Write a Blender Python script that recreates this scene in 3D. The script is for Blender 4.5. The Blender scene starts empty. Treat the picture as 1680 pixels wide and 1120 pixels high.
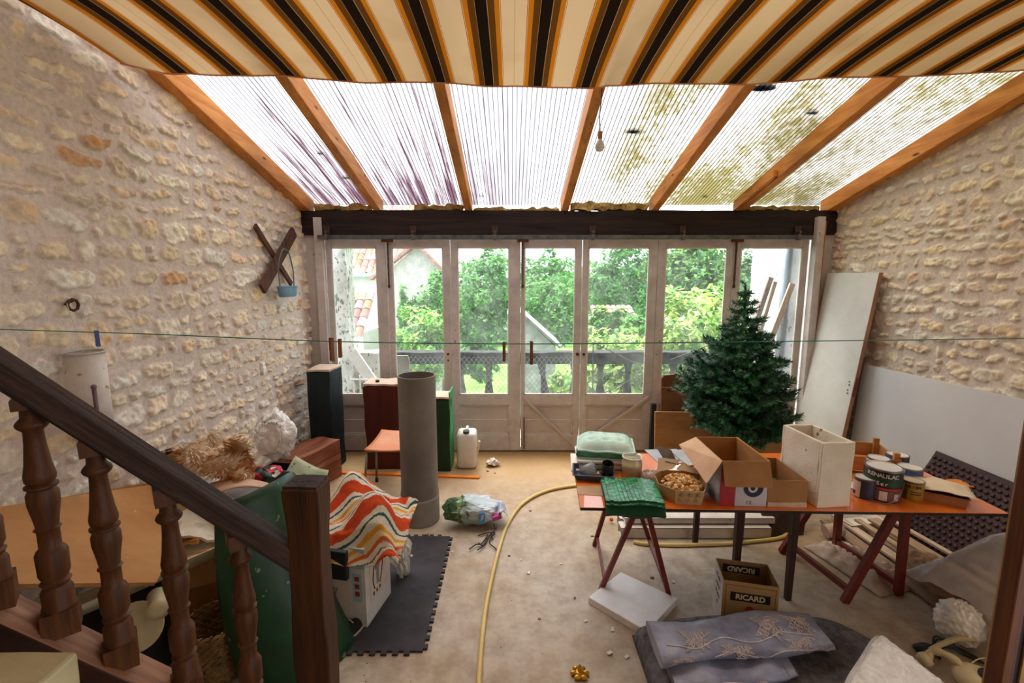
import bpy, math, random
import numpy as np
from mathutils import Vector, Matrix, noise, Euler

random.seed(7)
SC = bpy.context.scene
COL = SC.collection
R = math.radians

# ---------------------------------------------------------------- camera, sky, sun, exposure
CAM_H, PITCH, FPX = 1.95, R(8.0), 747.0
cam_data = bpy.data.cameras.new('camera')
cam_data.sensor_width = 36.0
cam_data.lens = FPX / 1680.0 * 36.0
cam_data.clip_start = 0.05
cam = bpy.data.objects.new('camera', cam_data)
cam.location = (0, 0, CAM_H)
cam.rotation_euler = (R(90) - PITCH, 0, 0)
COL.objects.link(cam)
SC.camera = cam

world = bpy.data.worlds.new('overcast_sky')
SC.world = world
world.use_nodes = True
wn = world.node_tree
bg = wn.nodes['Background']
tc = wn.nodes.new('ShaderNodeTexCoord')
wno = wn.nodes.new('ShaderNodeTexNoise'); wno.inputs['Scale'].default_value = 2.2; wno.inputs['Detail'].default_value = 4
wr = wn.nodes.new('ShaderNodeValToRGB')
wr.color_ramp.elements[0].position = .3; wr.color_ramp.elements[0].color = (.70, .79, .90, 1)
wr.color_ramp.elements[1].position = .7; wr.color_ramp.elements[1].color = (1.0, .99, .97, 1)
wn.links.new(tc.outputs['Generated'], wno.inputs['Vector'])
wn.links.new(wno.outputs['Fac'], wr.inputs['Fac'])
wn.links.new(wr.outputs['Color'], bg.inputs['Color'])
bg.inputs['Strength'].default_value = 1.15

sun_d = bpy.data.lights.new('sun', 'SUN')
sun_d.energy = 4.2
sun_d.angle = R(50)
sun_d.color = (1.0, .90, .76)
sun = bpy.data.objects.new('sun', sun_d)
sun.rotation_euler = (R(-14), R(-12), 0)
COL.objects.link(sun)

SC.view_settings.view_transform = 'Standard'
SC.view_settings.look = 'None'
SC.view_settings.gamma = 1.0
SC.view_settings.exposure = 1.98
SC.cycles.max_bounces = 9
SC.cycles.diffuse_bounces = 5
SC.cycles.glossy_bounces = 3
SC.cycles.transmission_bounces = 5
SC.cycles.transparent_max_bounces = 24
SC.cycles.caustics_reflective = False
SC.cycles.caustics_refractive = False
SC.cycles.sample_clamp_indirect = 6.0
SC.cycles.use_denoising = True
SC.cycles.use_adaptive_sampling = True
SC.cycles.adaptive_threshold = 0.02

# ---------------------------------------------------------------- where a direction seen in the photo meets a known plane
def ray(u, v):
    a = (u - 840) / FPX; b = (v - 560) / FPX
    return a, math.cos(PITCH) - b * math.sin(PITCH), -(math.sin(PITCH) + b * math.cos(PITCH))
def atZ(u, v, z=0.0):
    x, y, w = ray(u, v); s = (z - CAM_H) / w; return Vector((x * s, y * s, z))
def atY(u, v, Y):
    x, y, w = ray(u, v); s = Y / y; return Vector((x * s, Y, CAM_H + w * s))
def atX(u, v, X):
    x, y, w = ray(u, v); s = X / x; return Vector((X, y * s, CAM_H + w * s))

# ---------------------------------------------------------------- materials
MATS = {}
def rgb(h):
    h = h.lstrip('#')
    c = [int(h[i:i + 2], 16) / 255 for i in (0, 2, 4)]
    return tuple((x / 12.92 if x <= .04045 else ((x + .055) / 1.055) ** 2.4) for x in c) + (1.0,)
def new_mat(name):
    m = bpy.data.materials.new(name); m.use_nodes = True
    nt = m.node_tree
    return m, nt, nt.nodes['Principled BSDF'], nt.nodes['Material Output']
def nd(nt, t, **kw):
    n = nt.nodes.new(t)
    for k, v in kw.items():
        if k in n.inputs: n.inputs[k].default_value = v
        else: setattr(n, k, v)
    return n
def ramp(nt, stops, interp='LINEAR'):
    r = nt.nodes.new('ShaderNodeValToRGB'); r.color_ramp.interpolation = interp
    e = r.color_ramp.elements
    while len(e) > 1: e.remove(e[-1])
    e[0].position = stops[0][0]; e[0].color = stops[0][1]
    for p, c in stops[1:]:
        k = e.new(p); k.color = c
    return r
def mat(name, c1, c2=None, rough=.7, scale=6.0, bump=.15, bscale=60.0, metal=0.0, stretch=(1, 1, 1), spots=None, spot_amt=.62,
        spec=.4, subsurf=0, coat=0):
    """noise-mottled surface: colour varies c1..c2, fine bump, optional dark or light spots"""
    if name in MATS: return MATS[name]
    m, nt, bs, out = new_mat(name)
    c1 = rgb(c1) if isinstance(c1, str) else c1
    c2 = c1 if c2 is None else (rgb(c2) if isinstance(c2, str) else c2)
    t = nd(nt, 'ShaderNodeTexCoord'); mp = nd(nt, 'ShaderNodeMapping'); mp.inputs['Scale'].default_value = stretch
    nt.links.new(t.outputs['Object'], mp.inputs['Vector'])
    n = nd(nt, 'ShaderNodeTexNoise', Scale=scale, Detail=6.0, Roughness=.62)
    nt.links.new(mp.outputs[0], n.inputs['Vector'])
    r = ramp(nt, [(.34, c1), (.66, c2)])
    nt.links.new(n.outputs['Fac'], r.inputs['Fac'])
    colsock = r.outputs['Color']
    if spots:
        n3 = nd(nt, 'ShaderNodeTexNoise', Scale=scale * 5, Detail=3.0)
        nt.links.new(mp.outputs[0], n3.inputs['Vector'])
        r3 = ramp(nt, [(spot_amt, (0, 0, 0, 1)), (spot_amt + .05, (1, 1, 1, 1))])
        nt.links.new(n3.outputs['Fac'], r3.inputs['Fac'])
        mx = nd(nt, 'ShaderNodeMix', data_type='RGBA')
        nt.links.new(r3.outputs['Color'], mx.inputs[0]); nt.links.new(colsock, mx.inputs[6]); mx.inputs[7].default_value = rgb(spots)
        colsock = mx.outputs[2]
    nt.links.new(colsock, bs.inputs['Base Color'])
    bs.inputs['Roughness'].default_value = rough
    bs.inputs['Metallic'].default_value = metal
    bs.inputs['Specular IOR Level'].default_value = spec
    if coat: bs.inputs['Coat Weight'].default_value = coat
    if subsurf:
        bs.inputs['Subsurface Weight'].default_value = subsurf
        bs.inputs['Subsurface Radius'].default_value = (.02, .02, .02)
    if bump:
        n2 = nd(nt, 'ShaderNodeTexNoise', Scale=bscale, Detail=4.0)
        nt.links.new(mp.outputs[0], n2.inputs['Vector'])
        b = nd(nt, 'ShaderNodeBump', Strength=bump, Distance=.01)
        nt.links.new(n2.outputs['Fac'], b.inputs['Height']); nt.links.new(b.outputs[0], bs.inputs['Normal'])
    MATS[name] = m
    return m
def wood(name, c1, c2, axis='x', rough=.7, grain=26.0, cracks=None, bump=.35, knots=None):
    """streaky grain along one axis, with optional dark cracks and knots"""
    if name in MATS: return MATS[name]
    m, nt, bs, out = new_mat(name)
    st = {'x': (.06, 1, 1), 'y': (1, .06, 1), 'z': (1, 1, .06)}[axis]
    t = nd(nt, 'ShaderNodeTexCoord'); mp = nd(nt, 'ShaderNodeMapping'); mp.inputs['Scale'].default_value = st
    nt.links.new(t.outputs['Object'], mp.inputs['Vector'])
    n = nd(nt, 'ShaderNodeTexNoise', Scale=grain, Detail=7.0, Roughness=.7, Distortion=.6)
    nt.links.new(mp.outputs[0], n.inputs['Vector'])
    r = ramp(nt, [(.30, rgb(c1)), (.68, rgb(c2))])
    nt.links.new(n.outputs['Fac'], r.inputs['Fac'])
    colsock = r.outputs['Color']
    n4 = nd(nt, 'ShaderNodeTexNoise', Scale=2.2, Detail=3.0)
    nt.links.new(t.outputs['Object'], n4.inputs['Vector'])
    r4 = ramp(nt, [(.35, (.62, .62, .62, 1)), (.65, (1.12, 1.12, 1.12, 1))])
    nt.links.new(n4.outputs['Fac'], r4.inputs['Fac'])
    mu = nd(nt, 'ShaderNodeMix', data_type='RGBA', blend_type='MULTIPLY'); mu.inputs[0].default_value = .7
    nt.links.new(colsock, mu.inputs[6]); nt.links.new(r4.outputs[0], mu.inputs[7]); colsock = mu.outputs[2]
    if cracks:
        mp2 = nd(nt, 'ShaderNodeMapping'); mp2.inputs['Scale'].default_value = tuple(.035 if s < 1 else 1 for s in st)
        nt.links.new(t.outputs['Object'], mp2.inputs['Vector'])
        n3 = nd(nt, 'ShaderNodeTexNoise', Scale=14.0, Detail=3.0)
        nt.links.new(mp2.outputs[0], n3.inputs['Vector'])
        r3 = ramp(nt, [(.30, (1, 1, 1, 1)), (.335, (0, 0, 0, 1))])
        nt.links.new(n3.outputs['Fac'], r3.inputs['Fac'])
        mx = nd(nt, 'ShaderNodeMix', data_type='RGBA')
        nt.links.new(r3.outputs[0], mx.inputs[0]); nt.links.new(colsock, mx.inputs[6]); mx.inputs[7].default_value = rgb(cracks)
        colsock = mx.outputs[2]
    if knots:
        v = nd(nt, 'ShaderNodeTexVoronoi', Scale=3.3)
        mp3 = nd(nt, 'ShaderNodeMapping'); mp3.inputs['Scale'].default_value = tuple(.7 if s < 1 else 2.2 for s in st)
        nt.links.new(t.outputs['Object'], mp3.inputs['Vector']); nt.links.new(mp3.outputs[0], v.inputs['Vector'])
        rk = ramp(nt, [(.05, (1, 1, 1, 1)), (.11, (0, 0, 0, 1))])
        nt.links.new(v.outputs['Distance'], rk.inputs['Fac'])
        mx = nd(nt, 'ShaderNodeMix', data_type='RGBA')
        nt.links.new(rk.outputs[0], mx.inputs[0]); nt.links.new(colsock, mx.inputs[6]); mx.inputs[7].default_value = rgb(knots)
        colsock = mx.outputs[2]
    nt.links.new(colsock, bs.inputs['Base Color'])
    bs.inputs['Roughness'].default_value = rough
    bs.inputs['Specular IOR Level'].default_value = .3
    b = nd(nt, 'ShaderNodeBump', Strength=bump, Distance=.01)
    nt.links.new(n.outputs['Fac'], b.inputs['Height']); nt.links.new(b.outputs[0], bs.inputs['Normal'])
    MATS[name] = m
    return m
def clear(name, tint=(.97, .98, 1, 1), amount=.75, body='#dfe4e8', rough=.12, milky=.5, nscale=7.0, lo=.3, hi=.75):
    """thin plastic film or dusty glass: transparent, partly milky by noise, with a gloss"""
    if name in MATS: return MATS[name]
    m, nt, bs, out = new_mat(name)
    nt.nodes.remove(bs)
    tr = nd(nt, 'ShaderNodeBsdfTransparent', Color=tint)
    tl = nd(nt, 'ShaderNodeBsdfTranslucent', Color=rgb(body)); df = nd(nt, 'ShaderNodeBsdfDiffuse', Color=rgb(body))
    gl = nd(nt, 'ShaderNodeBsdfGlossy', Roughness=rough)
    m1 = nd(nt, 'ShaderNodeMixShader'); m1.inputs[0].default_value = .5
    nt.links.new(tl.outputs[0], m1.inputs[1]); nt.links.new(df.outputs[0], m1.inputs[2])
    t = nd(nt, 'ShaderNodeTexCoord'); n = nd(nt, 'ShaderNodeTexNoise', Scale=nscale, Detail=6.0, Roughness=.65)
    nt.links.new(t.outputs['Object'], n.inputs['Vector'])
    r = ramp(nt, [(lo, (1 - amount,) * 3 + (1,)), (hi, (min(1, 1 - amount + milky),) * 3 + (1,))])
    nt.links.new(n.outputs['Fac'], r.inputs['Fac'])
    m2 = nd(nt, 'ShaderNodeMixShader')
    nt.links.new(r.outputs[0], m2.inputs[0]); nt.links.new(tr.outputs[0], m2.inputs[1]); nt.links.new(m1.outputs[0], m2.inputs[2])
    fr = nd(nt, 'ShaderNodeFresnel', IOR=1.3)
    m3 = nd(nt, 'ShaderNodeMixShader')
    nt.links.new(fr.outputs[0], m3.inputs[0]); nt.links.new(m2.outputs[0], m3.inputs[1]); nt.links.new(gl.outputs[0], m3.inputs[2])
    nt.links.new(m3.outputs[0], out.inputs['Surface'])
    MATS[name] = m
    return m
def attr_mat(name, rough=.85, bump=.3, bscale=90.0, translucent=0.0, spec=.3, mottle=.0):
    """surface that takes its colour from the mesh attribute 'col'"""
    if name in MATS: return MATS[name]
    m, nt, bs, out = new_mat(name)
    a = nd(nt, 'ShaderNodeAttribute', attribute_name='col')
    cs = a.outputs['Color']
    t = nd(nt, 'ShaderNodeTexCoord')
    if mottle:
        nn = nd(nt, 'ShaderNodeTexNoise', Scale=38.0, Detail=6.0, Roughness=.7)
        nt.links.new(t.outputs['Object'], nn.inputs['Vector'])
        rr = ramp(nt, [(.3, (1 - mottle,) * 3 + (1,)), (.6, (1.06, 1.06, 1.06, 1))])
        nt.links.new(nn.outputs['Fac'], rr.inputs['Fac'])
        mu = nd(nt, 'ShaderNodeMix', data_type='RGBA', blend_type='MULTIPLY'); mu.inputs[0].default_value = 1
        nt.links.new(cs, mu.inputs[6]); nt.links.new(rr.outputs[0], mu.inputs[7]); cs = mu.outputs[2]
    nt.links.new(cs, bs.inputs['Base Color'])
    bs.inputs['Roughness'].default_value = rough
    bs.inputs['Specular IOR Level'].default_value = spec
    if bump:
        n = nd(nt, 'ShaderNodeTexNoise', Scale=bscale, Detail=5.0, Roughness=.7)
        nt.links.new(t.outputs['Object'], n.inputs['Vector'])
        b = nd(nt, 'ShaderNodeBump', Strength=bump, Distance=.012)
        nt.links.new(n.outputs['Fac'], b.inputs['Height']); nt.links.new(b.outputs[0], bs.inputs['Normal'])
    if translucent:
        tl = nd(nt, 'ShaderNodeBsdfTranslucent'); nt.links.new(cs, tl.inputs['Color'])
        mx = nd(nt, 'ShaderNodeMixShader'); mx.inputs[0].default_value = translucent
        nt.links.new(bs.outputs[0], mx.inputs[1]); nt.links.new(tl.outputs[0], mx.inputs[2])
        nt.links.new(mx.outputs[0], out.inputs['Surface'])
    MATS[name] = m
    return m

# ---------------------------------------------------------------- geometry
class G:
    def __init__(s): s.v = []; s.f = []; s.c = []; s.mi = []; s.cur = None; s.m = 0
    def add(s, vs, fs):
        o = len(s.v); s.v.extend([tuple(p) for p in vs])
        for f in fs: s.f.append(tuple(i + o for i in f)); s.mi.append(s.m)
        if s.cur is not None: s.c.extend([s.cur] * len(vs))
        return s
    def box(s, c, d, rot=None, taper=1.0):
        hx, hy, hz = d[0] / 2, d[1] / 2, d[2] / 2
        vs = [Vector((x * hx * (taper if z > 0 else 1), y * hy * (taper if z > 0 else 1), z * hz)) for z in (-1, 1) for y in (-1, 1) for x in (-1, 1)]
        M = Euler(rot).to_matrix() if rot else Matrix.Identity(3)
        c = Vector(c)
        return s.add([M @ v + c for v in vs], [(0, 2, 3, 1), (4, 5, 7, 6), (0, 1, 5, 4), (2, 6, 7, 3), (0, 4, 6, 2), (1, 3, 7, 5)])
    def lohi(s, a, b): return s.box([(a[i] + b[i]) / 2 for i in range(3)], [abs(b[i] - a[i]) for i in range(3)])
    def bar(s, a, b, w, h=None, up=(0, 0, 1)):
        """rectangular bar from a to b"""
        a = Vector(a); b = Vector(b); h = h or w
        d = (b - a).normalized(); side = d.cross(Vector(up))
        if side.length < 1e-4: side = d.cross(Vector((1, 0, 0)))
        side.normalize(); u = side.cross(d)
        vs = []
        for p in (a, b):
            for i, j in ((-1, -1), (1, -1), (1, 1), (-1, 1)): vs.append(p + side * (i * w / 2) + u * (j * h / 2))
        return s.add(vs, [(0, 1, 2, 3), (4, 7, 6, 5), (0, 4, 5, 1), (1, 5, 6, 2), (2, 6, 7, 3), (3, 7, 4, 0)])
    def tube(s, pts, r, n=8, caps=True):
        pts = [Vector(p) for p in pts]; rs = r if isinstance(r, (list, tuple)) else [r] * len(pts)
        vs = []; fs = []; prev = None
        for i, p in enumerate(pts):
            d = (pts[min(i + 1, len(pts) - 1)] - pts[max(i - 1, 0)])
            d = d.normalized() if d.length > 1e-9 else Vector((0, 0, 1))
            if prev is None:
                a = d.cross(Vector((0, 0, 1)))
                if a.length < 1e-3: a = d.cross(Vector((1, 0, 0)))
            else: a = prev - d * prev.dot(d)
            a.normalize(); prev = a; b = d.cross(a)
            for k in range(n):
                t = 2 * math.pi * k / n; vs.append(p + (a * math.cos(t) + b * math.sin(t)) * rs[i])
        for i in range(len(pts) - 1):
            for k in range(n): fs.append((i * n + k, i * n + (k + 1) % n, (i + 1) * n + (k + 1) % n, (i + 1) * n + k))
        if caps: fs.append(tuple(range(n))[::-1]); fs.append(tuple((len(pts) - 1) * n + k for k in range(n)))
        return s.add(vs, fs)
    def lathe(s, prof, c=(0, 0, 0), n=24, M=None):
        """prof: list of (radius, z)"""
        vs = []; fs = []; c = Vector(c)
        for r, z in prof:
            for k in range(n):
                t = 2 * math.pi * k / n; p = Vector((r * math.cos(t), r * math.sin(t), z)); vs.append((M @ p if M else p) + c)
        for i in range(len(prof) - 1):
            for k in range(n): fs.append((i * n + k, i * n + (k + 1) % n, (i + 1) * n + (k + 1) % n, (i + 1) * n + k))
        if prof[0][0] > 1e-5: fs.append(tuple(range(n))[::-1])
        if prof[-1][0] > 1e-5: fs.append(tuple((len(prof) - 1) * n + k for k in range(n)))
        return s.add(vs, fs)
    def poly(s, pts, th, nrm=None):
        """flat polygon with thickness th along its normal"""
        pts = [Vector(p) for p in pts]; n = len(pts)
        if nrm is None:
            nrm = Vector((0, 0, 0))
            for i in range(n):
                a, b = pts[i], pts[(i + 1) % n]; nrm += a.cross(b)
            nrm.normalize()
        nrm = Vector(nrm)
        return s.add(pts + [p - nrm * th for p in pts], [tuple(range(n)), tuple(range(2 * n - 1, n - 1, -1))] + [((i + 1) % n, i, n + i, n + (i + 1) % n) for i in range(n)])
    def grid(s, nu, nv, fn, closed=False):
        vs = [fn(i / (nu - 1), j / (nv - 1)) for j in range(nv) for i in range(nu)]
        fs = [(j * nu + i, j * nu + i + 1, (j + 1) * nu + i + 1, (j + 1) * nu + i) for j in range(nv - 1) for i in range(nu - 1)]
        return s.add(vs, fs)
    def ball(s, c, r, n=14, m=9, fn=None):
        """ellipsoid, optionally displaced: fn(unit vector) gives a radius factor"""
        c = Vector(c); r = r if isinstance(r, (tuple, list)) else (r, r, r)
        vs = []; fs = []
        for j in range(m + 1):
            ph = math.pi * j / m
            for i in range(n):
                t = 2 * math.pi * i / n; u = Vector((math.sin(ph) * math.cos(t), math.sin(ph) * math.sin(t), math.cos(ph)))
                k = fn(u) if fn else 1
                vs.append(c + Vector((u.x * r[0], u.y * r[1], u.z * r[2])) * k)
        for j in range(m):
            for i in range(n): fs.append((j * n + i, (j + 1) * n + i, (j + 1) * n + (i + 1) % n, j * n + (i + 1) % n))
        return s.add(vs, fs)
    def roughbox(s, c, d, rot=None, seg=8, amp=.01, freq=6.0, seed=0):
        """box cut into small facets whose sides are uneven"""
        M = Euler(rot).to_matrix() if rot else Matrix.Identity(3); c = Vector(c); off = Vector((seed * 7.3, seed * 3.1, 0))
        idx = {}; vs = []; fs = []
        n = [max(1, int(seg * k / max(d))) for k in d]
        def vid(i, j, k):
            if (i, j, k) in idx: return idx[(i, j, k)]
            p = Vector(((i / n[0] - .5) * d[0], (j / n[1] - .5) * d[1], (k / n[2] - .5) * d[2]))
            q = p * freq + off
            p = p + Vector((noise.noise(q), noise.noise(q + Vector((9, 0, 0))), noise.noise(q + Vector((0, 9, 0))))) * amp
            idx[(i, j, k)] = len(vs); vs.append(M @ p + c); return idx[(i, j, k)]
        for k in (0, n[2]):
            for i in range(n[0]):
                for j in range(n[1]):
                    q = (vid(i, j, k), vid(i + 1, j, k), vid(i + 1, j + 1, k), vid(i, j + 1, k)); fs.append(q if k else q[::-1])
        for j in (0, n[1]):
            for i in range(n[0]):
                for k in range(n[2]):
                    q = (vid(i, j, k), vid(i + 1, j, k), vid(i + 1, j, k + 1), vid(i, j, k + 1)); fs.append(q[::-1] if j else q)
        for i in (0, n[0]):
            for j in range(n[1]):
                for k in range(n[2]):
                    q = (vid(i, j, k), vid(i, j + 1, k), vid(i, j + 1, k + 1), vid(i, j, k + 1)); fs.append(q if i else q[::-1])
        return s.add(vs, fs)

def tag(o, label=None, cat=None, group=None, kind=None):
    if label: o['label'] = label
    if cat: o['category'] = cat
    if group: o['group'] = group
    if kind: o['kind'] = kind
    return o
def ob(name, g, m, parent=None, loc=(0, 0, 0), rot=(0, 0, 0), bevel=0, smooth=False, sub=0, solid=0, label=None, cat=None, group=None, kind=None, remesh=0, disp=None, sharp=None):
    me = bpy.data.meshes.new(name)
    me.from_pydata(g.v, [], g.f)
    for mm in (m if isinstance(m, (list, tuple)) else [m]): me.materials.append(mm)
    if any(g.mi): me.polygons.foreach_set('material_index', g.mi)
    if g.c:
        a = me.color_attributes.new('col', 'FLOAT_COLOR', 'POINT')
        a.data.foreach_set('color', np.array([tuple(c[:3]) + (1,) for c in g.c], dtype=np.float32).ravel())
    if smooth: me.polygons.foreach_set('use_smooth', [True] * len(me.polygons))
    me.update()
    o = bpy.data.objects.new(name, me); COL.objects.link(o)
    o.location = loc; o.rotation_euler = rot
    if parent: o.parent = parent
    if remesh:
        md = o.modifiers.new('remesh', 'REMESH'); md.mode = 'VOXEL'; md.voxel_size = remesh; md.use_smooth_shade = True
    if solid:
        md = o.modifiers.new('solid', 'SOLIDIFY'); md.thickness = solid; md.offset = 0
    if bevel:
        md = o.modifiers.new('bevel', 'BEVEL'); md.width = bevel; md.segments = 2; md.limit_method = 'ANGLE'; md.angle_limit = R(35)
    if sub:
        md = o.modifiers.new('sub', 'SUBSURF'); md.levels = sub; md.render_levels = sub
    if sharp:
        md = o.modifiers.new('edges', 'EDGE_SPLIT'); md.split_angle = R(sharp)
    return tag(o, label, cat, group, kind)
def thing(name, label, cat, loc=(0, 0, 0), rot=(0, 0, 0), group=None, kind=None):
    o = bpy.data.objects.new(name, None); COL.objects.link(o)
    o.location = loc; o.rotation_euler = rot if isinstance(rot, (tuple, list)) else (0, 0, rot); o.empty_display_size = .05
    return tag(o, label, cat, group, kind)
def text(name, s, m, parent, loc, rot, size, extrude=.0006, align='CENTER', squash=1.0, bold=0.0):
    cu = bpy.data.curves.new(name, 'FONT'); cu.body = s; cu.size = size; cu.extrude = extrude; cu.align_x = align; cu.align_y = 'CENTER'; cu.offset = bold
    cu.materials.append(m)
    tmp = bpy.data.objects.new('tmp', cu); COL.objects.link(tmp)
    dg = bpy.context.evaluated_depsgraph_get(); me = bpy.data.meshes.new_from_object(tmp.evaluated_get(dg)); me.name = name
    bpy.data.objects.remove(tmp)
    if not me.materials: me.materials.append(m)
    o = bpy.data.objects.new(name, me); COL.objects.link(o); o.parent = parent; o.location = loc; o.rotation_euler = rot; o.scale = (squash, 1, 1)
    return o
def copy_tree(o, parent=None):
    c = o.copy(); COL.objects.link(c)
    if parent: c.parent = parent
    for ch in list(o.children): copy_tree(ch, c)
    return c
def fbm(p, o=3):
    return noise.fractal(p, .6, 2.1, o)
def smooth_path(pts, n=8):
    """Catmull-Rom through the points"""
    P = [Vector(p) for p in pts]; P = [P[0] * 2 - P[1]] + P + [P[-1] * 2 - P[-2]]; out = []
    for i in range(1, len(P) - 2):
        for k in range(n):
            t = k / n; a, b, c, d = P[i - 1], P[i], P[i + 1], P[i + 2]
            out.append(.5 * ((2 * b) + (c - a) * t + (2 * a - 5 * b + 4 * c - d) * t * t + (3 * b - a - 3 * c + d) * t ** 3))
    out.append(P[-2]); return out
# ================================================================ THE ROOM
XL, XR, YD = -2.2, 3.4, 4.94
def roof_z(y): return 2.645 + (4.9 - y) * .27        # underside line of the rafters

def vnoise(S, Z, scale, seed):
    rs = np.random.RandomState(seed); T = rs.rand(256, 256)
    a = S * scale; b = Z * scale; i = np.floor(a).astype(int); j = np.floor(b).astype(int)
    fa = a - i; fb = b - j; fa = fa * fa * (3 - 2 * fa); fb = fb * fb * (3 - 2 * fb)
    g = lambda p, q: T[p % 256, q % 256]
    return (g(i, j) * (1 - fa) + g(i + 1, j) * fa) * (1 - fb) + (g(i, j + 1) * (1 - fa) + g(i + 1, j + 1) * fa) * fb
def stone_wall(name, x0, sign, y0, y1, zbot, ztop, step, seed, sx=1.0, sz=1.0, rise=.018):
    ny = int((y1 - y0) / step) + 1
    nz = int((ztop(y0) - zbot) / step) + 1
    Yv = np.linspace(y0, y1, ny); T = np.linspace(0, 1, nz)
    S = np.repeat(Yv[None, :], nz, 0); top = np.array([ztop(y) for y in Yv])
    Z = zbot + T[:, None] * (top[None, :] - zbot)
    W = S + (vnoise(S, Z, 9, seed) - .5) * .045 + (vnoise(S, Z, 26, seed + 1) - .5) * .024 + (vnoise(S, Z, 60, seed + 21) - .5) * .014
    V = Z + (vnoise(S, Z, 8, seed + 2) - .5) * .04 + (vnoise(S, Z, 24, seed + 3) - .5) * .022 + (vnoise(S, Z, 60, seed + 22) - .5) * .014 + (vnoise(S, Z * .3, .9, seed + 8) - .5) * .12
    H = np.zeros_like(S); C = np.zeros(S.shape + (3,))
    n1 = vnoise(S, Z, 3, seed + 4); n2 = vnoise(S, Z, 40, seed + 5)
    for k, (lo, hi) in enumerate(((.70, .80), (.595, .69), (.515, .61))): C[..., k] = lo + (hi - lo) * n1 + (n2 - .5) * .03
    pal = [(.95, .81, .60), (.96, .87, .72), (.93, .79, .60), (.96, .90, .79), (.94, .78, .54), (.90, .76, .60), (.96, .84, .65), (.92, .73, .52)]
    rs = random.Random(seed)
    z = zbot - .05
    zt = ztop(y0) + .1
    while z < zt:
        h = rs.uniform(.075, .165) * sz; y = y0 - rs.uniform(0, .2)
        while y < y1 + .1:
            w = rs.choice([rs.uniform(.07, .14), rs.uniform(.10, .2), rs.uniform(.14, .28), rs.uniform(.18, .34)]) * sx
            hh = h * rs.uniform(.68, 1.0); cz = z + h / 2 + rs.uniform(-.012, .012); cy = y + w / 2; gap = rs.uniform(.022, .045)
            p = rs.uniform(2.2, 4.5); tilt = rs.uniform(-.14, .14); lift = rs.uniform(.45, 1.15) * rise
            col = list(rs.choice(pal)); br = rs.uniform(.9, 1.08)
            if rs.random() < .008: col = [.72, .45, .26]
            pieces = [(cy, cz, w, hh)]
            if w < .15 * sx and hh > .12: pieces = [(cy, cz + hh * .27, w, hh * .48), (cy + .01, cz - hh * .27, w * .9, hh * .48)]
            for (a, b, ww, hz) in pieces:
                i0 = max(0, int((a - ww / 2 - .06 - y0) / step)); i1 = min(ny, int((a + ww / 2 + .06 - y0) / step) + 2)
                if i1 <= i0: continue
                zc = Z[:, (i0 + i1) // 2 if (i0 + i1) // 2 < ny else ny - 1]
                j0 = max(0, np.searchsorted(zc, b - hz / 2 - .09)); j1 = min(nz, np.searchsorted(zc, b + hz / 2 + .09) + 1)
                if j1 <= j0: continue
                da = W[j0:j1, i0:i1] - a; db = V[j0:j1, i0:i1] - b; db2 = db - tilt * da
                r = ((np.abs(da) / max(.02, ww / 2 - gap / 2)) ** p + (np.abs(db2) / max(.018, hz / 2 - gap / 2.4)) ** p) ** (1 / p)
                m = np.clip((1.08 - r) / .17, 0, 1); m = m * m * (3 - 2 * m)
                hloc = m * (lift + (vnoise(S[j0:j1, i0:i1], Z[j0:j1, i0:i1], 22, seed + 6) - .5) * .016 + (vnoise(S[j0:j1, i0:i1], Z[j0:j1, i0:i1], 52, seed + 7) - .5) * .015)
                H[j0:j1, i0:i1] = np.maximum(H[j0:j1, i0:i1], hloc)
                m3 = np.clip((1.03 - r) / .12, 0, 1)[..., None]
                v1 = vnoise(S[j0:j1, i0:i1], Z[j0:j1, i0:i1], 16, seed + 9)[..., None]
                cc = np.array(col) * br * (.84 + .26 * v1) * (.9 + .16 * vnoise(S[j0:j1, i0:i1], Z[j0:j1, i0:i1], 50, seed + 12)[..., None]) + (v1 > .8) * np.array([.04, -.04, -.09])
                C[j0:j1, i0:i1] = C[j0:j1, i0:i1] * (1 - m3) + cc * m3
            y += w + rs.choice([0, 0, .015, .03])
        z += h
    H += (vnoise(S, Z, 7, seed + 10) - .5) * .012 + (vnoise(S, Z, 1.5, seed + 11) - .5) * .03 + (n2 - .5) * .003
    verts = np.stack([x0 + sign * H, S, Z], -1).reshape(-1, 3).astype(np.float32)
    idx = np.arange(ny * nz).reshape(nz, ny)
    q = np.stack([idx[:-1, :-1], idx[:-1, 1:], idx[1:, 1:], idx[1:, :-1]], -1).reshape(-1, 4)
    if sign > 0: pass
    else: q = q[:, ::-1]
    me = bpy.data.meshes.new(name)
    me.vertices.add(len(verts)); me.vertices.foreach_set('co', verts.ravel())
    me.loops.add(q.size); me.loops.foreach_set('vertex_index', q.ravel().astype(np.int32))
    me.polygons.add(len(q)); me.polygons.foreach_set('loop_start', np.arange(0, q.size, 4, dtype=np.int32))
    me.update(calc_edges=True)
    me.polygons.foreach_set('use_smooth', np.ones(len(q), dtype=bool))
    a = me.color_attributes.new('col', 'FLOAT_COLOR', 'POINT')
    cc = np.concatenate([np.clip(C.reshape(-1, 3), 0, 1), np.ones((len(verts), 1))], 1).astype(np.float32)
    a.data.foreach_set('color', cc.ravel())
    me.materials.append(attr_mat('rubble_masonry', rough=.95, bump=.5, bscale=70, spec=.15, mottle=.2))
    o = bpy.data.objects.new(name, me); COL.objects.link(o)
    tag(o, kind='structure'); return o
stone_wall('wall_left', XL, 1, -.2, 5.15, -.05, lambda y: roof_z(y) + .14, .0095, 3)
stone_wall('wall_right', XR, -1, .3, 5.15, -.05, lambda y: roof_z(y) + .14, .0105, 11, sx=.85, sz=.85)

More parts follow.
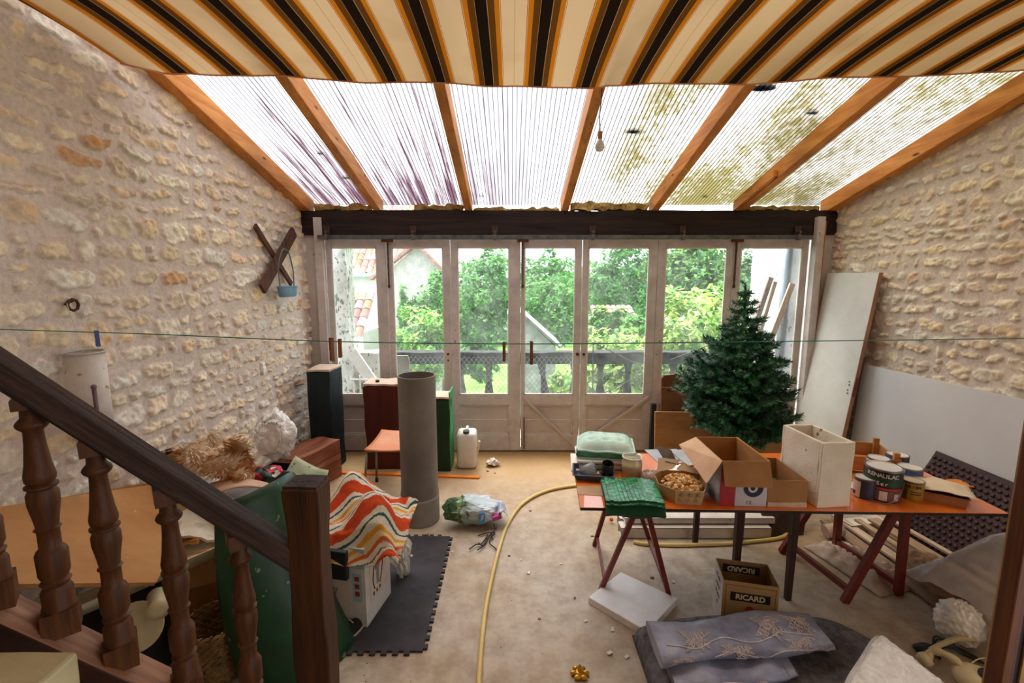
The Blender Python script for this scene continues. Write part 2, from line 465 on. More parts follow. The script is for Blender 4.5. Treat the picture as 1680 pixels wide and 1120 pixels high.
# the house behind the viewer closes the room off
BACKM = mat('plain_plaster', '#a08c78', '#b39f8a', rough=.95)
ob('wall_back', G().lohi((-3.2, -2.0, -.1), (4.4, -1.9, 4.6)), BACKM, kind='structure')
ob('wall_left_back', G().lohi((-2.45, -1.9, -.1), (-2.25, -.15, 4.6)), BACKM, kind='structure')
ob('ceiling', G().lohi((-2.45, -1.9, 4.1), (3.6, -.55, 4.2)), BACKM, kind='structure')
# floor: stained screed
def floor_mat():
    m, nt, bs, out = new_mat('stained_screed')
    t = nd(nt, 'ShaderNodeTexCoord')
    n1 = nd(nt, 'ShaderNodeTexNoise', Scale=1.1, Detail=7.0, Roughness=.62); nt.links.new(t.outputs['Object'], n1.inputs['Vector'])
    r1 = ramp(nt, [(.28, rgb('#9a7a50')), (.42, rgb('#b09c84')), (.58, rgb('#bcb0a2')), (.74, rgb('#8e7357'))]); nt.links.new(n1.outputs['Fac'], r1.inputs[0])
    n2 = nd(nt, 'ShaderNodeTexNoise', Scale=9.0, Detail=8.0, Roughness=.7); nt.links.new(t.outputs['Object'], n2.inputs['Vector'])
    r2 = ramp(nt, [(.3, (.58, .52, .46, 1)), (.62, (1.06, 1.06, 1.06, 1))]); nt.links.new(n2.outputs['Fac'], r2.inputs[0])
    mu = nd(nt, 'ShaderNodeMix', data_type='RGBA', blend_type='MULTIPLY'); mu.inputs[0].default_value = .8
    nt.links.new(r1.outputs[0], mu.inputs[6]); nt.links.new(r2.outputs[0], mu.inputs[7])
    # sandy brown dirt towards the doors, a stain that belongs to the floor
    sx = nd(nt, 'ShaderNodeSeparateXYZ'); nt.links.new(t.outputs['Object'], sx.inputs[0])
    ad = nd(nt, 'ShaderNodeMath', operation='MULTIPLY_ADD'); nt.links.new(n1.outputs['Fac'], ad.inputs[0]); ad.inputs[1].default_value = 2.2; nt.links.new(sx.outputs['Y'], ad.inputs[2])
    mr = nd(nt, 'ShaderNodeMapRange'); mr.inputs[1].default_value = 4.3; mr.inputs[2].default_value = 5.9; nt.links.new(ad.outputs[0], mr.inputs[0])
    mx = nd(nt, 'ShaderNodeMix', data_type='RGBA'); nt.links.new(mr.outputs[0], mx.inputs[0]); nt.links.new(mu.outputs[2], mx.inputs[6]); mx.inputs[7].default_value = rgb('#a27f50')
    # small crumbs of dirt
    v = nd(nt, 'ShaderNodeTexVoronoi', Scale=16.0); nt.links.new(t.outputs['Object'], v.inputs['Vector'])
    rv = ramp(nt, [(.055, (1, 1, 1, 1)), (.075, (0, 0, 0, 1))]); nt.links.new(v.outputs['Distance'], rv.inputs[0])
    n4 = nd(nt, 'ShaderNodeTexNoise', Scale=3.0); nt.links.new(t.outputs['Object'], n4.inputs['Vector'])
    r4 = ramp(nt, [(.5, (0, 0, 0, 1)), (.56, (1, 1, 1, 1))]); nt.links.new(n4.outputs['Fac'], r4.inputs[0])
    mm = nd(nt, 'ShaderNodeMath', operation='MULTIPLY'); nt.links.new(rv.outputs[0], mm.inputs[0]); nt.links.new(r4.outputs[0], mm.inputs[1])
    m2 = nd(nt, 'ShaderNodeMix', data_type='RGBA'); nt.links.new(mm.outputs[0], m2.inputs[0]); nt.links.new(mx.outputs[2], m2.inputs[6]); m2.inputs[7].default_value = rgb('#4a3a2c')
    nt.links.new(m2.outputs[2], bs.inputs['Base Color']); bs.inputs['Roughness'].default_value = .62
    b = nd(nt, 'ShaderNodeBump', Strength=.35, Distance=.01); nt.links.new(n2.outputs['Fac'], b.inputs['Height']); nt.links.new(b.outputs[0], bs.inputs['Normal'])
    return m
g = G().lohi((-2.4, -1.95, -.15), (3.6, 5.06, 0)); ob('floor', g, floor_mat(), kind='structure')

# rafters, wall plate, insulation, sheets
RAFT = wood('rafter_pine', '#b5651f', '#e09a4c', 'y', rough=.6, grain=20, knots='#5d2c10', bump=.2)
DARKB = wood('tarred_beam', '#140d0b', '#37261f', 'x', rough=.75, grain=18, cracks='#080504', bump=.6)
RX = [-2.155, -1.405, -.455, .552, 1.49, 2.39, 3.33]
for i, x in enumerate(RX):
    w = .075 if i not in (0, 6) else .10
    g = G(); h = .15; ys = (5.0, -.6)
    vs = []
    for y in ys:
        for dx, dz in ((-w / 2, 0), (w / 2, 0), (w / 2, h), (-w / 2, h)): vs.append((x + dx, y, roof_z(y) - .012 + dz))
    g.add(vs, [(0, 1, 2, 3), (4, 7, 6, 5), (0, 4, 5, 1), (1, 5, 6, 2), (2, 6, 7, 3), (3, 7, 4, 0)])
    ob('rafter', g, RAFT, bevel=.006, kind='structure')
g = G().bar((2.33, 4.92, roof_z(4.92) + .03), (2.33, 4.2, roof_z(4.2) + .03), .03, .06); ob('rafter_packer', g, RAFT, kind='structure')
g = G().roughbox((.6, 4.98, 2.515), (5.6, .2, .25), seg=44, amp=.012, freq=2.5); ob('wall_plate_beam', g, DARKB, kind='structure')
INS = mat('mineral_wool', '#7d6433', '#b99a5a', rough=1, scale=30, bump=1.0, bscale=90)
for k, (x0, x1, y) in enumerate([(-2.06, -1.47, 4.93), (-1.02, -.52, 4.94), (-.4, .5, 5.0), (.62, 1.42, 4.93), (2.46, 3.2, 4.95)]):
    hh = (.05, .055, .03, .07, .04)[k]
    g = G().roughbox(((x0 + x1) / 2, y, 2.645 + hh / 2), (x1 - x0, .09, hh), seg=30, amp=.035, freq=14, seed=k)
    ob('insulation_strip', g, INS, label=['ragged insulation strip on the dark beam at its left end', 'short ragged insulation strip on the beam below the second roof bay', 'thinnest flat insulation strip on the beam in the middle of the roof', 'thick shaggy insulation strip on the beam right of the fourth rafter', 'insulation strip on the dark beam at its right end'][k], cat='insulation', group='insulation strips on the beam')

def sheet_mat():
    m, nt, bs, out = new_mat('ribbed_roof_sheet'); nt.nodes.remove(bs)
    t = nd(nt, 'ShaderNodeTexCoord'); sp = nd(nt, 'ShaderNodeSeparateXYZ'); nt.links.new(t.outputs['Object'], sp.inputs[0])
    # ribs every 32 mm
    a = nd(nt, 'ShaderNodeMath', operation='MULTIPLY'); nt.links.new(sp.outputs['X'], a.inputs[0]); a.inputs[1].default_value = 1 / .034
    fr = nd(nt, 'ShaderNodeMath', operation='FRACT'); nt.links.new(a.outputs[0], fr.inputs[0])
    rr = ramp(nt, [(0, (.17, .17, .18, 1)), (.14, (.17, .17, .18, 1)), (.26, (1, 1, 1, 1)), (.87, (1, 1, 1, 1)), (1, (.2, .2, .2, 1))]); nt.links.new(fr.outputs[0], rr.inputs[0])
    # streaks running down the slope
    mp = nd(nt, 'ShaderNodeMapping'); mp.inputs['Scale'].default_value = (13, .42, .1); nt.links.new(t.outputs['Object'], mp.inputs[0])
    n = nd(nt, 'ShaderNodeTexNoise', Scale=1.6, Detail=5, Roughness=.7); nt.links.new(mp.outputs[0], n.inputs[0])
    # purple algae: left half and low down
    py = nd(nt, 'ShaderNodeMapRange'); py.inputs[1].default_value = 3.2; py.inputs[2].default_value = 4.9; nt.links.new(sp.outputs['Y'], py.inputs[0])
    px_ = nd(nt, 'ShaderNodeMapRange'); px_.inputs[1].default_value = .9; px_.inputs[2].default_value = -.6; nt.links.new(sp.outputs['X'], px_.inputs[0])
    pw = nd(nt, 'ShaderNodeMath', operation='MULTIPLY_ADD'); nt.links.new(py.outputs[0], pw.inputs[0]); pw.inputs[1].default_value = .16; nt.links.new(n.outputs['Fac'], pw.inputs[2])
    rp = ramp(nt, [(.50, (0, 0, 0, 1)), (.70, (1, 1, 1, 1))]); nt.links.new(pw.outputs[0], rp.inputs[0])
    pm = nd(nt, 'ShaderNodeMath', operation='MULTIPLY'); nt.links.new(rp.outputs[0], pm.inputs[0]); nt.links.new(px_.outputs[0], pm.inputs[1])
    # moss: right half, blotchy
    mp2 = nd(nt, 'ShaderNodeMapping'); mp2.inputs['Scale'].default_value = (1, .45, .3); nt.links.new(t.outputs['Object'], mp2.inputs[0])
    n2 = nd(nt, 'ShaderNodeTexNoise', Scale=1.7, Detail=2, Roughness=.5); nt.links.new(mp2.outputs[0], n2.inputs[0])
    n3 = nd(nt, 'ShaderNodeTexNoise', Scale=26, Detail=5, Roughness=.75); nt.links.new(mp2.outputs[0], n3.inputs[0])
    s = nd(nt, 'ShaderNodeMath', operation='ADD'); nt.links.new(n2.outputs['Fac'], s.inputs[0]); nt.links.new(n3.outputs['Fac'], s.inputs[1])
    r2 = ramp(nt, [(.37, (0, 0, 0, 1)), (.58, (1, 1, 1, 1))])
    hv = nd(nt, 'ShaderNodeMath', operation='MULTIPLY'); hv.inputs[1].default_value = .5; nt.links.new(s.outputs[0], hv.inputs[0]); nt.links.new(hv.outputs[0], r2.inputs[0])
    mxr = nd(nt, 'ShaderNodeMapRange'); mxr.inputs[1].default_value = .5; mxr.inputs[2].default_value = 1.05; nt.links.new(sp.outputs['X'], mxr.inputs[0])
    mm = nd(nt, 'ShaderNodeMath', operation='MULTIPLY'); nt.links.new(r2.outputs[0], mm.inputs[0]); nt.links.new(mxr.outputs[0], mm.inputs[1])
    base = nd(nt, 'ShaderNodeMix', data_type='RGBA'); base.inputs[6].default_value = (.42, .42, .44, 1); base.inputs[7].default_value = rgb('#45323b'); nt.links.new(pm.outputs[0], base.inputs[0])
    b2 = nd(nt, 'ShaderNodeMix', data_type='RGBA'); nt.links.new(mm.outputs[0], b2.inputs[0]); nt.links.new(base.outputs[2], b2.inputs[6]); b2.inputs[7].default_value = rgb('#5a5435')
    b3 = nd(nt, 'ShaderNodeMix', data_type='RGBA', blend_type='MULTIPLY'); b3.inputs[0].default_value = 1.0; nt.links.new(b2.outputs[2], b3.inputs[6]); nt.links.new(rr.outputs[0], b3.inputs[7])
    tr = nd(nt, 'ShaderNodeBsdfTransparent'); tl = nd(nt, 'ShaderNodeBsdfTranslucent')
    nt.links.new(b3.outputs[2], tr.inputs[0]); nt.links.new(b3.outputs[2], tl.inputs[0])
    mx = nd(nt, 'ShaderNodeMixShader'); mx.inputs[0].default_value = .42; nt.links.new(tr.outputs[0], mx.inputs[1]); nt.links.new(tl.outputs[0], mx.inputs[2])
    nt.links.new(mx.outputs[0], out.inputs[0])
    return m
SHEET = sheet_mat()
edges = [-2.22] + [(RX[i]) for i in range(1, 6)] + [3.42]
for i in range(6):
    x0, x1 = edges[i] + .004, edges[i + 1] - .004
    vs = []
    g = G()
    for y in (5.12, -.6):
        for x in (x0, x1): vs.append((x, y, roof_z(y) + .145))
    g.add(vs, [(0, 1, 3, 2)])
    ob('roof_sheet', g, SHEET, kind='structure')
# leaves and clumps lying on the sheets
DEB = mat('leaf_litter', '#1d1d1c', '#3b3a33', rough=1)
for k, (u, v, w) in enumerate([(1250, 142, .09), (1040, 214, .06), (1332, 183, .05), (568, 290, .045), (524, 250, .035), (790, 320, .03), (1156, 321, .03)]):
    y = 3.0
    for _ in range(30):
        p = ray(u, v); s = None
        t = (roof_z(0) + .16 - CAM_H) / (p[2] + .27 * p[1]); q = Vector((p[0] * t, p[1] * t, CAM_H + p[2] * t))
    g = G().ball((0, 0, 0), (w, w * .45, .012), fn=lambda u_: 1 + .5 * fbm(u_ * 3 + Vector((k, 0, 0))))
    ob('leaf_litter', g, DEB, loc=q, rot=(-.263, 0, 0), label=['largest dark leaf clump on the roof sheet right of the fifth rafter', 'dark leaf clump on the mossy roof sheet between fourth and fifth rafter', 'small dark leaf clump on the roof sheet just left of the sixth rafter', 'dark leaf clump on the roof sheet beside the second rafter', 'small dark speck of leaves on the left roof sheet', 'tiny dark speck low on the roof sheet right of the third rafter', 'tiny dark speck low on the roof sheet right of the fifth rafter'][k], cat='leaves', group='leaf clumps on the roof sheets')

# ---------------------------------------------------------------- door wall
PAINT = mat('grey_white_paint', '#b6aba5', '#d3cac4', rough=.6, scale=5, bump=.25, bscale=40, spots='#6d554a', spot_amt=.70)
PAINT2 = mat('grey_white_panel_paint', '#b6a9a1', '#c9beb6', rough=.6, scale=3, bump=.15, spots='#75604f', spot_amt=.72)
GALV = mat('galvanised_rail', '#4c4b4c', '#6f6e70', rough=.45, metal=.6, scale=12)
RUST = mat('rusty_iron', '#3b2a22', '#6a4a38', rough=.8, metal=.3, scale=20)
g = G().bar((-2.02, 4.84, 2.365), (3.12, 4.84, 2.365), .03, .04); tag(ob('sliding_rail', g, GALV, bevel=.004), 'grey steel rail running along the top of the doors', 'rail')
for k, x in enumerate([-1.93, -1.03, -.18, .84, 1.78, 2.98]):
    t = thing('rail_hanger', ['leftmost small steel hanger on the rail', 'second steel hanger from the left, above the seam of the first two doors', 'third steel hanger from the left, above the third door', 'fourth steel hanger from the left, above the fifth door', 'fifth steel hanger from the left, above the sixth door', 'rightmost small steel hanger on the rail'][k], 'hanger', (x, 4.84, 2.385), group='steel hangers on the rail')
    ob('plate', G().box((0, .018, .05), (.06, .006, .09)), RUST, t); ob('bolt', G().tube([(0, -.03, .03), (0, .015, .03)], .012), GALV, t); ob('strap', G().box((0, 0, -.02), (.03, .04, .06)), GALV, t)
# frame posts and side panels
g = G().box((-2.03, 4.90, 1.285), (.085, .07, 2.57)); ob('trim_1', g, PAINT, bevel=.004, kind='structure')
g = G().box((3.195, 4.86, 1.285), (.075, .09, 2.57)); ob('trim_2', g, PAINT, bevel=.004, kind='structure')
g = G().box((3.245, 4.87, 1.28), (.03, .06, 2.5)); ob('trim_3', g, mat('bare_pine_edge', '#a0603f', '#c58a5c'), kind='structure')
g = G().box((-2.14, 4.93, 1.2), (.15, .03, 2.39)); ob('wall_end_left', g, PAINT2, kind='structure')
g = G().box((3.33, 4.92, 1.2), (.17, .03, 2.39)); ob('wall_end_right', g, PAINT2, kind='structure')
g = G().box((.55, 5.0, 2.375), (5.35, .05, .05)); ob('trim_4', g, PAINT, kind='structure')
g = G().box((.55, 5.0, .006), (5.5, .09, .012)); ob('trim_5', g, mat('black_sill', '#1a1512', '#30261f', rough=.8), kind='structure')
DUSTY = clear('dusty_pane', tint=(.93, .97, .98, 1), amount=.975, body='#e6eff0', rough=.08, milky=.17, nscale=2.6, lo=.36, hi=.72)
leaf = [(-1.985, -1.345), (-1.335, -.664), (-.658, .092), (.098, .748), (.757, 1.552), (1.558, 2.352), (2.36, 3.155)]
glassx = [(-1.99 + .062, -1.445), (-1.28, -.737), (-.582, -.032), (.132, .68), (.817, 1.467), (1.64, 2.292), (2.437, 3.092)]
for k in range(7):
    x0, x1 = leaf[k]; gx0, gx1 = glassx[k]; zb, zt = .012, 2.345; gz0, gz1 = .66, 2.265
    y = 4.95
    t = thing('door_%d' % (k + 1), None, None, ((x0 + x1) / 2, y, zb), kind='structure')
    ox = (x0 + x1) / 2
    g = G(); th = .045
    L = lambda a, b, c, d: g.lohi((a - ox, -th / 2, c - zb), (b - ox, th / 2, d - zb))
    L(x0, gx0, zb, zt); L(gx1, x1, zb, zt); L(gx0, gx1, gz1, zt); L(gx0, gx1, .545, gz0); L(gx0, gx1, zb, .20)
    ob('door_frame', g, PAINT, t, bevel=.003)
    g = G()
    for a, b, c, d in ((gx0, gx0 + .012, gz0, gz1), (gx1 - .012, gx1, gz0, gz1), (gx0, gx1, gz0, gz0 + .012), (gx0, gx1, gz1 - .012, gz1)):
        g.lohi((a - ox, -.02, c - zb), (b - ox, -.004, d - zb))
    ob('glazing_bead', g, mat('pale_putty', '#cfc6bf', '#e2dcd6'), t)
    g = G().add([(gx0 - ox, .004, gz0 - zb), (gx1 - ox, .004, gz0 - zb), (gx1 - ox, .004, gz1 - zb), (gx0 - ox, .004, gz1 - zb)], [(0, 1, 2, 3)])
    ob('glass_pane', g, DUSTY, t)
    g = G(); px0, px1 = gx0 + .012, gx1 - .012
    g.lohi((px0 - ox, .0, .21 - zb), (px1 - ox, .015, .365 - zb)); g.lohi((px0 - ox, .0, .369 - zb), (px1 - ox, .015, .535 - zb))
    ob('lower_panel', g, PAINT2, t, bevel=.002)
    g = G()
    for a, b, c, d in ((gx0, gx0 + .016, .20, .545), (gx1 - .016, gx1, .20, .545), (gx0, gx1, .20, .216), (gx0, gx1, .529, .545)):
        g.lohi((a - ox, -.015, c - zb), (b - ox, .004, d - zb))
    ob('panel_moulding', g, PAINT, t, bevel=.002)
    if k == 3:
        g = G().bar((.12 - ox, -.031, .64 - zb), (.72 - ox, -.031, .05 - zb), .016, .024); ob('diagonal_batten', g, PAINT2, t)
        g = G().tube([(.715 - ox, -.03, 1.12 - zb), (.715 - ox, -.055, 1.12 - zb)], .018); ob('knob', g, RUST, t)
    if k == 4:
        g = G().bar((1.52 - ox, -.031, .64 - zb), (.80 - ox, -.031, .12 - zb), .016, .024); ob('diagonal_batten', g, PAINT2, t)
        g = G().tube([(.785 - ox, -.03, 1.12 - zb), (.785 - ox, -.055, 1.12 - zb)], .014); ob('knob', g, RUST, t)
    if k == 1:
        g = G().tube([(-.70 - ox, -.025, 1.12 - zb), (-.70 - ox, -.05, 1.12 - zb)], .013).tube([(-.70 - ox, -.025, 1.05 - zb), (-.70 - ox, -.04, 1.05 - zb)], .010); ob('knob', g, RUST, t)
    if k in (1, 3, 6):
        xx = x0 + .018 - ox
        g = G().bar((xx, -.036, 2.33 - zb), (xx, -.036, 1.87 - zb), .018, .012).tube([(xx, -.036, 1.87 - zb), (xx, -.036, 1.84 - zb)], .014)
        ob('drop_bolt', g, RUST, t); ob('bolt_block', G().box((xx, -.05, 2.335 - zb), (.12, .03, .03)), mat('red_rust', '#4a2116', '#8a4a2c'), t)
    if k in (3,):
        g = G().bar((.135 - ox, -.036, .40 - zb), (.135 - ox, -.036, .04 - zb), .016, .012); ob('foot_bolt', g, RUST, t)
# ---------------------------------------------------------------- awning
def awning_mat():
    m, nt, bs, out = new_mat('striped_awning_canvas')
    t = nd(nt, 'ShaderNodeTexCoord'); sp = nd(nt, 'ShaderNodeSeparateXYZ'); nt.links.new(t.outputs['Object'], sp.inputs[0])
    lx = nd(nt, 'ShaderNodeMath', operation='MINIMUM'); nt.links.new(sp.outputs['X'], lx.inputs[0]); lx.inputs[1].default_value = -1.0
    a = nd(nt, 'ShaderNodeMath', operation='MULTIPLY_ADD'); sx2 = nd(nt, 'ShaderNodeMath', operation='MULTIPLY_ADD'); nt.links.new(lx.outputs[0], sx2.inputs[0]); sx2.inputs[1].default_value = -.045; nt.links.new(sp.outputs['X'], sx2.inputs[2]); nt.links.new(sx2.outputs[0], a.inputs[0]); a.inputs[1].default_value = 1 / .287; a.inputs[2].default_value = .134 / .287 + .3 + 20 - .045 / .287
    f = nd(nt, 'ShaderNodeMath', operation='FRACT'); nt.links.new(a.outputs[0], f.inputs[0])
    cr, rd, og, br, wh, bk = rgb('#d9bf94'), rgb('#ad4412'), rgb('#bb7214'), rgb('#5c3812'), rgb('#b89e72'), rgb('#1a1009')
    st = [(0, rd), (.010, cr), (.018, og), (.095, br), (.2, wh), (.207, bk), (.385, wh), (.392, br), (.50, og), (.578, cr), (.586, rd), (.597, cr)]
    r = ramp(nt, st, 'CONSTANT'); nt.links.new(f.outputs[0], r.inputs[0])
    # seam in the cream band every third stripe
    a2 = nd(nt, 'ShaderNodeMath', operation='MULTIPLY'); nt.links.new(a.outputs[0], a2.inputs[0]); a2.inputs[1].default_value = .3333
    f2 = nd(nt, 'ShaderNodeMath', operation='FRACT'); nt.links.new(a2.outputs[0], f2.inputs[0])
    r2 = ramp(nt, [(0, (1, 1, 1, 1)), (.93, (.72, .66, .6, 1)), (.935, (1, 1, 1, 1))], 'CONSTANT'); nt.links.new(f2.outputs[0], r2.inputs[0])
    n = nd(nt, 'ShaderNodeTexNoise', Scale=2.2, Detail=5.0); nt.links.new(t.outputs['Object'], n.inputs[0])
    rn = ramp(nt, [(.3, (.86, .82, .76, 1)), (.5, (1, 1, 1, 1))]); nt.links.new(n.outputs['Fac'], rn.inputs[0])
    mu = nd(nt, 'ShaderNodeMix', data_type='RGBA', blend_type='MULTIPLY'); mu.inputs[0].default_value = 1; nt.links.new(r.outputs[0], mu.inputs[6]); nt.links.new(r2.outputs[0], mu.inputs[7])
    mu2 = nd(nt, 'ShaderNodeMix', data_type='RGBA', blend_type='MULTIPLY'); mu2.inputs[0].default_value = 1; nt.links.new(mu.outputs[2], mu2.inputs[6]); nt.links.new(rn.outputs[0], mu2.inputs[7])
    nt.links.new(mu2.outputs[2], bs.inputs['Base Color']); bs.inputs['Roughness'].default_value = .9; bs.inputs['Specular IOR Level'].default_value = .1
    tl = nd(nt, 'ShaderNodeBsdfTranslucent'); nt.links.new(mu2.outputs[2], tl.inputs[0])
    mx = nd(nt, 'ShaderNodeMixShader'); mx.inputs[0].default_value = .26; nt.links.new(bs.outputs[0], mx.inputs[1]); nt.links.new(tl.outputs[0], mx.inputs[2])
    nt.links.new(mx.outputs[0], out.inputs[0])
    return m
def awn(s, t):
    x = -2.155 + 5.485 * s; yf = 2.80 + .12 * math.sin(math.pi * min(1, max(0, s * 1.02))) * (1 if s < .5 else .75) ; y = -.5 + (yf + .5) * t
    if x < -2.0: y -= (-2.0 - x) * .9 * t
    z = 3.165 - .05 * math.sin(math.pi * s) + .05 * max(0, s - .6)
    z += .004 * math.sin(s * 44 + 1.5 * t) * (.35 + .65 * t) + .012 * fbm(Vector((s * 6, t * 2, 0)))
    e = max(0, (t - .82) / .18); z -= .03 * e * e * (1 + .2 * math.sin(s * 31)); x += .035 * math.sin(s * 17 + 2) * e * (1 - e * .3)
    if s < .05: z -= .03 * (.05 - s) / .05
    return (x, y, z)
g = G().grid(240, 46, awn)
t = thing('awning', 'striped cream, orange and black canvas awning stretched under the roof', 'awning', (0, 0, 0))
ob('canvas', g, awning_mat(), t, smooth=True)
hem = [Vector(awn(i / 120, 1)) + Vector((0, .003, -.001)) for i in range(121)]
ob('hem', G().tube(hem, .006, 6), mat('hem_orange', '#d08a5a', '#d8a070', rough=.8), t, smooth=True)
# ---------------------------------------------------------------- right foreground post and wall end
g = G()
a0, a1 = atY(1683, 700, 1.0), atY(1611, 1120, 1.0)
xl = a1.x + .0; 
g.lohi((xl, .962, -.1), (xl + .03, 1.0, 3.1)); ob('trim_6', g, wood('dark_oak_post', '#4a2410', '#7a4422', 'z', rough=.5, grain=20), bevel=.004, kind='structure')
g = G().lohi((xl + .03, .966, -.1), (xl + .045, 1.0, 3.1)); ob('gap_shade_strip', g, mat('gap_shade_black', '#120b08', '#1f140e'), kind='structure')  # solid strip; the shade of the gap beside the post is its black colour
g = G().lohi((xl + .045, .962, -.1), (xl + .6, 1.04, 3.1)); ob('wall_near', g, mat('ochre_wallpaper', '#a37a50', '#b58c62', rough=.9), kind='structure')
# ================================================================ OUTSIDE
GZ = -2.9
GRASS = mat('lawn_grass', '#3f7426', '#6f9c44', rough=1, scale=1.2, bump=.8, bscale=20)
g = G().grid(40, 40, lambda s, t: (-32 + 72 * s, 6.3 + 60 * t, GZ + .25 * fbm(Vector((s * 9, t * 9, 0))) + max(0, t * 60 - 20) * .10)); ob('garden_lawn', g, GRASS, smooth=True, kind='structure')
CONC = mat('weathered_concrete', '#8f8d88', '#bcb8b0', rough=.95, scale=4, bump=.5, bscale=30, spots='#3c3f3a', spot_amt=.6)
DARKC = mat('blackened_balustrade', '#0c0f11', '#23292c', rough=.9, scale=8, bump=.6, bscale=30)
g = G().lohi((-2.6, 5.06, -.25), (3.9, 6.05, -.02)); ob('balcony_floor', g, CONC, kind='structure')
g = G().lohi((-2.6, 5.2, GZ), (3.9, 5.98, -.2)); ob('balcony_base', g, CONC, kind='structure')
t = thing('balustrade', 'blackened stone balustrade with turned balusters along the balcony edge', 'balustrade', (.5, 5.92, -.02))
ob('handrail', G().roughbox((-.3, 0, .93), (4.9, .2, .15), seg=60, amp=.012, freq=5), DARKC, t)
ob('plinth', G().box((-.3, 0, .06), (4.9, .2, .12)), DARKC, t)
prof = [(.07, .1), (.07, .15), (.045, .17), (.04, .2), (.062, .3), (.068, .38), (.055, .5), (.035, .62), (.03, .7), (.05, .72), (.035, .75), (.05, .8), (.06, .86)]
bpx = [612, 665, 757, 802, 905, 942, 985, 1030, 1078, 1104, 1133, 1165]
for i, u in enumerate(bpx):
    x = atY(u, 610, 5.92).x
    M = Matrix.Rotation(R(-7), 3, 'Y') if u == 905 else None
    ob('baluster', G().lathe(prof, (x - .5 - (.03 if M else 0), 0, 0), 12, M), DARKC, t, smooth=True)
# chain link in front of it
g = G(); z0, z1 = -.02, .95; xa, xb = -1.75, .8; st = .062
def clipline(x, slope):
    p = [];
    for z in (z0, z1): p.append((x + slope * (z - z0), z))
    (ax, az), (bx_, bz) = p
    if ax > bx_: (ax, az), (bx_, bz) = (bx_, bz), (ax, az)
    if bx_ < xa or ax > xb: return None
    if ax < xa: az += (bz - az) * (xa - ax) / (bx_ - ax); ax = xa
    if bx_ > xb: bz = az + (bz - az) * (xb - ax) / (bx_ - ax); bx_ = xb
    return (ax, az), (bx_, bz)
x = xa - 1
while x < xb + 1:
    for sl in (.8, -.8):
        c = clipline(x, sl)
        if c: g.tube([(c[0][0], 5.74 + .004 * sl, c[0][1]), (c[1][0], 5.74 + .004 * sl, c[1][1])], .0022, 4, False)
    x += st
for p in (xa, xb): g.tube([(p, 5.74, -.02), (p, 5.74, .98)], .012, 6)
tag(ob('wire_fence', g, mat('fence_wire', '#5c625f', '#7c827e', metal=.5)), 'diamond wire mesh fence standing in front of the balustrade', 'fence')
g = G(); FR = mat('dark_steel_tube', '#33383a', '#4a4f50', metal=.4)
p = lambda u, v: atY(u, v, 5.55)
for a, b in (((972, 563), (1190, 562)), ((973, 563), (972, 660)), ((980, 565), (1035, 592)), ((1035, 592), (1060, 600)), ((990, 645), (1062, 610)), ((1164, 563), (1163, 625)), ((1100, 590), (1163, 566))):
    g.tube([p(*a), p(*b)], .007, 6)
q0, q1 = p(972, 655), p(1163, 625)
for q in (q0, q1): g.tube([(q.x, 5.55, q.z), (q.x, 5.55, -.02)], .007, 6)
tag(ob('metal_frame', g, FR), 'thin dark metal tube frame standing on the balcony behind the fifth door', 'frame')
# left pillar and stone base, right white wall with drainpipe
WHITE = mat('limewashed_wall', '#a9a8a2', '#cbcac5', rough=.95, scale=3, bump=.6, bscale=18, spots='#8d928c', spot_amt=.63)
PIL = mat('weathered_white_pillar', '#9c9b90', '#c6c4bc', rough=.95, scale=6, bump=.6, bscale=20, spots='#5f645c', spot_amt=.57, stretch=(1, 1, .5))
a, b = atY(530, 500, 5.45), atY(572, 500, 5.45)
g = G().roughbox(((a.x + b.x) / 2 - .05, 5.55, 1.3), (b.x - a.x + .1, .25, 2.9), seg=26, amp=.03, freq=4); ob('trim_8', g, PIL, kind='structure')
g = G().roughbox((a.x + .33, 5.72, .5), (.55, .3, 1.05), seg=14, amp=.04, freq=5); ob('wall_left_balcony', g, PIL, kind='structure')
wx = atY(1284, 500, 5.31).x
g = G().roughbox((wx + .8, 5.68, .4), (1.6, .75, 6.6), seg=40, amp=.03, freq=3); ob('wall_right_balcony', g, WHITE, kind='structure')
PIPE = mat('zinc_pipe', '#7a8694', '#9aa5b2', rough=.45, metal=.5, scale=3)
dx = atY(1293, 420, 5.24).x
t = thing('drainpipe', 'grey zinc drainpipe on the white wall outside the last door', 'pipe', (dx, 5.235, -.02))
ob('pipe', G().tube([(0, 0, 0), (0, 0, 3.2)], .055, 14), PIPE, t, smooth=True)
ob('bracket', G().tube([(0, 0, 1.44), (0, 0, 1.5)], .062, 14), PIPE, t); ob('bracket', G().tube([(0, 0, 1.4), (0, 0, 1.415)], .065, 14), PIPE, t)
PLK = wood('bare_plank', '#b08a70', '#e2c9b4', 'z', rough=.8, grain=20)
for k, (u0, v0, u1, v1, w, lb) in enumerate([(1265, 455, 1230, 560, .05, 'dark plank leaning outside behind the last door, left of the drainpipe'), (1272, 462, 1238, 575, .035, 'narrow pale plank just right of the dark plank outside the last door'), (1300, 465, 1248, 600, .06, 'widest pale plank leaning outside across the drainpipe')]):
    y1 = 5.14 + .0 * k
    A, B = atY(u0, v0, 5.15), atY(u1, v1, 5.11); D = (B - A).normalized(); Bf = B + D * ((B.z + .0) / -D.z)
    g = G().bar(A, Bf, w, .025, up=(0, 1, 0))
    ob('plank', g, [PLK, mat('old_dark_plank', '#6c5148', '#93766a')][k == 0], label=lb, cat='plank', group='planks leaning outside')
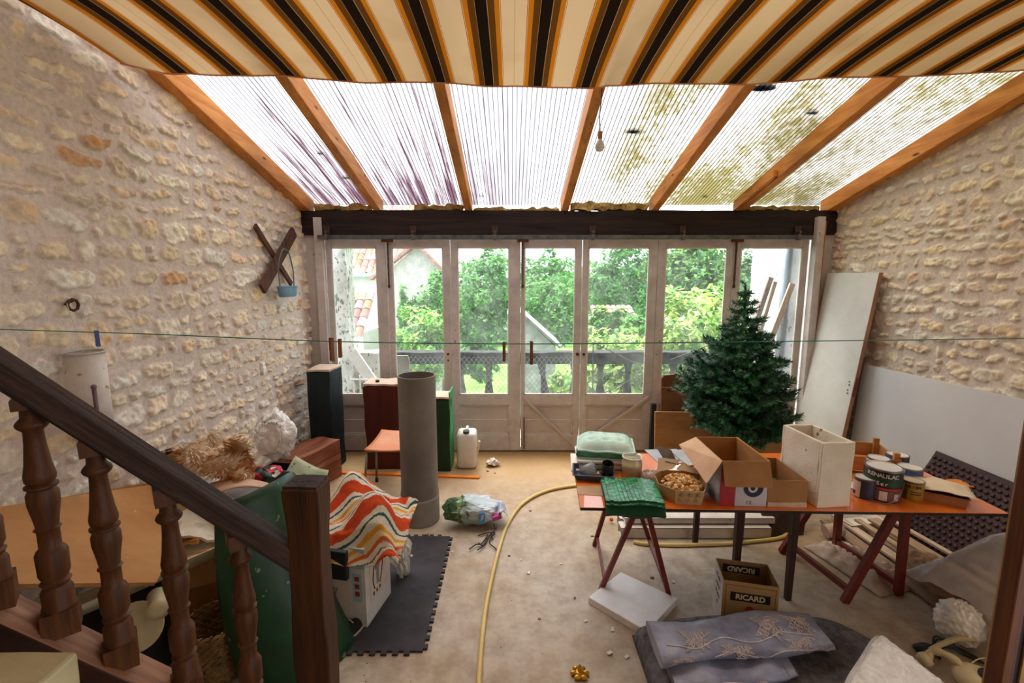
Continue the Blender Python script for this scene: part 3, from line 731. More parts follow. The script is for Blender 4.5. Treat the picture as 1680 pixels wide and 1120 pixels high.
# things on the balcony at the left
A, B = atY(577, 577, 5.3), atY(612, 628, 5.3)
g = G().bar(A, B + (B - A) * ((B.z + .03) / (A.z - B.z)), .13, .03, up=(0, 1, 0)); tag(ob('white_board', g, mat('white_lacquer', '#e8e8e6', '#f4f4f2', rough=.4)), 'white board lying slanted on the balcony behind the first door', 'board')
g = G()
WT = mat('white_tube', '#dcdde2', '#eeeef2', rough=.4)
q = lambda u, v, Y=5.2: atY(u, v, Y)
for a_, b_ in (((575, 622), (603, 622)), ((603, 622), (620, 650)), ((580, 622), (582, 650)), ((590, 615), (592, 650))): g.tube([q(*a_), q(*b_)], .008, 6)
for u in (582, 592, 620): g.tube([q(u, 650), (q(u, 650).x, 5.2, -.02)], .008, 6)
tag(ob('folding_rack', g, WT), 'small white metal rack on the balcony behind the first door', 'rack')
A = q(649, 650, 5.25); B = q(673, 650, 5.25)
g = G(); w = (B.x - A.x) / 2; cx = (A.x + B.x) / 2; zt = q(660, 583, 5.25).z
pts = [(cx - w, 5.25, -.02), (cx + w, 5.25, -.02), (cx + w, 5.25, zt - .05), (cx + w * .8, 5.25, zt), (cx - w * .8, 5.25, zt), (cx - w, 5.25, zt - .05)]
g.poly(pts, .03, (0, -1, 0)); tag(ob('grey_board', g, mat('grey_fibreboard', '#77736b', '#8d8980', rough=.9)), 'grey board with rounded top standing outside behind the second door', 'board')

# houses
TILE_C = [rgb(c)[:3] for c in ('#b98778', '#c9a292', '#a87668', '#d6bcae', '#9a8a82', '#c09486', '#d2ae9c')]
def tiles(g, o, ux, uy, nx, ny, w, l, rs):
    """half-round clay tiles: rows up the slope from o along ux (across) and uy (up)"""
    ux = Vector(ux).normalized(); uy = Vector(uy).normalized(); nn = ux.cross(uy)
    if nn.z < 0: nn = -nn
    for j in range(ny):
        for i in range(nx):
            g.cur = rs.choice(TILE_C); g.cur = tuple(min(1, c * rs.uniform(.45, .8)) for c in g.cur)
            b = Vector(o) + ux * ((i + .5) * w) + uy * (j * l); vs = []
            for q_ in (0, 1):
                for k in range(5):
                    a_ = math.pi * k / 4; r = w * (.54 - .05 * q_)
                    vs.append(b + uy * (q_ * l * 1.06) + ux * (-math.cos(a_) * r) + nn * (math.sin(a_) * r * .8 + .02 * (1 - q_)))
            g.add(vs, [(k, k + 1, 6 + k, 5 + k) for k in range(4)])
TILE = attr_mat('clay_tiles', rough=.95, bump=.3, bscale=20)
rs = random.Random(5)
HW = mat('pale_render', '#b4b4ae', '#cfcec9', rough=.95, scale=1.6, bump=.4, bscale=8, spots='#b4b6b0', spot_amt=.62)
# long house with eave towards us
e0, e1 = atY(540, 449, 13.2), atY(668, 449, 13.2); rt = atY(660, 392, 15.6)
t = thing('neighbour_house', 'long white house with clay tiled roof facing us, left beyond the balcony', 'house', (e0.x, 13.2, GZ))
W = e1.x - e0.x
ob('wall', G().box((W / 2 - 1.9, 2.3, (e0.z - GZ) / 2), (W + 2.9, 2.6, e0.z - GZ)), HW, t)
g = G(); tiles(g, (-3.2, .75, e0.z - GZ), (1, 0, 0), (0, 2.5, rt.z - e0.z + .9), int((W + 3.0) / .2), 12, .2, .32, rs); ob('roof', g, TILE, t, smooth=True)
ob('gutter', G().tube([(-3.2, .7, e0.z - GZ - .05), (W - .2, .7, e0.z - GZ - .05)], .07, 8), mat('zinc_gutter', '#8c98a0', '#aab4ba', metal=.3), t)
# gable house in front
ap, er, el = atY(686, 402, 11.5), atY(728, 447, 11.5), atY(640, 441, 11.5)
t = thing('gable_house', 'pale house with pointed gable behind the second door', 'house', (ap.x, 11.5, GZ))
l = lambda p, dy=0: (p.x - ap.x, dy, p.z - GZ)
base_l, base_r = (el.x - ap.x - .6, 0, 0), (er.x - ap.x, 0, 0)
el2 = (el.x - ap.x - .25, 0, el.z - GZ - .2)
g = G().poly([(el2[0] , 0, 0), base_r, l(er), l(ap), el2], 1.5, (0, -1, 0)); ob('wall', g, mat('pale_roughcast', '#a5a59d', '#c4c3bb', rough=1, scale=5, bump=.5, bscale=14, spots='#9a9c95', spot_amt=.6), t)
g = G(); A_, B_, C_ = Vector(l(ap, -.12)) + Vector((0, 0, .04)), Vector(l(er, -.12)) + Vector((.15, 0, -.08)), Vector(el2) + Vector((-.2, -.12, -.05))
g.bar(A_, B_, .3, .07).bar(A_, C_, .3, .07); ob('verge', g, mat('verge_tiles', '#7c5a52', '#b0877a', rough=.9, scale=9), t)
# low lean-to with tiles, in front left
s0, s1 = atY(573, 498, 9.2), atY(622, 500, 9.2)
t = thing('lean_to', 'low clay tiled lean-to roof below the white house', 'shed', (s0.x, 8.6, GZ))
zz = atY(600, 545, 8.6).z
ob('wall', G().poly([(-1.4, .3, 0), (.35, .3, 0), (.35, .3, zz - GZ - .05), (-1.4, .3, zz - GZ - .2)], 1.5, (0, -1, 0)), HW, t)
g = G(); tiles(g, (-1.5, .15, zz - GZ - .12), (1, 0, 0), (0, .9, .72), 11, 5, .17, .26, rs); ob('roof', g, TILE, t, smooth=True)
# slate-edged shed behind the third and fourth doors
a, b, c = atY(855, 515, 10.5), atY(912, 570, 10.5), atY(832, 515, 10.5)
t = thing('garden_shed', 'grey stone shed with sloping coping in the garden behind the fourth door', 'shed', (a.x, 10.5, GZ))
l = lambda p: (p.x - a.x, 0, p.z - GZ)
g = G().poly([(l(c)[0], 0, 0), (l(b)[0], 0, 0), l(b), l(a), l(c)], 2.0, (0, -1, 0)); ob('wall', g, mat('grey_stone_shed', '#6d716e', '#9a9d98', rough=1, scale=5, bump=.6, bscale=12), t)
g = G().bar(Vector(l(a)) + Vector((0, .6, .05)), Vector(l(b)) + Vector((.1, .6, .02)), 1.5, .08); ob('coping', g, mat('mossy_slate', '#59605f', '#7f8682', rough=.9, scale=8), t)
g = G().bar(Vector(l(a)) + Vector((0, -.17, .1)), Vector(l(b)) + Vector((.1, -.17, .07)), .06, .05); ob('verge', g, mat('pale_verge', '#c4c8c4', '#dfe2de'), t)
# distant wall with tiles on top
a, b = atY(975, 515, 19), atY(1046, 507, 19)
t = thing('garden_wall', 'old garden wall capped with clay tiles behind the fifth door', 'wall', (a.x, 19, GZ))
ob('wall', G().box(((b.x - a.x) / 2, .2, (a.z - GZ) / 2), (b.x - a.x, .4, a.z - GZ)), mat('mossy_wall', '#8f8e74', '#b8b59a', rough=1, scale=3), t)
g = G(); tiles(g, (-.1, -.1, a.z - GZ), (1, 0, .0), (0, .6, .25), int((b.x - a.x) / .22), 2, .22, .35, rs); ob('capping', g, TILE, t)

# plants
LEAF = attr_mat('foliage', rough=.6, bump=0, translucent=.45, spec=.3)
BARK = mat('bark', '#4a3a2a', '#6b5640', rough=1)
def foliage(name, label, blobs, n, size, cols, base, group=None, cat='tree', lobes=None, seed=1, flat=.0):
    rs = random.Random(seed); t = thing(name, label, cat, base, group=group)
    V = []; F = []; C = []; k = 0
    vol = [b[1][0] * b[1][1] + b[1][0] * b[1][2] for b in blobs]; tot = sum(vol)
    for (c, r), vv in zip(blobs, vol):
        sub = [(Vector((rs.gauss(0, 1), rs.gauss(0, 1), rs.gauss(0, 1))).normalized() * rs.uniform(.45, .95), rs.uniform(.18, .4)) for _ in range(26)]
        tone = rs.uniform(.8, 1.15)
        for _ in range(int(n * vv / tot)):
            d, q = rs.choice(sub); o = Vector((rs.gauss(0, 1), rs.gauss(0, 1), rs.gauss(0, 1))).normalized() * q * rs.uniform(.6, 1)
            u_ = d + o; p = Vector((c[0] + u_.x * r[0], c[1] + u_.y * r[1], c[2] + u_.z * r[2])) - Vector(base)
            if p.z < 0: continue
            s = size * rs.uniform(.6, 1.3)
            nrm = (u_.normalized() + Vector((rs.gauss(0, .6), rs.gauss(0, .6), rs.gauss(0, .6) + .5))).normalized()
            a_ = nrm.orthogonal().normalized(); a_ = Matrix.Rotation(rs.uniform(0, 6.28), 3, nrm) @ a_; b_ = nrm.cross(a_)
            V += [p - a_ * s, p + b_ * s * .45, p + a_ * s, p - b_ * s * .45]; F.append((k, k + 1, k + 2, k + 3)); k += 4
            cc = rs.choice(cols); m_ = tone * rs.uniform(.75, 1.25); C += [tuple(min(1, x * m_) for x in cc)] * 4
    g = G(); g.v = [tuple(v) for v in V]; g.f = F; g.c = C; g.mi = [0] * len(F); ob('foliage', g, LEAF, t)
    c, r = max(blobs, key=lambda b: b[1][0])
    g = G().tube([(c[0] - base[0], c[1] - base[1], 0), (c[0] - base[0] + .1, c[1] - base[1], max(.3, c[2] - base[2]))], [.04 + .06 * r[0], .03 + .03 * r[0]], 8); ob('trunk', g, BARK, t)
gr = lambda *h: [tuple(min(1, q_ * .85) for q_ in rgb(x)[:3]) for x in h]
gr2 = gr
DG = gr2('#3f7240', '#4d8449', '#5b9650', '#356338', '#6ea35c'); MG = gr('#58a044', '#6fb452', '#4a8a3a', '#86c264'); YG = gr('#b5d46a', '#cbe286', '#9cc452', '#dcec9e', '#e4e8b0'); BG = gr('#6f9a70', '#84ab84', '#5d8a62', '#9abf94')
P = lambda u, v, y: tuple(atY(u, v, y))
def G0(u, y): p = atY(u, 500, y); return (p.x, y, GZ)
foliage('garden_shrub', 'bushy green shrub directly behind the second door', [(P(688, 560, 9.2), (.62, .6, .75)), (P(660, 585, 9.0), (.5, .5, .6)), (P(715, 575, 9.0), (.45, .5, .7))], 7500, .055, MG + YG[:2], G0(688, 9.2), cat='shrub', seed=2)
foliage('garden_shrub', 'upright feathery shrub rising against the gable house', [(P(668, 505, 9.9), (.22, .3, .55)), (P(700, 515, 9.9), (.25, .3, .55)), (P(722, 500, 10.2), (.3, .3, .8))], 3200, .06, MG + DG[2:], G0(690, 9.9), cat='shrub', seed=3)
foliage('garden_tree', 'leafy green tree behind the third door', [(P(785, 520, 14.2), (1.0, .9, 1.4)), (P(800, 470, 15), (1.1, 1, 1.4)), (P(780, 590, 14), (1.0, .8, .8))], 11000, .085, MG + BG[:2], G0(785, 14.2), group='trees in the garden', seed=4)
foliage('garden_tree', 'round deep green tree behind the fourth door', [(P(905, 500, 15), (1.2, 1, 1.4)), (P(925, 520, 14), (.7, .8, 1.1)), (P(890, 455, 17), (1.2, 1, 1.1))], 11000, .085, MG + DG[:3], G0(905, 15), group='trees in the garden', seed=5)
foliage('bright_shrub', 'large yellow-green leafy shrub just beyond the balustrade at the right', [(P(1030, 600, 7.6), (.85, .6, .75)), (P(1110, 560, 7.9), (.85, .6, .85)), (P(1150, 545, 7.9), (.7, .5, .8)), (P(1080, 640, 7.6), (1.2, .6, .8)), (P(960, 640, 7.9), (.7, .5, .6)), (P(1145, 640, 7.6), (.8, .5, .9))], 15000, .07, YG + MG[:2], G0(1080, 7.7), cat='shrub', seed=6)
foliage('garden_tree', 'tall dark green tree filling the sixth door', [(P(1140, 455, 13), (1.3, 1, 1.5)), (P(1165, 500, 12.5), (1.0, 1, 1.2)), (P(1110, 420, 14), (1.0, 1, 1.0))], 12000, .085, DG + gr('#8aa548'), G0(1140, 13), group='trees in the garden', seed=8)
foliage('garden_tree', 'green tree seen at the left edge of the last door', [(P(1240, 470, 12.6), (.8, .8, 1.3))], 6000, .08, DG[1:] + BG, G0(1240, 12), group='trees in the garden', seed=9)
foliage('garden_tree', 'tall loose tree behind the upper half of the fifth door', [(P(1030, 440, 24), (2.4, 1.5, 2.0)), (P(1060, 470, 23.5), (1.6, 1, 1.6)), (P(985, 465, 25), (1.8, 1, 1.5))], 12000, .13, MG + BG + DG[:2], G0(1030, 24), group='trees in the garden', seed=10)
foliage('low_hedge', 'low green hedge in front of the tiled garden wall', [(P(1000, 540, 16.5), (.8, .5, .8)), (P(1040, 545, 17), (1.2, .5, .7))], 5000, .09, MG, G0(990, 16), cat='shrub', seed=11)
for k, (u, v, y, r, lb) in enumerate([(600, 440, 46, 6, 'far hazy tree behind the houses at the left'), (745, 440, 33, 5, 'far hazy tree above the gable house'), (840, 432, 44, 5.5, 'far hazy tree behind the third and fourth doors'), (935, 436, 33, 5.5, 'far hazy tree behind the fourth and fifth doors'), (1040, 425, 44, 5.5, 'far tree with the highest crown behind the fifth door'), (1150, 420, 33, 5.5, 'far tree behind the sixth door'), (1260, 430, 44, 5.5, 'far tree behind the last door')]):
    p0 = P(u, v, y); foliage('distant_tree', lb, [((p0[0], y, p0[2] - r * .75), (r, 2, r * .8)), ((p0[0] + r * .5, y - 2, p0[2] - r * 1.2), (r * .8, 2, r * .7))], 7000, .3, BG + DG[1:3], (p0[0], y, GZ + (y - 26) * .1), group='distant trees', seed=20 + k)
# ================================================================ STAIRCASE (near left)
OAK = wood('old_turned_oak', '#2e1709', '#6b3f1f', 'z', rough=.5, grain=16, cracks='#1c0e06', bump=.4)
RAILW = wood('dark_weathered_rail', '#150b09', '#58433b', 'x', rough=.75, grain=60, cracks='#0d0706', bump=.9)
NEWEL = wood('hewn_newel_oak', '#1c0d06', '#5e3414', 'z', rough=.55, grain=14, cracks='#120803', bump=.8)
STRW = wood('pinkish_stringer_oak', '#7d543e', '#bd8b6e', 'x', rough=.7, grain=18, cracks='#2c1710', bump=.5)
st = thing('staircase', 'old dark oak stair with turned balusters and thick hewn newel post in the foreground', 'staircase', (-.70, 1.52, 0))
SO = Vector((-.70, 1.52, 0))
nt_ = atY(497, 806, 1.46)
g = G().roughbox((-.028, 0, nt_.z / 2), (.118, .115, nt_.z), seg=26, amp=.012, freq=5, rot=(0, 0, R(4)))
ob('newel_post', g, NEWEL, st, smooth=False, bevel=.006)
g = G().roughbox((-.028, 0, nt_.z + .004), (.108, .10, .016), seg=8, amp=.01, freq=9); ob('post_top', g, mat('dark_end_grain', '#241714', '#4a3833', scale=20, bump=.6), st)
A_ = Vector((-.79, 1.45, 0)); ya = 1.22
pA = atY(460, 892, 1.45); pB = atY(0, 595, ya); RD = (pB - pA); rdn = RD.normalized()
perp = Vector((-RD.y, RD.x, 0)).normalized()
if perp.y < 0: perp = -perp
a0 = pA - RD * .12; b0 = pA + RD * 1.9
hw, hh = .085, .098
g = G(); vs = []
for p_ in (a0, b0):
    for i, j in ((0, 0), (1, 0), (1, -1), (.15, -1), (0, -.92)): vs.append(p_ + perp * (hw * i) + Vector((0, 0, hh * j)) - SO)
g.add(vs, [(0, 1, 2, 3, 4), (9, 8, 7, 6, 5), (0, 5, 6, 1), (1, 6, 7, 2), (2, 7, 8, 3), (3, 8, 9, 4), (4, 9, 5, 0)])
me_ang = math.atan2(RD.y, RD.x)
RM = Matrix((rdn, perp, rdn.cross(perp))).transposed().to_4x4()
def along(g_):
    Mi = RM.inverted(); g_.v = [tuple(Mi @ Vector(v)) for v in g_.v]; return g_
o = ob('handrail', along(g), RAILW, st, bevel=.006); o.rotation_euler = RM.to_euler()
prof = [(.015, .06), (.022, .05), (.024, .02), (.034, .008), (.037, 0), (.034, -.008), (.022, -.02), (.024, -.06), (.03, -.12), (.036, -.155), (.035, -.17), (.029, -.178), (.038, -.184), (.038, -.19), (.03, -.196), (.037, -.212), (.037, -.24), (.029, -.29), (.026, -.315), (.032, -.321), (.026, -.328), (.026, -.38), (.033, -.388), (.038, -.40), (.037, -.465), (.029, -.484), (.037, -.492), (.030, -.505), (.038, -.522), (.038, -.565), (.041, -.572), (.041, -.58), (.03, -.582)]
cols = [(35, 695), (146, 769), (268, 847), (389, 915)]
ts = []
for (u, v) in cols:
    b_ = (v - 560) / FPX; r = ((u - 840) / FPX) / (math.cos(PITCH) - b_ * math.sin(PITCH))
    t_ = (pA.x - pA.y * r) / (-(RD.x) + r * RD.y) * 1.0
    t_ = (r * pA.y - pA.x) / (RD.x - r * RD.y); ts.append(t_)
ts.append(ts[0] + (ts[0] - ts[1]) * 1.02)
cz = None
offs = []
for k, t_ in enumerate(ts):
    q = pA + RD * t_ + perp * .045
    if k < 4:
        y_ = q.y; zc = atY(cols[k][0], cols[k][1], y_).z; offs.append(q.z - zc)
    else: zc = q.z - sum(offs) / 4
    g = G().lathe(prof[::-1], (0, 0, 0), 20)
    g.roughbox((0, 0, -.62), (.084, .084, .085), seg=4, amp=.004, freq=20, seed=k)
    tp = q.z - zc - .085
    g.roughbox((-.014, 0, .05 + (tp - .05) / 2), (.096, .075, tp - .05), seg=4, amp=.003, freq=20, seed=k + 9)
    ob('baluster', g, OAK, st, loc=Vector((q.x, q.y, zc)) - SO, rot=(0, 0, me_ang + R(20)), sharp=50, smooth=True)
off = sum(offs) / 4
g = G(); vs = []
for p_ in (a0, b0):
    for i, j in ((-.25, 0), (1.15, 0), (1.15, -1), (-.25, -1)): vs.append(p_ + perp * (.085 * i) + Vector((0, 0, -off - .645 + .26 * j)) - SO)
g.add(vs, [(0, 1, 2, 3), (4, 7, 6, 5), (0, 4, 5, 1), (1, 5, 6, 2), (2, 6, 7, 3), (3, 7, 4, 0)])
g.mi = [0, 0, 0, 1, 0, 0]
g.mi = [1 if k in (2,) else 0 for k in range(6)]
o = ob('stringer', along(g), [mat('dark_varnished_side', '#1c0d08', '#38190f', rough=.5), STRW], st, bevel=.006); o.rotation_euler = RM.to_euler()
c = atY(127, 1066, 1.0)
for k in range(3):
    cc = c + Vector((RD.x, RD.y * .1, 0)) * (k * .42) + Vector((0, 0, .21 * k)) 
    g = G().roughbox((cc.x - .3 - SO.x, cc.y - .3 - SO.y, cc.z - .12 - SO.z), (.6, .6, .24), seg=10, amp=.006, freq=6, seed=k)
    if k == 0: ob('tread', g, mat('cream_tread', '#b5ab84', '#cfc59f', rough=.7), st, bevel=.01)

# ================================================================ LEFT WALL HANGINGS
DW = wood('dark_stick', '#3c2318', '#70483a', 'z', rough=.8, grain=20)
wallp = lambda u, v, o=.075: atX(u, v, XL + o)
g = G().bar(wallp(482, 380), wallp(430, 474), .10, .03, up=(1, 0, 0))
crA = thing('wooden_cross', 'two dark sticks nailed in a cross on the left stone wall by the doors', 'cross', tuple(wallp(455, 425)))
o = ob('thick_stick', g, DW, crA); o.location = -Vector(crA.location)
g = G().bar(wallp(418, 370, .045), wallp(478, 466, .045), .05, .02, up=(1, 0, 0)); o = ob('thin_stick', g, DW, crA); o.location = -Vector(crA.location)
bp = wallp(472, 478, .13)
bk = thing('hanging_basket', 'small blue plastic planter hanging by its handle from the wooden cross', 'basket', tuple(bp))
BLUE = mat('dusty_blue_plastic', '#5b83a6', '#7a9fbd', rough=.6)
g = G(); n = 20; prof_ = [(1, 1.15, .045), (.86, 1.0, -.04), (.8, .95, -.045)]
for i, (ra, rb, z) in enumerate(prof_): g.v += [(.055 * ra * math.cos(6.2832 * k / n), .13 * rb * math.sin(6.2832 * k / n) , z) for k in range(n)]
for i in range(2):
    for k in range(n): g.f.append((i * n + k, i * n + (k + 1) % n, (i + 1) * n + (k + 1) % n, (i + 1) * n + k))
g.f.append(tuple(2 * n + k for k in range(n))); g.mi = [0] * len(g.f)
ob('bowl', g, BLUE, bk, solid=.006, smooth=True, sharp=50)
ob('rim', G().tube([(.058 * math.cos(6.2832 * k / n), .15 * math.sin(6.2832 * k / n), .045) for k in range(n + 1)], .006, 6), BLUE, bk)
hd = smooth_path([(0, -.13, .04), (0, -.14, .22), (0, -.06, .36), (0, 0, .385), (0, .07, .35), (0, .13, .2), (0, .13, .04)], 5)
ob('handle', G().tube(hd, .006, 6), mat('grey_wire', '#54626a', '#6f7c84'), bk, smooth=True)
rg = wallp(120, 500, .04)
g = G().tube([(0, .028 * math.cos(a / 8 * 6.2832), .028 * math.sin(a / 8 * 6.2832)) for a in range(9)], .007, 6); g.tube([(-.05, 0, 0), (0, 0, .02)], .006)
tag(ob('iron_ring', g, RUST, loc=rg), 'rusty iron ring fixed in the left stone wall above the white tube', 'ring')
q = wallp(137, 578, .12)
tb = thing('wall_tube', 'dirty white plastic tube dispenser hanging on the left wall behind the handrail', 'dispenser', tuple(q + Vector((0, 0, -.42))))
ob('shell', G().tube([(0, 0, 0), (0, 0, .42)], .078, 20, False), mat('grubby_white_plastic', '#c9bfb6', '#e2dbd3', rough=.5, scale=7, spots='#a8785c', spot_amt=.66), tb, smooth=True, solid=.004)
ob('rim', G().tube([(.08 * math.cos(6.2832 * k / 20), .08 * math.sin(6.2832 * k / 20), .42) for k in range(21)], .006, 6), mat('grey_rim', '#a8a8a8', '#c4c4c4'), tb)
ob('blue_clip', G().box((.055, -.062, .03), (.04, .03, .05)), mat('clip_blue', '#5a7fa8', '#6d90b5'), tb)
ob('printed_mark', G().box((.07, -.045, .16), (.012, .012, .18)).ball((.07, -.045, .26), .012), mat('mark_purple', '#6a4f5c', '#7d6470'), tb)
ob('string', G().tube([(0, 0, .42), (-.03, -.02, .66)], .0015, 4), mat('string_white', '#d8d2c8'), tb)

# ================================================================ STUFF UNDER THE LEFT WALL
CHIP = mat('chipboard_panel', '#b27c48', '#cc9a63', rough=.85, scale=2.5, bump=.12, bscale=150, spots='#e2c9a0', spot_amt=.71)
nrm = Vector((.317, .192, .558)).normalized(); d0 = Vector((-2.15, 2.0, .93)).dot(nrm)
def onp(u, v):
    r_ = Vector(ray(u, v)); t_ = (d0 - CAM_H * nrm.z) / r_.dot(nrm); return r_ * t_ + Vector((0, 0, CAM_H))
pts = [onp(*p_) for p_ in ((76, 818), (228, 792), (280, 790), (316, 843), (256, 955), (0, 958))]
e = onp(-60, 900); e.x = max(e.x, -2.0); pts.append(e); pts.append(pts[0] + Vector((0, -.3, .103)))
for p_ in pts: p_.x = max(p_.x, -2.125)
g = G().poly(pts, .016, nrm); tag(ob('chipboard_panel', g, CHIP), 'large orange-brown chipboard sheet leaning on the left wall under the handrail', 'board')
tag(ob('white_shelf_panel', G().box((0, 0, 0), (.34, .5, .018)), mat('white_melamine', '#d6d4ca', '#e6e4dc', rough=.5), loc=atZ(300, 880, .62) + Vector((-.02, .12, -.04)), rot=(R(10), R(18), R(-25))), 'white board sticking out right of the chipboard sheet', 'board')
PAPERS = mat('old_papers', '#cfc4ae', '#e5dccb', rough=.9)
q = atZ(322, 868, .6)
g = G().grid(12, 9, lambda s, t: ((s - .5) * .3, (t - .5) * .22, .03 * math.sin(s * 5) + .02 * fbm(Vector((s * 4, t * 4, 0)))))
tag(ob('paper_sheaf', g, PAPERS, loc=q, rot=(0, R(8), R(25)), solid=.012), 'curled pale papers with a torn orange edge between two stair balusters', 'paper')
g = G().roughbox((0, 0, 0), (.2, .03, .02), seg=14, amp=.02, freq=20); tag(ob('torn_packing', g, mat('orange_foam', '#b9762f', '#d89a55'), loc=q + Vector((-.02, -.12, -.01)), rot=(0, 0, R(20))), 'torn strip of orange packing on the curled papers', 'packing')
tag(ob('plastic_trough', G().grid(16, 8, lambda s, t: ((t - .5) * .16, (s - .5) * .75, .07 * (2 * t - 1) ** 2)), mat('cream_plastic', '#cfc6a8', '#e2dabf', rough=.35), loc=atZ(215, 975, .5) + Vector((-.05, .1, -.05)), rot=(R(8), R(-10), R(-52)), solid=.006, smooth=True), 'cream plastic trough lying below the chipboard sheet between the balusters', 'trough')
q = atZ(228, 1025, .42)
g = G().lathe([(0, 0), (.05, .0), (.052, .006), (.10, .022), (.105, .03), (.10, .034), (.05, .014), (0, .012)], n=32)
tag(ob('round_dish', g, mat('ivory_dish', '#d4c69c', '#e2d7b5', rough=.35), loc=q, rot=(R(68), 0, R(20)), smooth=True), 'round ivory dish standing on edge below the cream trough', 'dish')
q = atZ(258, 975, .5)
tag(ob('lamp_socket', G().lathe([(.03, 0), (.04, .01), (.04, .1), (.045, .13), (.02, .14), (0, .14)], n=20), mat('ivory_dish', '#d4c69c'), loc=q, rot=(R(90), R(20), R(40)), smooth=True), 'ivory plastic fitting with a round end right of the cream trough', 'fitting')
BOXC = mat('brown_cardboard', '#94683e', '#a97c4e', rough=.9, scale=4, bump=.1)
def carton(g, w, d, h, th=.005):
    g.box((0, -d / 2 + th / 2, h / 2), (w, th, h)).box((0, d / 2 - th / 2, h / 2), (w, th, h)).box((-w / 2 + th / 2, 0, h / 2), (th, d - 2 * th, h)).box((w / 2 - th / 2, 0, h / 2), (th, d - 2 * th, h)).box((0, 0, th / 2), (w - 2 * th, d - 2 * th, th)); return g
q = atZ(352, 1040, .05); 
t = thing('cardboard_box', 'tall open brown cardboard box standing behind the right-hand baluster', 'box', (q.x - .12, q.y + .12, 0), R(28))
ob('body', carton(G(), .3, .3, .52), BOXC, t)
ob('flap', G().box((.05, -.155, .44), (.2, .006, .2), rot=(R(4), 0, 0)), mat('pale_cardboard', '#b98a58', '#c99c6c'), t)
# wicker basket
q = atZ(385, 1115, .0)
WK = mat('dry_wicker', '#6e5334', '#a3834f', rough=.9, scale=12)
g = G()
for k in range(16):
    r = .10 + .045 * (k / 15); n = 44
    g.tube([((r + .006 * (1 if (i + k) % 2 else -1)) * math.cos(6.2832 * i / n), (r + .006 * (1 if (i + k) % 2 else -1)) * math.sin(6.2832 * i / n), .012 + k * .018) for i in range(n + 1)], .008, 5)
for i in range(22):
    a = 6.2832 * i / 22; g.tube([(.1 * math.cos(a), .1 * math.sin(a), 0), (.148 * math.cos(a), .148 * math.sin(a), .30)], .005, 5)
g.lathe([(0, 0), (.1, 0), (.1, .01), (0, .01)], n=22)
tag(ob('wicker_basket', g, WK, loc=(q.x - .1, q.y + .06, 0)), 'woven wicker basket on the floor behind the last baluster', 'basket')
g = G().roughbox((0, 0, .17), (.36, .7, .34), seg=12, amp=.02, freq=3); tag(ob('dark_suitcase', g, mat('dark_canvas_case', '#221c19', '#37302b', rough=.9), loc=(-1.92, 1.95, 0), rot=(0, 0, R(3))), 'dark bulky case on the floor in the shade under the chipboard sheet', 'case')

# green plastic sheet standing curled behind the newel post
GR = mat('green_vinyl', '#0d2c19', '#1f4a2d', rough=.45, scale=4, bump=.06, bscale=30, spots='#7c8a68', spot_amt=.66)
top = [atY(352, 832, 2.0), atY(385, 818, 2.05), atY(420, 803, 2.12), atY(455, 787, 2.2), atY(474, 778, 2.32), atY(481, 784, 2.46)]
bot = [atZ(395, 1120), atZ(425, 1126), atZ(480, 1122), atZ(540, 1100), atZ(574, 1070), atZ(580, 1050)]
tp_, bt_ = smooth_path(top, 6), smooth_path(bot, 6); nn = len(tp_)
def gs(s, t):
    i = min(nn - 1, int(s * (nn - 1) + .5)); p_ = tp_[i].lerp(bt_[i], t); return p_ + Vector((0, -.06 * math.sin(math.pi * t) - .03 * math.sin(s * 5), .004))
tag(ob('green_vinyl_sheet', G().grid(nn, 20, gs), GR, smooth=True, solid=.006), 'dark green scratched vinyl sheet standing curled behind the newel post', 'sheet')
PG = mat('pale_green_plastic', '#8fa586', '#c6cbb0', rough=.5, scale=5, bump=.05, spots='#5e7a56', spot_amt=.62)
c4 = [atY(484, 747, 3.1), atY(539, 771, 3.0), atY(523, 826, 2.85), atY(448, 812, 2.9)]
def pg(s, t):
    a = c4[0].lerp(c4[1], s); b = c4[3].lerp(c4[2], s); p_ = a.lerp(b, t); return p_ + Vector((0, .05, -.05)) * math.sin(math.pi * s) * (1 - t * .5)
tag(ob('pale_green_sheet', G().grid(14, 10, pg), PG, smooth=True, solid=.005), 'pale green plastic sheet with a pointed corner behind the dark green one', 'sheet')
g = G().box((0, 0, .2), (.12, .3, .4)); tag(ob('storage_carton', g, BOXC, loc=(-1.38, 2.97, 0)), 'brown carton on the floor supporting the pale green sheet', 'box')
# heap behind: box, cardboard, toy dog, crate, bags
c4b = [atY(345, 790, 2.55), atY(440, 790, 2.5), atY(435, 798, 2.4), atY(345, 812, 2.4)]
tag(ob('cardboard_sheet', G().grid(16, 6, lambda s, t_: (c4b[0].lerp(c4b[1], s)).lerp(c4b[3].lerp(c4b[2], s), t_) + Vector((0, 0, .03 * math.sin(3.14 * s) - .01))), mat('pink_beige_card', '#c09a84', '#d4b29c', rough=.85), smooth=True, solid=.006), 'curved pinkish cardboard sheet under the toy dog', 'cardboard')
tag(ob('grey_book', G().box((0, 0, 0), (.3, .22, .03)), mat('grey_cover', '#6f6a66', '#8a8580'), loc=atY(400, 806, 2.6) + Vector((0, .08, -.05)), rot=(0, 0, R(15))), 'flat grey book lying under the curved cardboard sheet', 'book')

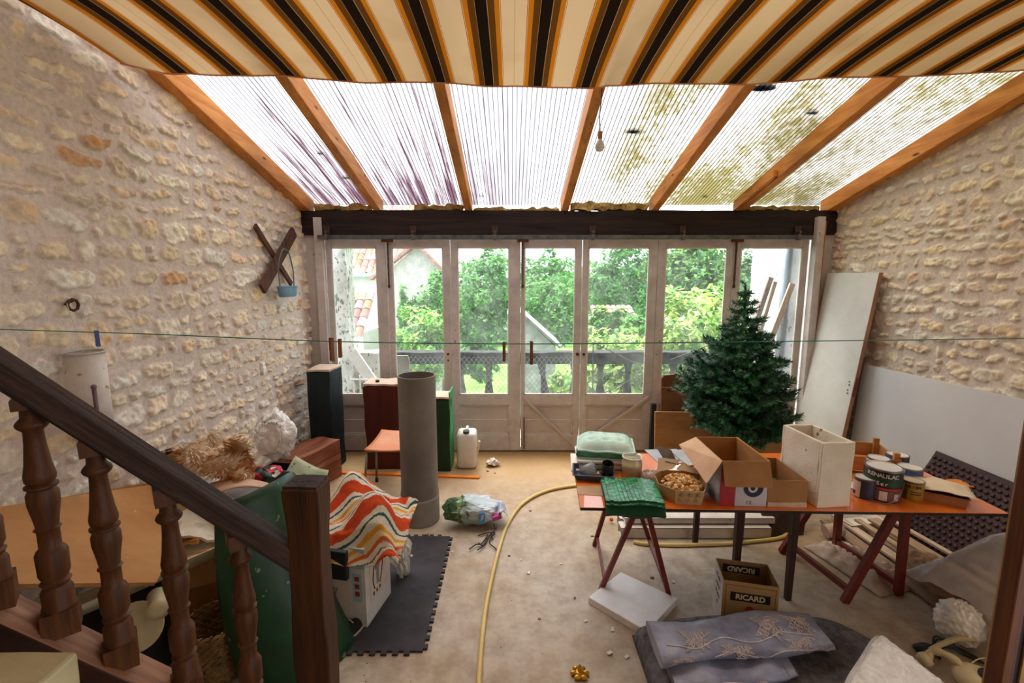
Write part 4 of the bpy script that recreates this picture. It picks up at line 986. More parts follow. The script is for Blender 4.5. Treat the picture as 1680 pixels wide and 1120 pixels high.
# toy dog lying on its back
dp = atY(345, 760, 2.62)
dog = thing('toy_dog', 'shaggy tan and cream toy dog lying on its back below the left wall', 'toy', (dp.x, dp.y, .66), R(0))
def W(u, v, dy=0): return atY(u, v, 2.6 + dy * .7) - Vector((dp.x, dp.y, .66))
bl = [(W(365, 755), (.17, .13, .10)), (W(330, 748), (.12, .11, .10)), (W(303, 757), (.09, .09, .075)), (W(286, 744), (.05, .05, .05)), (W(388, 768), (.09, .09, .09)), (W(352, 722, .06), (.045, .045, .07)), (W(398, 725), (.05, .05, .06)), (W(345, 735, .04), (.05, .05, .07)), (W(386, 740), (.055, .055, .07)), (W(398, 778, -.1), (.05, .06, .05)), (W(278, 740), (.03, .03, .03))]
bl = [(c_, tuple(.88 * x for x in r_)) for c_, r_ in bl]
g = G()
for c_, r_ in bl: g.ball(c_, r_, 16, 10)
FUR = attr_mat('plush_fur', rough=.9, bump=0)
FB = mat('plush_body', '#b98f68', '#e2cdb0', rough=.95, scale=8, bump=.5, bscale=80)
ob('body', g, FB, dog, remesh=.014)
rs = random.Random(4); g = G(); fc = [rgb(x)[:3] for x in ('#d9b88e', '#f0e2cc', '#b67c48', '#e8cfae', '#caa070', '#8a5c34')]
for c_, r_ in bl:
    tone = rs.choice(fc)
    for k in range(int(7000 * (r_[0] + r_[2]) ** 1.5)):
        d_ = Vector((rs.gauss(0, 1), rs.gauss(0, 1), rs.gauss(0, 1))).normalized()
        p_ = c_ + Vector((d_.x * r_[0], d_.y * r_[1], d_.z * r_[2])); L_ = rs.uniform(.02, .042)
        sw = noise.noise_vector(p_ * 6.5) * 1.0
        dd = (d_ * .35 + sw * 1.2 + Vector((.05, -.1, -.25))).normalized(); sd = dd.cross(Vector((rs.gauss(0, 1), rs.gauss(0, 1), rs.gauss(0, 1)))).normalized() * .0028
        q1 = p_ + dd * L_ * .5 + d_ * .006; q2 = p_ + dd * L_ + sw * .012
        k_ = noise.noise(p_ * 7) ; cc = fc[1] if k_ > .05 else (tone if k_ > -.15 else fc[2]); m_ = rs.uniform(.8, 1.15)
        g.cur = tuple(min(1, x * m_) for x in cc); g.add([p_ - sd, p_ + sd, q1 + sd, q1 - sd, q2], [(0, 1, 2, 3), (3, 2, 4)])
ob('fur', g, FUR, dog)
ob('nose', G().ball(W(277, 741, -.05), (.022, .022, .022)), mat('black_nose', '#100d0c', rough=.4), dog, smooth=True)
ob('collar_tag', G().ball(W(296, 757, -.09), (.016, .006, .016)), mat('pale_blue_tag', '#a9d4de', '#c8e6ea', rough=.3), dog, smooth=True)
ob('red_ribbon', G().roughbox(W(361, 781, -.1), (.06, .02, .025), seg=6, amp=.01, freq=30), mat('red_ribbon', '#b3222a', '#d43a40'), dog)

# black crate with bag
q = atY(433, 757, 3.0)
t = thing('plastic_crate', 'black plastic tray with torn rim between the toy dog and the timber block', 'crate', (q.x, q.y + .16, .40), R(-8))
BLK = mat('black_plastic', '#17181b', '#2b2c31', rough=.5)
ob('tray', carton(G(), .30, .32, .15, .012), BLK, t, bevel=.003)
g = G().roughbox((0, 0, .2), (.3, .32, .4), seg=6, amp=.01, freq=5); tag(ob('storage_carton', g, BOXC, loc=(q.x, q.y + .17, 0), rot=(0, 0, R(-8))), 'brown carton hidden under the black tray by the left wall', 'box')
FILM = clear('crumpled_white_film', amount=.42, body='#d8d8d8', rough=.18, milky=.5, nscale=9)
def bag_fn(seed, amp=.18, fr=2.2):
    o_ = Vector((seed * 5.1, seed * 2.3, 0))
    def f(u):
        a_ = fbm(u * fr * .8 + o_, 2); return 1 - amp * .35 + amp * .7 * a_ + amp * .9 * abs(noise.noise(u * fr * 1.7 + o_)) + amp * .35 * abs(noise.noise(u * fr * 4.3 + o_))
    return f
q2 = atY(438, 718, 3.05)
import bmesh
def facet_bag(r, seed, npt=60, cuts=3, amp=.012, squash=None):
    """crumpled film: a hull of scattered points whose flat facets are creased"""
    rs_ = random.Random(seed); bm = bmesh.new()
    for _ in range(npt):
        d_ = Vector((rs_.gauss(0, 1), rs_.gauss(0, 1), rs_.gauss(0, 1))).normalized() * rs_.uniform(.72, 1.08)
        p_ = Vector((d_.x * r[0], d_.y * r[1], d_.z * r[2]))
        if squash: p_ = squash(p_)
        bm.verts.new(p_)
    res = bmesh.ops.convex_hull(bm, input=bm.verts)
    bmesh.ops.delete(bm, geom=[v for v in bm.verts if not v.link_faces], context='VERTS')
    bmesh.ops.subdivide_edges(bm, edges=bm.edges[:], cuts=cuts, use_grid_fill=True)
    g_ = G(); bm.verts.index_update()
    o_ = Vector((seed, seed * 1.7, 0)); mr = max(r)
    vs = []
    for v in bm.verts:
        n_ = abs(noise.noise(v.co / mr * 2.1 + o_)); m_ = abs(noise.noise(v.co / mr * 5.3 + o_))
        vs.append(v.co * (1 - amp / mr * 3 + amp / mr * (7 * n_ + 3.5 * m_)))
    g_.add(vs, [tuple(v.index for v in f.verts) for f in bm.faces]); bm.free(); return g_
WB = mat('thin_white_bag', '#d9d9d9', '#f2f2f2', rough=.25, scale=5, bump=.5, bscale=14)
t = thing('plastic_bag', 'crumpled white plastic bag stuffed in the black tray', 'bag', (q2.x, q2.y + .12, .42))
ob('film', facet_bag((.135, .12, .20), 3, 70, 5, .010, lambda p_: Vector((p_.x * (1.15 - .9 * max(0, p_.z)), p_.y, p_.z))), WB, t, loc=(0, 0, q2.z - .42 - .02), smooth=False)
tx = text('lettering', 'ST APILE', mat('black_ink', '#1c1a1c'), t, (.02, -.108, q2.z - .42 + .10), (R(62), 0, R(3)), .03)
g = G().ball((0, 0, 0), (.16, .08, .06), 36, 16, bag_fn(8, .35, 3)); 
FLO = new_mat('floral_cloth'); m, nt, bs, out = FLO
tcn = nd(nt, 'ShaderNodeTexCoord'); vo = nd(nt, 'ShaderNodeTexVoronoi', Scale=26.0); nt.links.new(tcn.outputs['Object'], vo.inputs['Vector'])
sp_ = nd(nt, 'ShaderNodeSeparateColor'); nt.links.new(vo.outputs['Color'], sp_.inputs[0])
rr = ramp(nt, [(0, rgb('#16181a')), (.35, rgb('#c0243a')), (.62, rgb('#1c1a22')), (.74, rgb('#d9dcd6')), (.84, rgb('#26402e')), (.92, rgb('#d2304a'))], 'CONSTANT'); nt.links.new(sp_.outputs[0], rr.inputs[0]); nt.links.new(rr.outputs[0], bs.inputs['Base Color'])
qf = atY(432, 780, 2.86); tag(ob('floral_cloth', g, m, loc=qf, smooth=True), 'black and red floral cloth bundled in front of the black tray', 'cloth')

# reddish timber block
TIM = wood('red_hewn_timber', '#6e3a28', '#b8765a', 'y', rough=.85, grain=14, cracks='#341a12', bump=.8)
g = G().roughbox((0, 0, .185), (.27, .56, .37), seg=18, amp=.018, freq=5)
tag(ob('timber_block', g, TIM, loc=(-1.915, 4.10, 0), rot=(0, 0, R(-18)), bevel=.006), 'squat reddish hewn timber block lying between the wall and the tall dark box', 'timber')

# three painted plinths, pipe, chair
TOPC = mat('dusty_pale_top', '#b79e8c', '#d0bba8', rough=.85, scale=5)
def plinth(name, label, x0, x1, y0, y1, h, m_, seed, tm=TOPC, rz=0):
    t = thing(name, label, 'plinth', ((x0 + x1) / 2, (y0 + y1) / 2, 0), rz, group='painted wooden plinths by the doors')
    ob('shaft', G().roughbox((0, 0, h / 2 - .012), (x1 - x0, y1 - y0, h - .025), seg=22, amp=.012, freq=4, seed=seed), m_, t, bevel=.004)
    ob('top_plate', G().roughbox((0, 0, h - .008), (x1 - x0 + .005, y1 - y0 + .005, .022), seg=12, amp=.008, freq=8, seed=seed), tm, t, bevel=.004); return t
ht = lambda u, v, y: atY(u, v, y).z
DBL = wood('blackish_blue_paint', '#0c1418', '#1b2c33', 'z', rough=.55, grain=9, bump=.3)
RED = wood('oxblood_paint', '#3a120c', '#5e2116', 'z', rough=.6, grain=9, bump=.3)
GRN = wood('bottle_green_paint', '#10200f', '#1f4426', 'z', rough=.55, grain=9, bump=.3)
plinth('wooden_plinth', 'tall blue-black painted plinth, leftmost of the three by the doors', -2.02, -1.79, 4.40, 4.68, ht(530, 606, 4.42), DBL, 1, rz=R(-3))
pr = plinth('wooden_plinth', 'oxblood red painted plinth in the middle, half hidden by the grey pipe', -1.49, -1.13, 4.45, 4.72, ht(625, 630, 4.45), RED, 2)
ob('dark_knob', G().tube([(-.06, -.05, ht(625, 630, 4.45)), (-.06, -.05, ht(625, 630, 4.45) + .025)], .02, 12), BLK, pr)
pg_ = plinth('wooden_plinth', 'green painted plinth right behind the grey pipe, lowest of the three', -.93, -.625, 4.40, 4.66, ht(720, 651, 4.42), GRN, 3)
ob('bright_green_edge', G().box((.155, -.0, .42), (.012, .26, .8)), mat('bright_green_paint', '#2f8a50', '#3f9d60', rough=.5), pg_)
PVC = mat('grey_pvc', '#6b635c', '#857d75', rough=.55, scale=2.5, bump=.05)
pp = thing('grey_pipe', 'wide grey plastic drain pipe standing upright on the floor', 'pipe', (-.745, 3.38 + .1, 0))
hp = atY(674, 622, 3.33).z
ob('tube', G().lathe([(.142, 0), (.152, 0), (.152, .24), (.146, .27), (.146, hp), (.138, hp), (.138, .01)], n=48), PVC, pp, smooth=True, sharp=50)
ob('dust_ring', G().lathe([(.1525, .0), (.1535, .015), (.1535, .2), (.1525, .22)], n=48), mat('dusty_pvc', '#8a827b', '#9c948c', rough=.8), pp, smooth=True)
PLY = mat('orange_plywood', '#c87a4c', '#dd9468', rough=.45, scale=2)
ch = thing('school_chair', 'small plywood chair on grey steel legs behind the grey pipe', 'chair', (-.98, 3.98, 0))
CH0 = Vector((-.98, 3.98, 0))
def seatf(s, t_):
    x = -.22 + .44 * s; y = -.17 + .34 * t_; return (x, y, .445 - .03 * math.cos(s * 6.28) * .4 + .10 * max(0, t_ - .6) ** 1.3 + .0)
c5 = [atY(608, 735, 3.84), atY(690, 737, 3.84)]
g = G().grid(12, 12, lambda s, t_: (-.32 + .40 * s + .045 * max(0, t_ - .0) * (1 - s) * 1.5, -.16 + .32 * t_, .452 + .075 * t_ ** 2.2 - .012 * math.sin(3.14 * s)))
ob('seat', g, PLY, ch, smooth=True, solid=.012)
ob('backrest', G().grid(10, 5, lambda s, t_: (.14 + .03 * math.sin(3.14 * s), -.16 + .32 * s, .62 + .14 * t_)), PLY, ch, solid=.01, smooth=True)
CHR = mat('grey_steel_tube', '#7c7470', '#9a918c', rough=.4, metal=.6)
for sx, sy in ((-1, -1), (1, -1), (-1, 1), (1, 1)):
    x = -.12 + sx * .18
    ob('leg', G().tube([(x - .0 + sx * .0, sy * .14, .44), (x + sx * .025, sy * .18, .02)], .011, 8), CHR, ch, smooth=True)
    ob('foot', G().tube([(x + sx * .025, sy * .18, 0), (x + sx * .022, sy * .178, .04)], .015, 8), BLK, ch)
ob('seat_rail', G().tube([(-.3, -.14, .435), (.06, -.14, .435)], .01).tube([(-.3, .14, .435), (.06, .14, .435)], .01).tube([(-.3, -.14, .435), (-.3, .14, .435)], .01), CHR, ch)
ob('back_post', G().tube([(.06, -.14, .435), (.13, -.15, .76)], .01), CHR, ch); ob('back_post', G().tube([(.06, .14, .435), (.13, .15, .76)], .01), CHR, ch)
# jerrycan
jc = thing('jerrycan', 'white plastic jerrycan with black cap by the green plinth', 'jerrycan', (-.468, 4.55, 0))
WPL = mat('white_polyethylene', '#d5cfc6', '#e8e4dc', rough=.35, scale=3, subsurf=.1)
g = G().box((0, 0, .19), (.2, .22, .38)); ob('body', g, WPL, jc, bevel=.035, smooth=True)
ob('handle', G().tube(smooth_path([(0, .09, .36), (0, .07, .395), (0, -.0, .395), (0, -.02, .36)], 4), .016, 8), WPL, jc, smooth=True)
ob('neck', G().tube([(0, -.065, .36), (0, -.07, .385)], .03, 16), WPL, jc); ob('cap', G().tube([(0, -.07, .38), (0, -.072, .402)], .033, 16), BLK, jc)
ob('spout', G().tube([(.1, -.03, .12), (.13, -.04, .28)], .013, 10), mat('yellowed_plastic', '#cfc9a0', '#ddd8b4'), jc)
def crumple(name, label, cat, loc, r, m_, seed, fr=2.6, amp=.5, n=26, **kw):
    g_ = facet_bag(r, seed, 40, 4, .12 * r[2] + .03 * r[0] * amp); g_.v = [(x, y, z + r[2] * .85) for x, y, z in g_.v]; return tag(ob(name, g_, m_, loc=loc, smooth=False, **kw), label, cat)
crumple('crumpled_paper', 'crumpled white paper on the floor beside the jerrycan', 'paper', atZ(808, 764), (.085, .05, .045), mat('white_paper', '#cfcac4', '#e6e2dc'), 5)
q = atZ(535, 775); q2 = atZ(787, 784)
g = G().bar(q + Vector((.0, 0, .008)), q2 + Vector((0, 0, .008)), .05, .014); tag(ob('orange_strip', g, mat('orange_laminate_strip', '#d9731c', '#e88a34', rough=.35)), 'long orange batten lying on the floor in front of the plinths', 'strip')
crumple('blue_cloth', 'small bundled blue cloth on the floor at the chair legs', 'cloth', atZ(618, 830) + Vector((0, -.02, 0)), (.12, .09, .06), mat('navy_cloth', '#2e3564', '#454d86', rough=.9), 9, amp=.6)
# ================================================================ TABLE AND WHAT STANDS ON IT
TZ = .73
ORG = mat('orange_laminate', '#d96a1c', '#e57a2a', rough=.28, scale=1.5, bump=.02, spots='#8a4a1c', spot_amt=.76, coat=.9)
EDGE = mat('black_board_edge', '#1d120d', '#2b1b13')
bd = [(.366, 2.294), (2.595, 2.23), (2.63, 3.06), (.416, 3.045)]
t = thing('table_board', 'long orange laminate board laid over two red trestles and a dark wooden table', 'table', (1.5, 2.65, TZ - .018))
L = lambda p, z: (p[0] - 1.5, p[1] - 2.65, z)
g = G().poly([L(p, .018) for p in bd], .003, (0, 0, 1)); ob('laminate', g, ORG, t)
g = G().poly([L(p, .015) for p in bd], .015, (0, 0, 1)); ob('core', g, EDGE, t)
TRE = mat('red_trestle_steel', '#5d1f1a', '#7c2d26', rough=.45, scale=5)
def trestle(label, f1, f2, b1, b2, ax, w):
    fy, by = (f1[1] + f2[1]) / 2, (b1[1] + b2[1]) / 2
    o = Vector((ax, (fy + by) / 2, 0)); t = thing('trestle', label, 'trestle', tuple(o), group='red trestles')
    zt = TZ - .045
    ob('top_rail', G().bar(Vector((ax, 2.34, zt + .01)) - o, Vector((ax, 2.98, zt + .01)) - o, .05, .03), TRE, t)
    for p, dx, yy in ((f1, -.02, 2.42), (f2, .02, 2.42), (b1, -.02, 2.92), (b2, .02, 2.92)):
        ob('leg', G().bar(Vector((p[0], p[1], .004)) - o, Vector((ax + dx, yy, zt)) - o, w, w * .75, up=(0, 1, 0)), TRE, t)
    for a, b in ((f1, b1), (f2, b2)):
        A = Vector((a[0], a[1], 0)).lerp(Vector((ax, 2.42, zt)), .12); B = Vector((b[0], b[1], 0)).lerp(Vector((ax, 2.92, zt)), .12)
        ob('stretcher', G().bar(A - o, B - o, w * .6, w * .85), TRE, t)
    return t
trestle('red trestle under the left end of the orange board, above the white foam slab', (.554, 2.61), (.968, 2.555), (.604, 3.102), (1.02, 3.08), .735, .028)
tr2_ = trestle('red trestle under the right part of the orange board', (2.014, 2.513), (2.40, 2.583), (1.93, 3.02), (2.34, 3.05), 2.21, .042)
DKT = wood('dark_table_wood', '#2a1712', '#4a2c22', 'z', rough=.5, grain=16)
t = thing('side_table', 'small dark wooden table with straight legs under the middle of the orange board', 'table', (1.52, 2.84, 0))
ob('table_top', G().box((0, 0, TZ - .03), (.48, .74, .022)), DKT, t, bevel=.003)
ob('apron', G().box((0, -.30, TZ - .075), (.34, .02, .07)).box((0, .29, TZ - .075), (.34, .02, .07)).box((-.17, 0, TZ - .075), (.02, .56, .07)).box((.17, 0, TZ - .075), (.02, .56, .07)), DKT, t)
for x, y in ((-.165, -.30), (.165, -.30), (-.165, .29), (.165, .29)):
    g = G().box((x, y, .342), (.032, .032, .684), taper=1.35); ob('leg', g, DKT, t, bevel=.002)
on = lambda u, v: atZ(u, v, TZ)
# --- left end
PAPW = mat('white_paper_stack', '#d9d6d0', '#ebe8e3', rough=.7)
q = Vector((.60, 2.86, TZ))
g = G().box((0, 0, .006), (.42, .28, .012), rot=(0, 0, R(-6))); tag(ob('paper_stack', g, PAPW, loc=q), 'white sheets of paper under the white scanner', 'paper')
sc_ = thing('scanner', 'white flatbed scanner lying on papers under the tufted cushion', 'scanner', (q.x + .01, q.y, TZ + .013), R(-4))
WPC = mat('white_abs', '#d4d0cc', '#e6e2de', rough=.35)
ob('base', G().box((0, 0, .022), (.35, .26, .03)), WPC, sc_, bevel=.006); ob('lid', G().box((0, .0, .052), (.38, .27, .022)), WPC, sc_, bevel=.010, smooth=False)
ob('label_plate', G().box((-.04, -.135, .03), (.06, .006, .012)), mat('silver_plate', '#c2c2c2', '#e0e0e0', rough=.3), sc_); ob('foot', G().box((-.16, -.12, .004), (.03, .03, .008)).box((.16, -.12, .004), (.03, .03, .008)), mat('pink_foot', '#b89a92'), sc_)
def cush(s, t_, top):
    x = (s - .5) * .36; y = (t_ - .5) * .27; e = (1 - abs(2 * s - 1) ** 6) * (1 - abs(2 * t_ - 1) ** 6)
    tuft = sum(math.exp(-(((s - a) * 1.33) ** 2 + (t_ - b) ** 2) / .006) for a, b in ((.25, .3), (.5, .3), (.75, .3), (.25, .7), (.5, .7), (.75, .7)))
    z = .045 * e + (.018 * e if top else 0) - .016 * tuft * (1 if top else .3) + .003 * fbm(Vector((s * 9, t_ * 9, top * 5)))
    return (x, y, (.05 + z) if top else (.05 - .045 * e ** .5))
cu = thing('tufted_cushion', 'pale mint tufted cushion with green checked sides lying on the scanner', 'cushion', (q.x + .015, q.y + .02, TZ + .076), R(-10))
MINT = mat('mint_cushion_cloth', '#a9cfc2', '#cfe5dc', rough=.95, scale=9, bump=.3, bscale=200)
CHK = mat('green_checked_cloth', '#2f6a58', '#4f9a80', rough=.95, scale=26, bump=.3, spots='#9aa448', spot_amt=.6)
ob('top', G().grid(40, 30, lambda s, t_: cush(s, t_, 1)), MINT, cu, smooth=True)
g = G(); n = 30
pr = [((i / 14 - .5) * .36, -.135) for i in range(15)] + [(.18, (j / 10 - .5) * .27) for j in range(11)] + [((.5 - i / 14) * .36, .135) for i in range(15)] + [(-.18, (.5 - j / 10) * .27) for j in range(11)]
N_ = len(pr); g.add([(x * k, y * k, z) for z, k in ((.003, .97), (.026, 1.03), (.052, 1.0)) for x, y in pr], [(r_ * N_ + i, r_ * N_ + (i + 1) % N_, (r_ + 1) * N_ + (i + 1) % N_, (r_ + 1) * N_ + i) for r_ in range(2) for i in range(N_)] + [tuple(range(N_))[::-1]])
ob('side_band', g, CHK, cu, smooth=False)
ob('piping', G().tube([(x * 1.0, y * 1.0, .053 + .003 * math.sin(i)) for i, (x, y) in enumerate(pr + pr[:1])], .007, 6).tube([(x * 1.0, y * 1.0, .006) for x, y in pr + pr[:1]], .006, 6), MINT, cu, smooth=True)
ob('tuft_button', G().ball((.0, .05, .085), (.009, .009, .006)), mat('dark_button', '#1d2a2a'), cu)
# tray with cups
q = on(973, 788); tr = thing('plastic_tray', 'dark blue-grey plastic tray holding cups at the left end of the board', 'tray', (q.x + .01, q.y + .06, TZ), R(-8))
TRM = mat('slate_blue_plastic', '#3a4356', '#515c72', rough=.45)
def tray(g, w, d, h, th=.003, fl=.82):
    vs = []
    for (sx, sy, z) in [(w * fl, d * fl, 0), (w, d, h), (w + .016, d + .016, h)]:
        vs += [(-sx / 2, -sy / 2, z), (sx / 2, -sy / 2, z), (sx / 2, sy / 2, z), (-sx / 2, sy / 2, z)]
    fs = [(0, 1, 2, 3)] + [(r_ * 4 + i, r_ * 4 + (i + 1) % 4, (r_ + 1) * 4 + (i + 1) % 4, (r_ + 1) * 4 + i) for r_ in range(2) for i in range(4)]
    return g.add(vs, fs)
ob('shell', tray(G(), .24, .17, .04), TRM, tr, solid=.004, bevel=.002)
CUPC = clear('clear_cup', amount=.6, body='#dfe4e6', milky=.3)
cm = Matrix.Rotation(R(62), 3, 'Y') @ Matrix.Rotation(R(15), 3, 'X')
g = G().lathe([(.026, 0), (.036, .09)], n=20, M=cm); tag(ob('plastic_cup', g, CUPC, loc=(q.x - .065, q.y + .05, TZ + .035), smooth=True, solid=.0015), 'clear plastic cup tipped over in the dark tray', 'cup')
g = G().lathe([(0, .0), (.034, .0), (.036, .085), (.033, .088), (.031, .006), (0, .006)], n=24, M=Matrix.Rotation(R(12), 3, 'X')); tag(ob('black_cup', g, mat('black_gloss_cup', '#1a1a20', '#2b2b33', rough=.25), loc=(q.x + .095, q.y + .05, TZ + .012), smooth=True, sharp=50), 'black cup standing in the right end of the dark tray', 'cup')
g = G().roughbox((0, 0, 0), (.07, .035, .02), seg=6, amp=.004, freq=20); tag(ob('tan_sponge', g, mat('tan_sponge', '#b79a68', '#d0b684', rough=1)), 'tan sponge lying in the dark tray', 'sponge').location = (q.x + .01, q.y + .05, TZ + .02)
g = G().roughbox((0, 0, 0), (.08, .05, .012), seg=6, amp=.004, freq=20); o = tag(ob('orange_sachet', g, mat('orange_sachet', '#d99a38', '#e3ac50')), 'small orange packet behind the dark tray', 'packet'); o.location = (q.x - .05, q.y + .175, TZ + .008)
# jar
q = on(1040, 789); hj = atY(1040, 750, q.y + .05).z - TZ
jr = thing('plastic_jar', 'translucent round jar with pale yellow liquid beside the cushion', 'jar', (q.x, q.y + .06, TZ))
ob('liquid', G().lathe([(0, .004), (.057, .004), (.057, hj * .62), (0, hj * .62)], n=28), mat('yellow_liquid', '#ecd498', '#f2deaa', rough=.2, subsurf=.2), jr, smooth=True, sharp=50)
ob('shell', G().lathe([(.0, .0), (.061, .0), (.062, hj * .8), (.056, hj * .86), (.056, hj)], n=28), clear('milky_jar', amount=.40, body='#ece4cc', milky=.25, rough=.15), jr, smooth=True)
ob('rim', G().tube([(.057 * math.cos(6.2832 * k / 28), .057 * math.sin(6.2832 * k / 28), hj) for k in range(29)], .004, 6), mat('milky_plastic', '#d8d2c0', '#e6e0d0', rough=.3), jr)
q = on(1072, 797); bgp = thing('small_bag', 'small clear bag of bits between the jar and the dotted carton', 'bag', (q.x, q.y + .05, TZ))
ob('film', G().ball((0, 0, .032), (.06, .045, .042), 26, 16, bag_fn(13, .5, 2.6)), clear('thin_film', amount=.6, body='#e6dfd8', milky=.5), bgp, smooth=True); ob('contents', G().ball((0, 0, .018), (.045, .03, .018), 16, 10, bag_fn(5, .3)), mat('brown_bits', '#9a6a48', '#c9a07a'), bgp, smooth=True)
# flat sheets
def flat(name, label, corners, m_, z=TZ, th=.005, cat='sheet'):
    P_ = [on(*c_) for c_ in corners]
    for p_ in P_: p_.z = z + th
    return tag(ob(name, G().poly(P_, th, (0, 0, 1)), m_), label, cat)
flat('brown_card', 'flat brown card under the dark tray at the left edge of the board', ((946, 797), (948, 811), (1010, 815), (1010, 797)), mat('flat_brown_card', '#a98666', '#bd9c7c'), th=.002)
gs_ = mat('grey_slate_sheet', '#8a8d94', '#a3a5aa', rough=.5, scale=4)
t = thing('grey_tile', 'two flat grey tiles lying at the back of the board behind the dotted carton', 'tile', tuple(on(1100, 750)))
o_ = on(1100, 750)
for cs_, zz_ in ((((1057, 738), (1110, 737), (1122, 760), (1082, 762)), .004), (((1098, 740), (1122, 739), (1150, 763), (1128, 766)), .010)):
    P_ = [on(*c_) - o_ + Vector((0, 0, zz_)) for c_ in cs_]; ob('tile_sheet', G().poly(P_, .004, (0, 0, 1)), gs_, t)
# green mosaic mesh, folded
q = on(1003, 828); GM = attr_mat('green_glass_mosaic', rough=.3, bump=.1, spec=.6)
gm = thing('mosaic_sheet', 'folded green mosaic tile sheet hanging over the front edge of the board', 'mosaic', (.665, 2.40, TZ), R(-5))
def gz(x, y): return .045 + .010 * math.sin(x * 16 + 1) - (.0 if y > -.125 else (-.125 - y) * .9) + .012 * math.exp(-((x + .13) / .03) ** 2)
g = G(); rs = random.Random(9); n_, m__ = 15, 18
for i in range(n_):
    for j in range(m__):
        x = (i - (n_ - 1) / 2) * .0205; y = (j - (m__ - 1) / 2) * .0165
        if (i in (0,) and j > 15): continue
        c_ = rs.choice([rgb(h)[:3] for h in ('#1f7a48', '#2a8f58', '#186038', '#3aa06a')]); g.cur = tuple(v * rs.uniform(.8, 1.2) for v in c_)
        z = gz(x, y); a = .0093; b = .0074
        tl_ = rs.uniform(-.001, .001)
        g.add([(x - a, y - b, z + tl_), (x + a, y - b, z - tl_), (x + a, y + b, z), (x - a, y + b, z), (x - a, y - b, z - .004), (x + a, y - b, z - .004), (x + a, y + b, z - .004), (x - a, y + b, z - .004)], [(0, 1, 2, 3), (0, 4, 5, 1), (1, 5, 6, 2), (2, 6, 7, 3), (3, 7, 4, 0)])
ob('tile_squares', g, GM, gm)
DG_ = mat('dark_green_grout', '#0f3a22', '#175232', rough=.8)
ob('backing', G().grid(16, 18, lambda s, t_: ((s - .5) * .305, (t_ - .5) * .295, gz((s - .5) * .305, (t_ - .5) * .295) - .004)), DG_, gm, solid=.003)
ob('lower_fold', G().grid(16, 18, lambda s, t_: ((s - .5) * .31, (t_ - .5) * .30 - .003, .018 + .006 * math.sin(s * 9) - (0 if t_ > .18 else (.18 - t_) * .26))), DG_, gm, solid=.024)
# dotted carton with wood chips
q = on(1128, 828); PC = Vector((q.x + .01, q.y + .12, TZ))
KR = mat('kraft_board', '#ab8d64', '#bfa178', rough=.85, scale=4); KRD = mat('kraft_dots', '#8c7d4c', '#9a8a58')
pc = thing('dotted_carton', 'low dotted kraft carton filled with pale wood chips near the front of the board', 'box', tuple(PC), R(-6))
hx = [(-.125, -.05), (-.06, -.115), (.07, -.115), (.115, -.03), (.115, .08), (.05, .12), (-.07, .12), (-.125, .06)]
g = G(); 
for i in range(8):
    a, b = Vector(hx[i] + (0,)), Vector(hx[(i + 1) % 8] + (0,)); h0 = .085; o1 = Vector((a.x * .12, a.y * .12, h0)); o2 = Vector((b.x * .12, b.y * .12, h0))
    g.add([a, b, b + o2, a + o1], [(0, 1, 2, 3)])
g.add([p + (.002,) for p in hx], [tuple(range(8))])
ob('body', g, KR, pc, solid=.003)
g = G()
for i in range(3):
    for j in range(2): g.tube([(-.04 + .042 * i + .012 * j, -.1195 - .006 * (j * 2), .026 + .034 * j), (-.04 + .042 * i + .012 * j, -.1235 - .006 * (j * 2), .026 + .034 * j)], .0105, 14)
ob('printed_dot', g, KRD, pc)
ob('flap', G().poly([(-.12, .09, .09), (-.02, .13, .095), (.04, .19, .13), (-.10, .16, .15)], .003), mat('pale_flap', '#c7ad90', '#d6bfa4'), pc); ob('flap', G().poly([(.0, .13, .095), (.12, .08, .09), (.17, .13, .07), (.05, .18, .12)], .003), KR, pc); ob('flap', G().poly([(.118, -.03, .09), (.118, .07, .09), (.175, .05, .03), (.17, -.05, .035)], .003), KR, pc)
ob('dark_flap', G().poly([(-.06, .15, .13), (.02, .16, .11), (-.0, .27, .16), (-.09, .30, .175)], .003), mat('burnt_flap', '#2b2019', '#4a382a'), pc)
rs = random.Random(3); g = G(); cc_ = [rgb(h)[:3] for h in ('#d9b070', '#e6c896', '#c48f4c', '#eedcb8', '#b87c3c')]
for k in range(420):
    a = rs.uniform(0, 6.28); r_ = .105 * math.sqrt(rs.random()); x, y = r_ * math.cos(a) * 1.0, r_ * math.sin(a) * .95
    z = .068 + .035 * (1 - (r_ / .105) ** 2) + rs.uniform(-.006, .006); g.cur = rs.choice(cc_)
    g.roughbox((x, y, z), (rs.uniform(.012, .022), rs.uniform(.008, .014), rs.uniform(.005, .009)), rot=(rs.uniform(-.7, .7), rs.uniform(-.7, .7), rs.uniform(0, 3)), seg=1, amp=.003, freq=60, seed=k)
g.cur = cc_[2]; g.lathe([(0, .09), (.06, .085), (.11, .06), (.11, .005), (0, .005)], n=14)
ob('wood_chips', g, attr_mat('chips', rough=.9, bump=.1), loc=PC, rot=(0, 0, R(-6)), kind='stuff', label='pale wood chips heaped in the dotted carton', cat='wood chips')
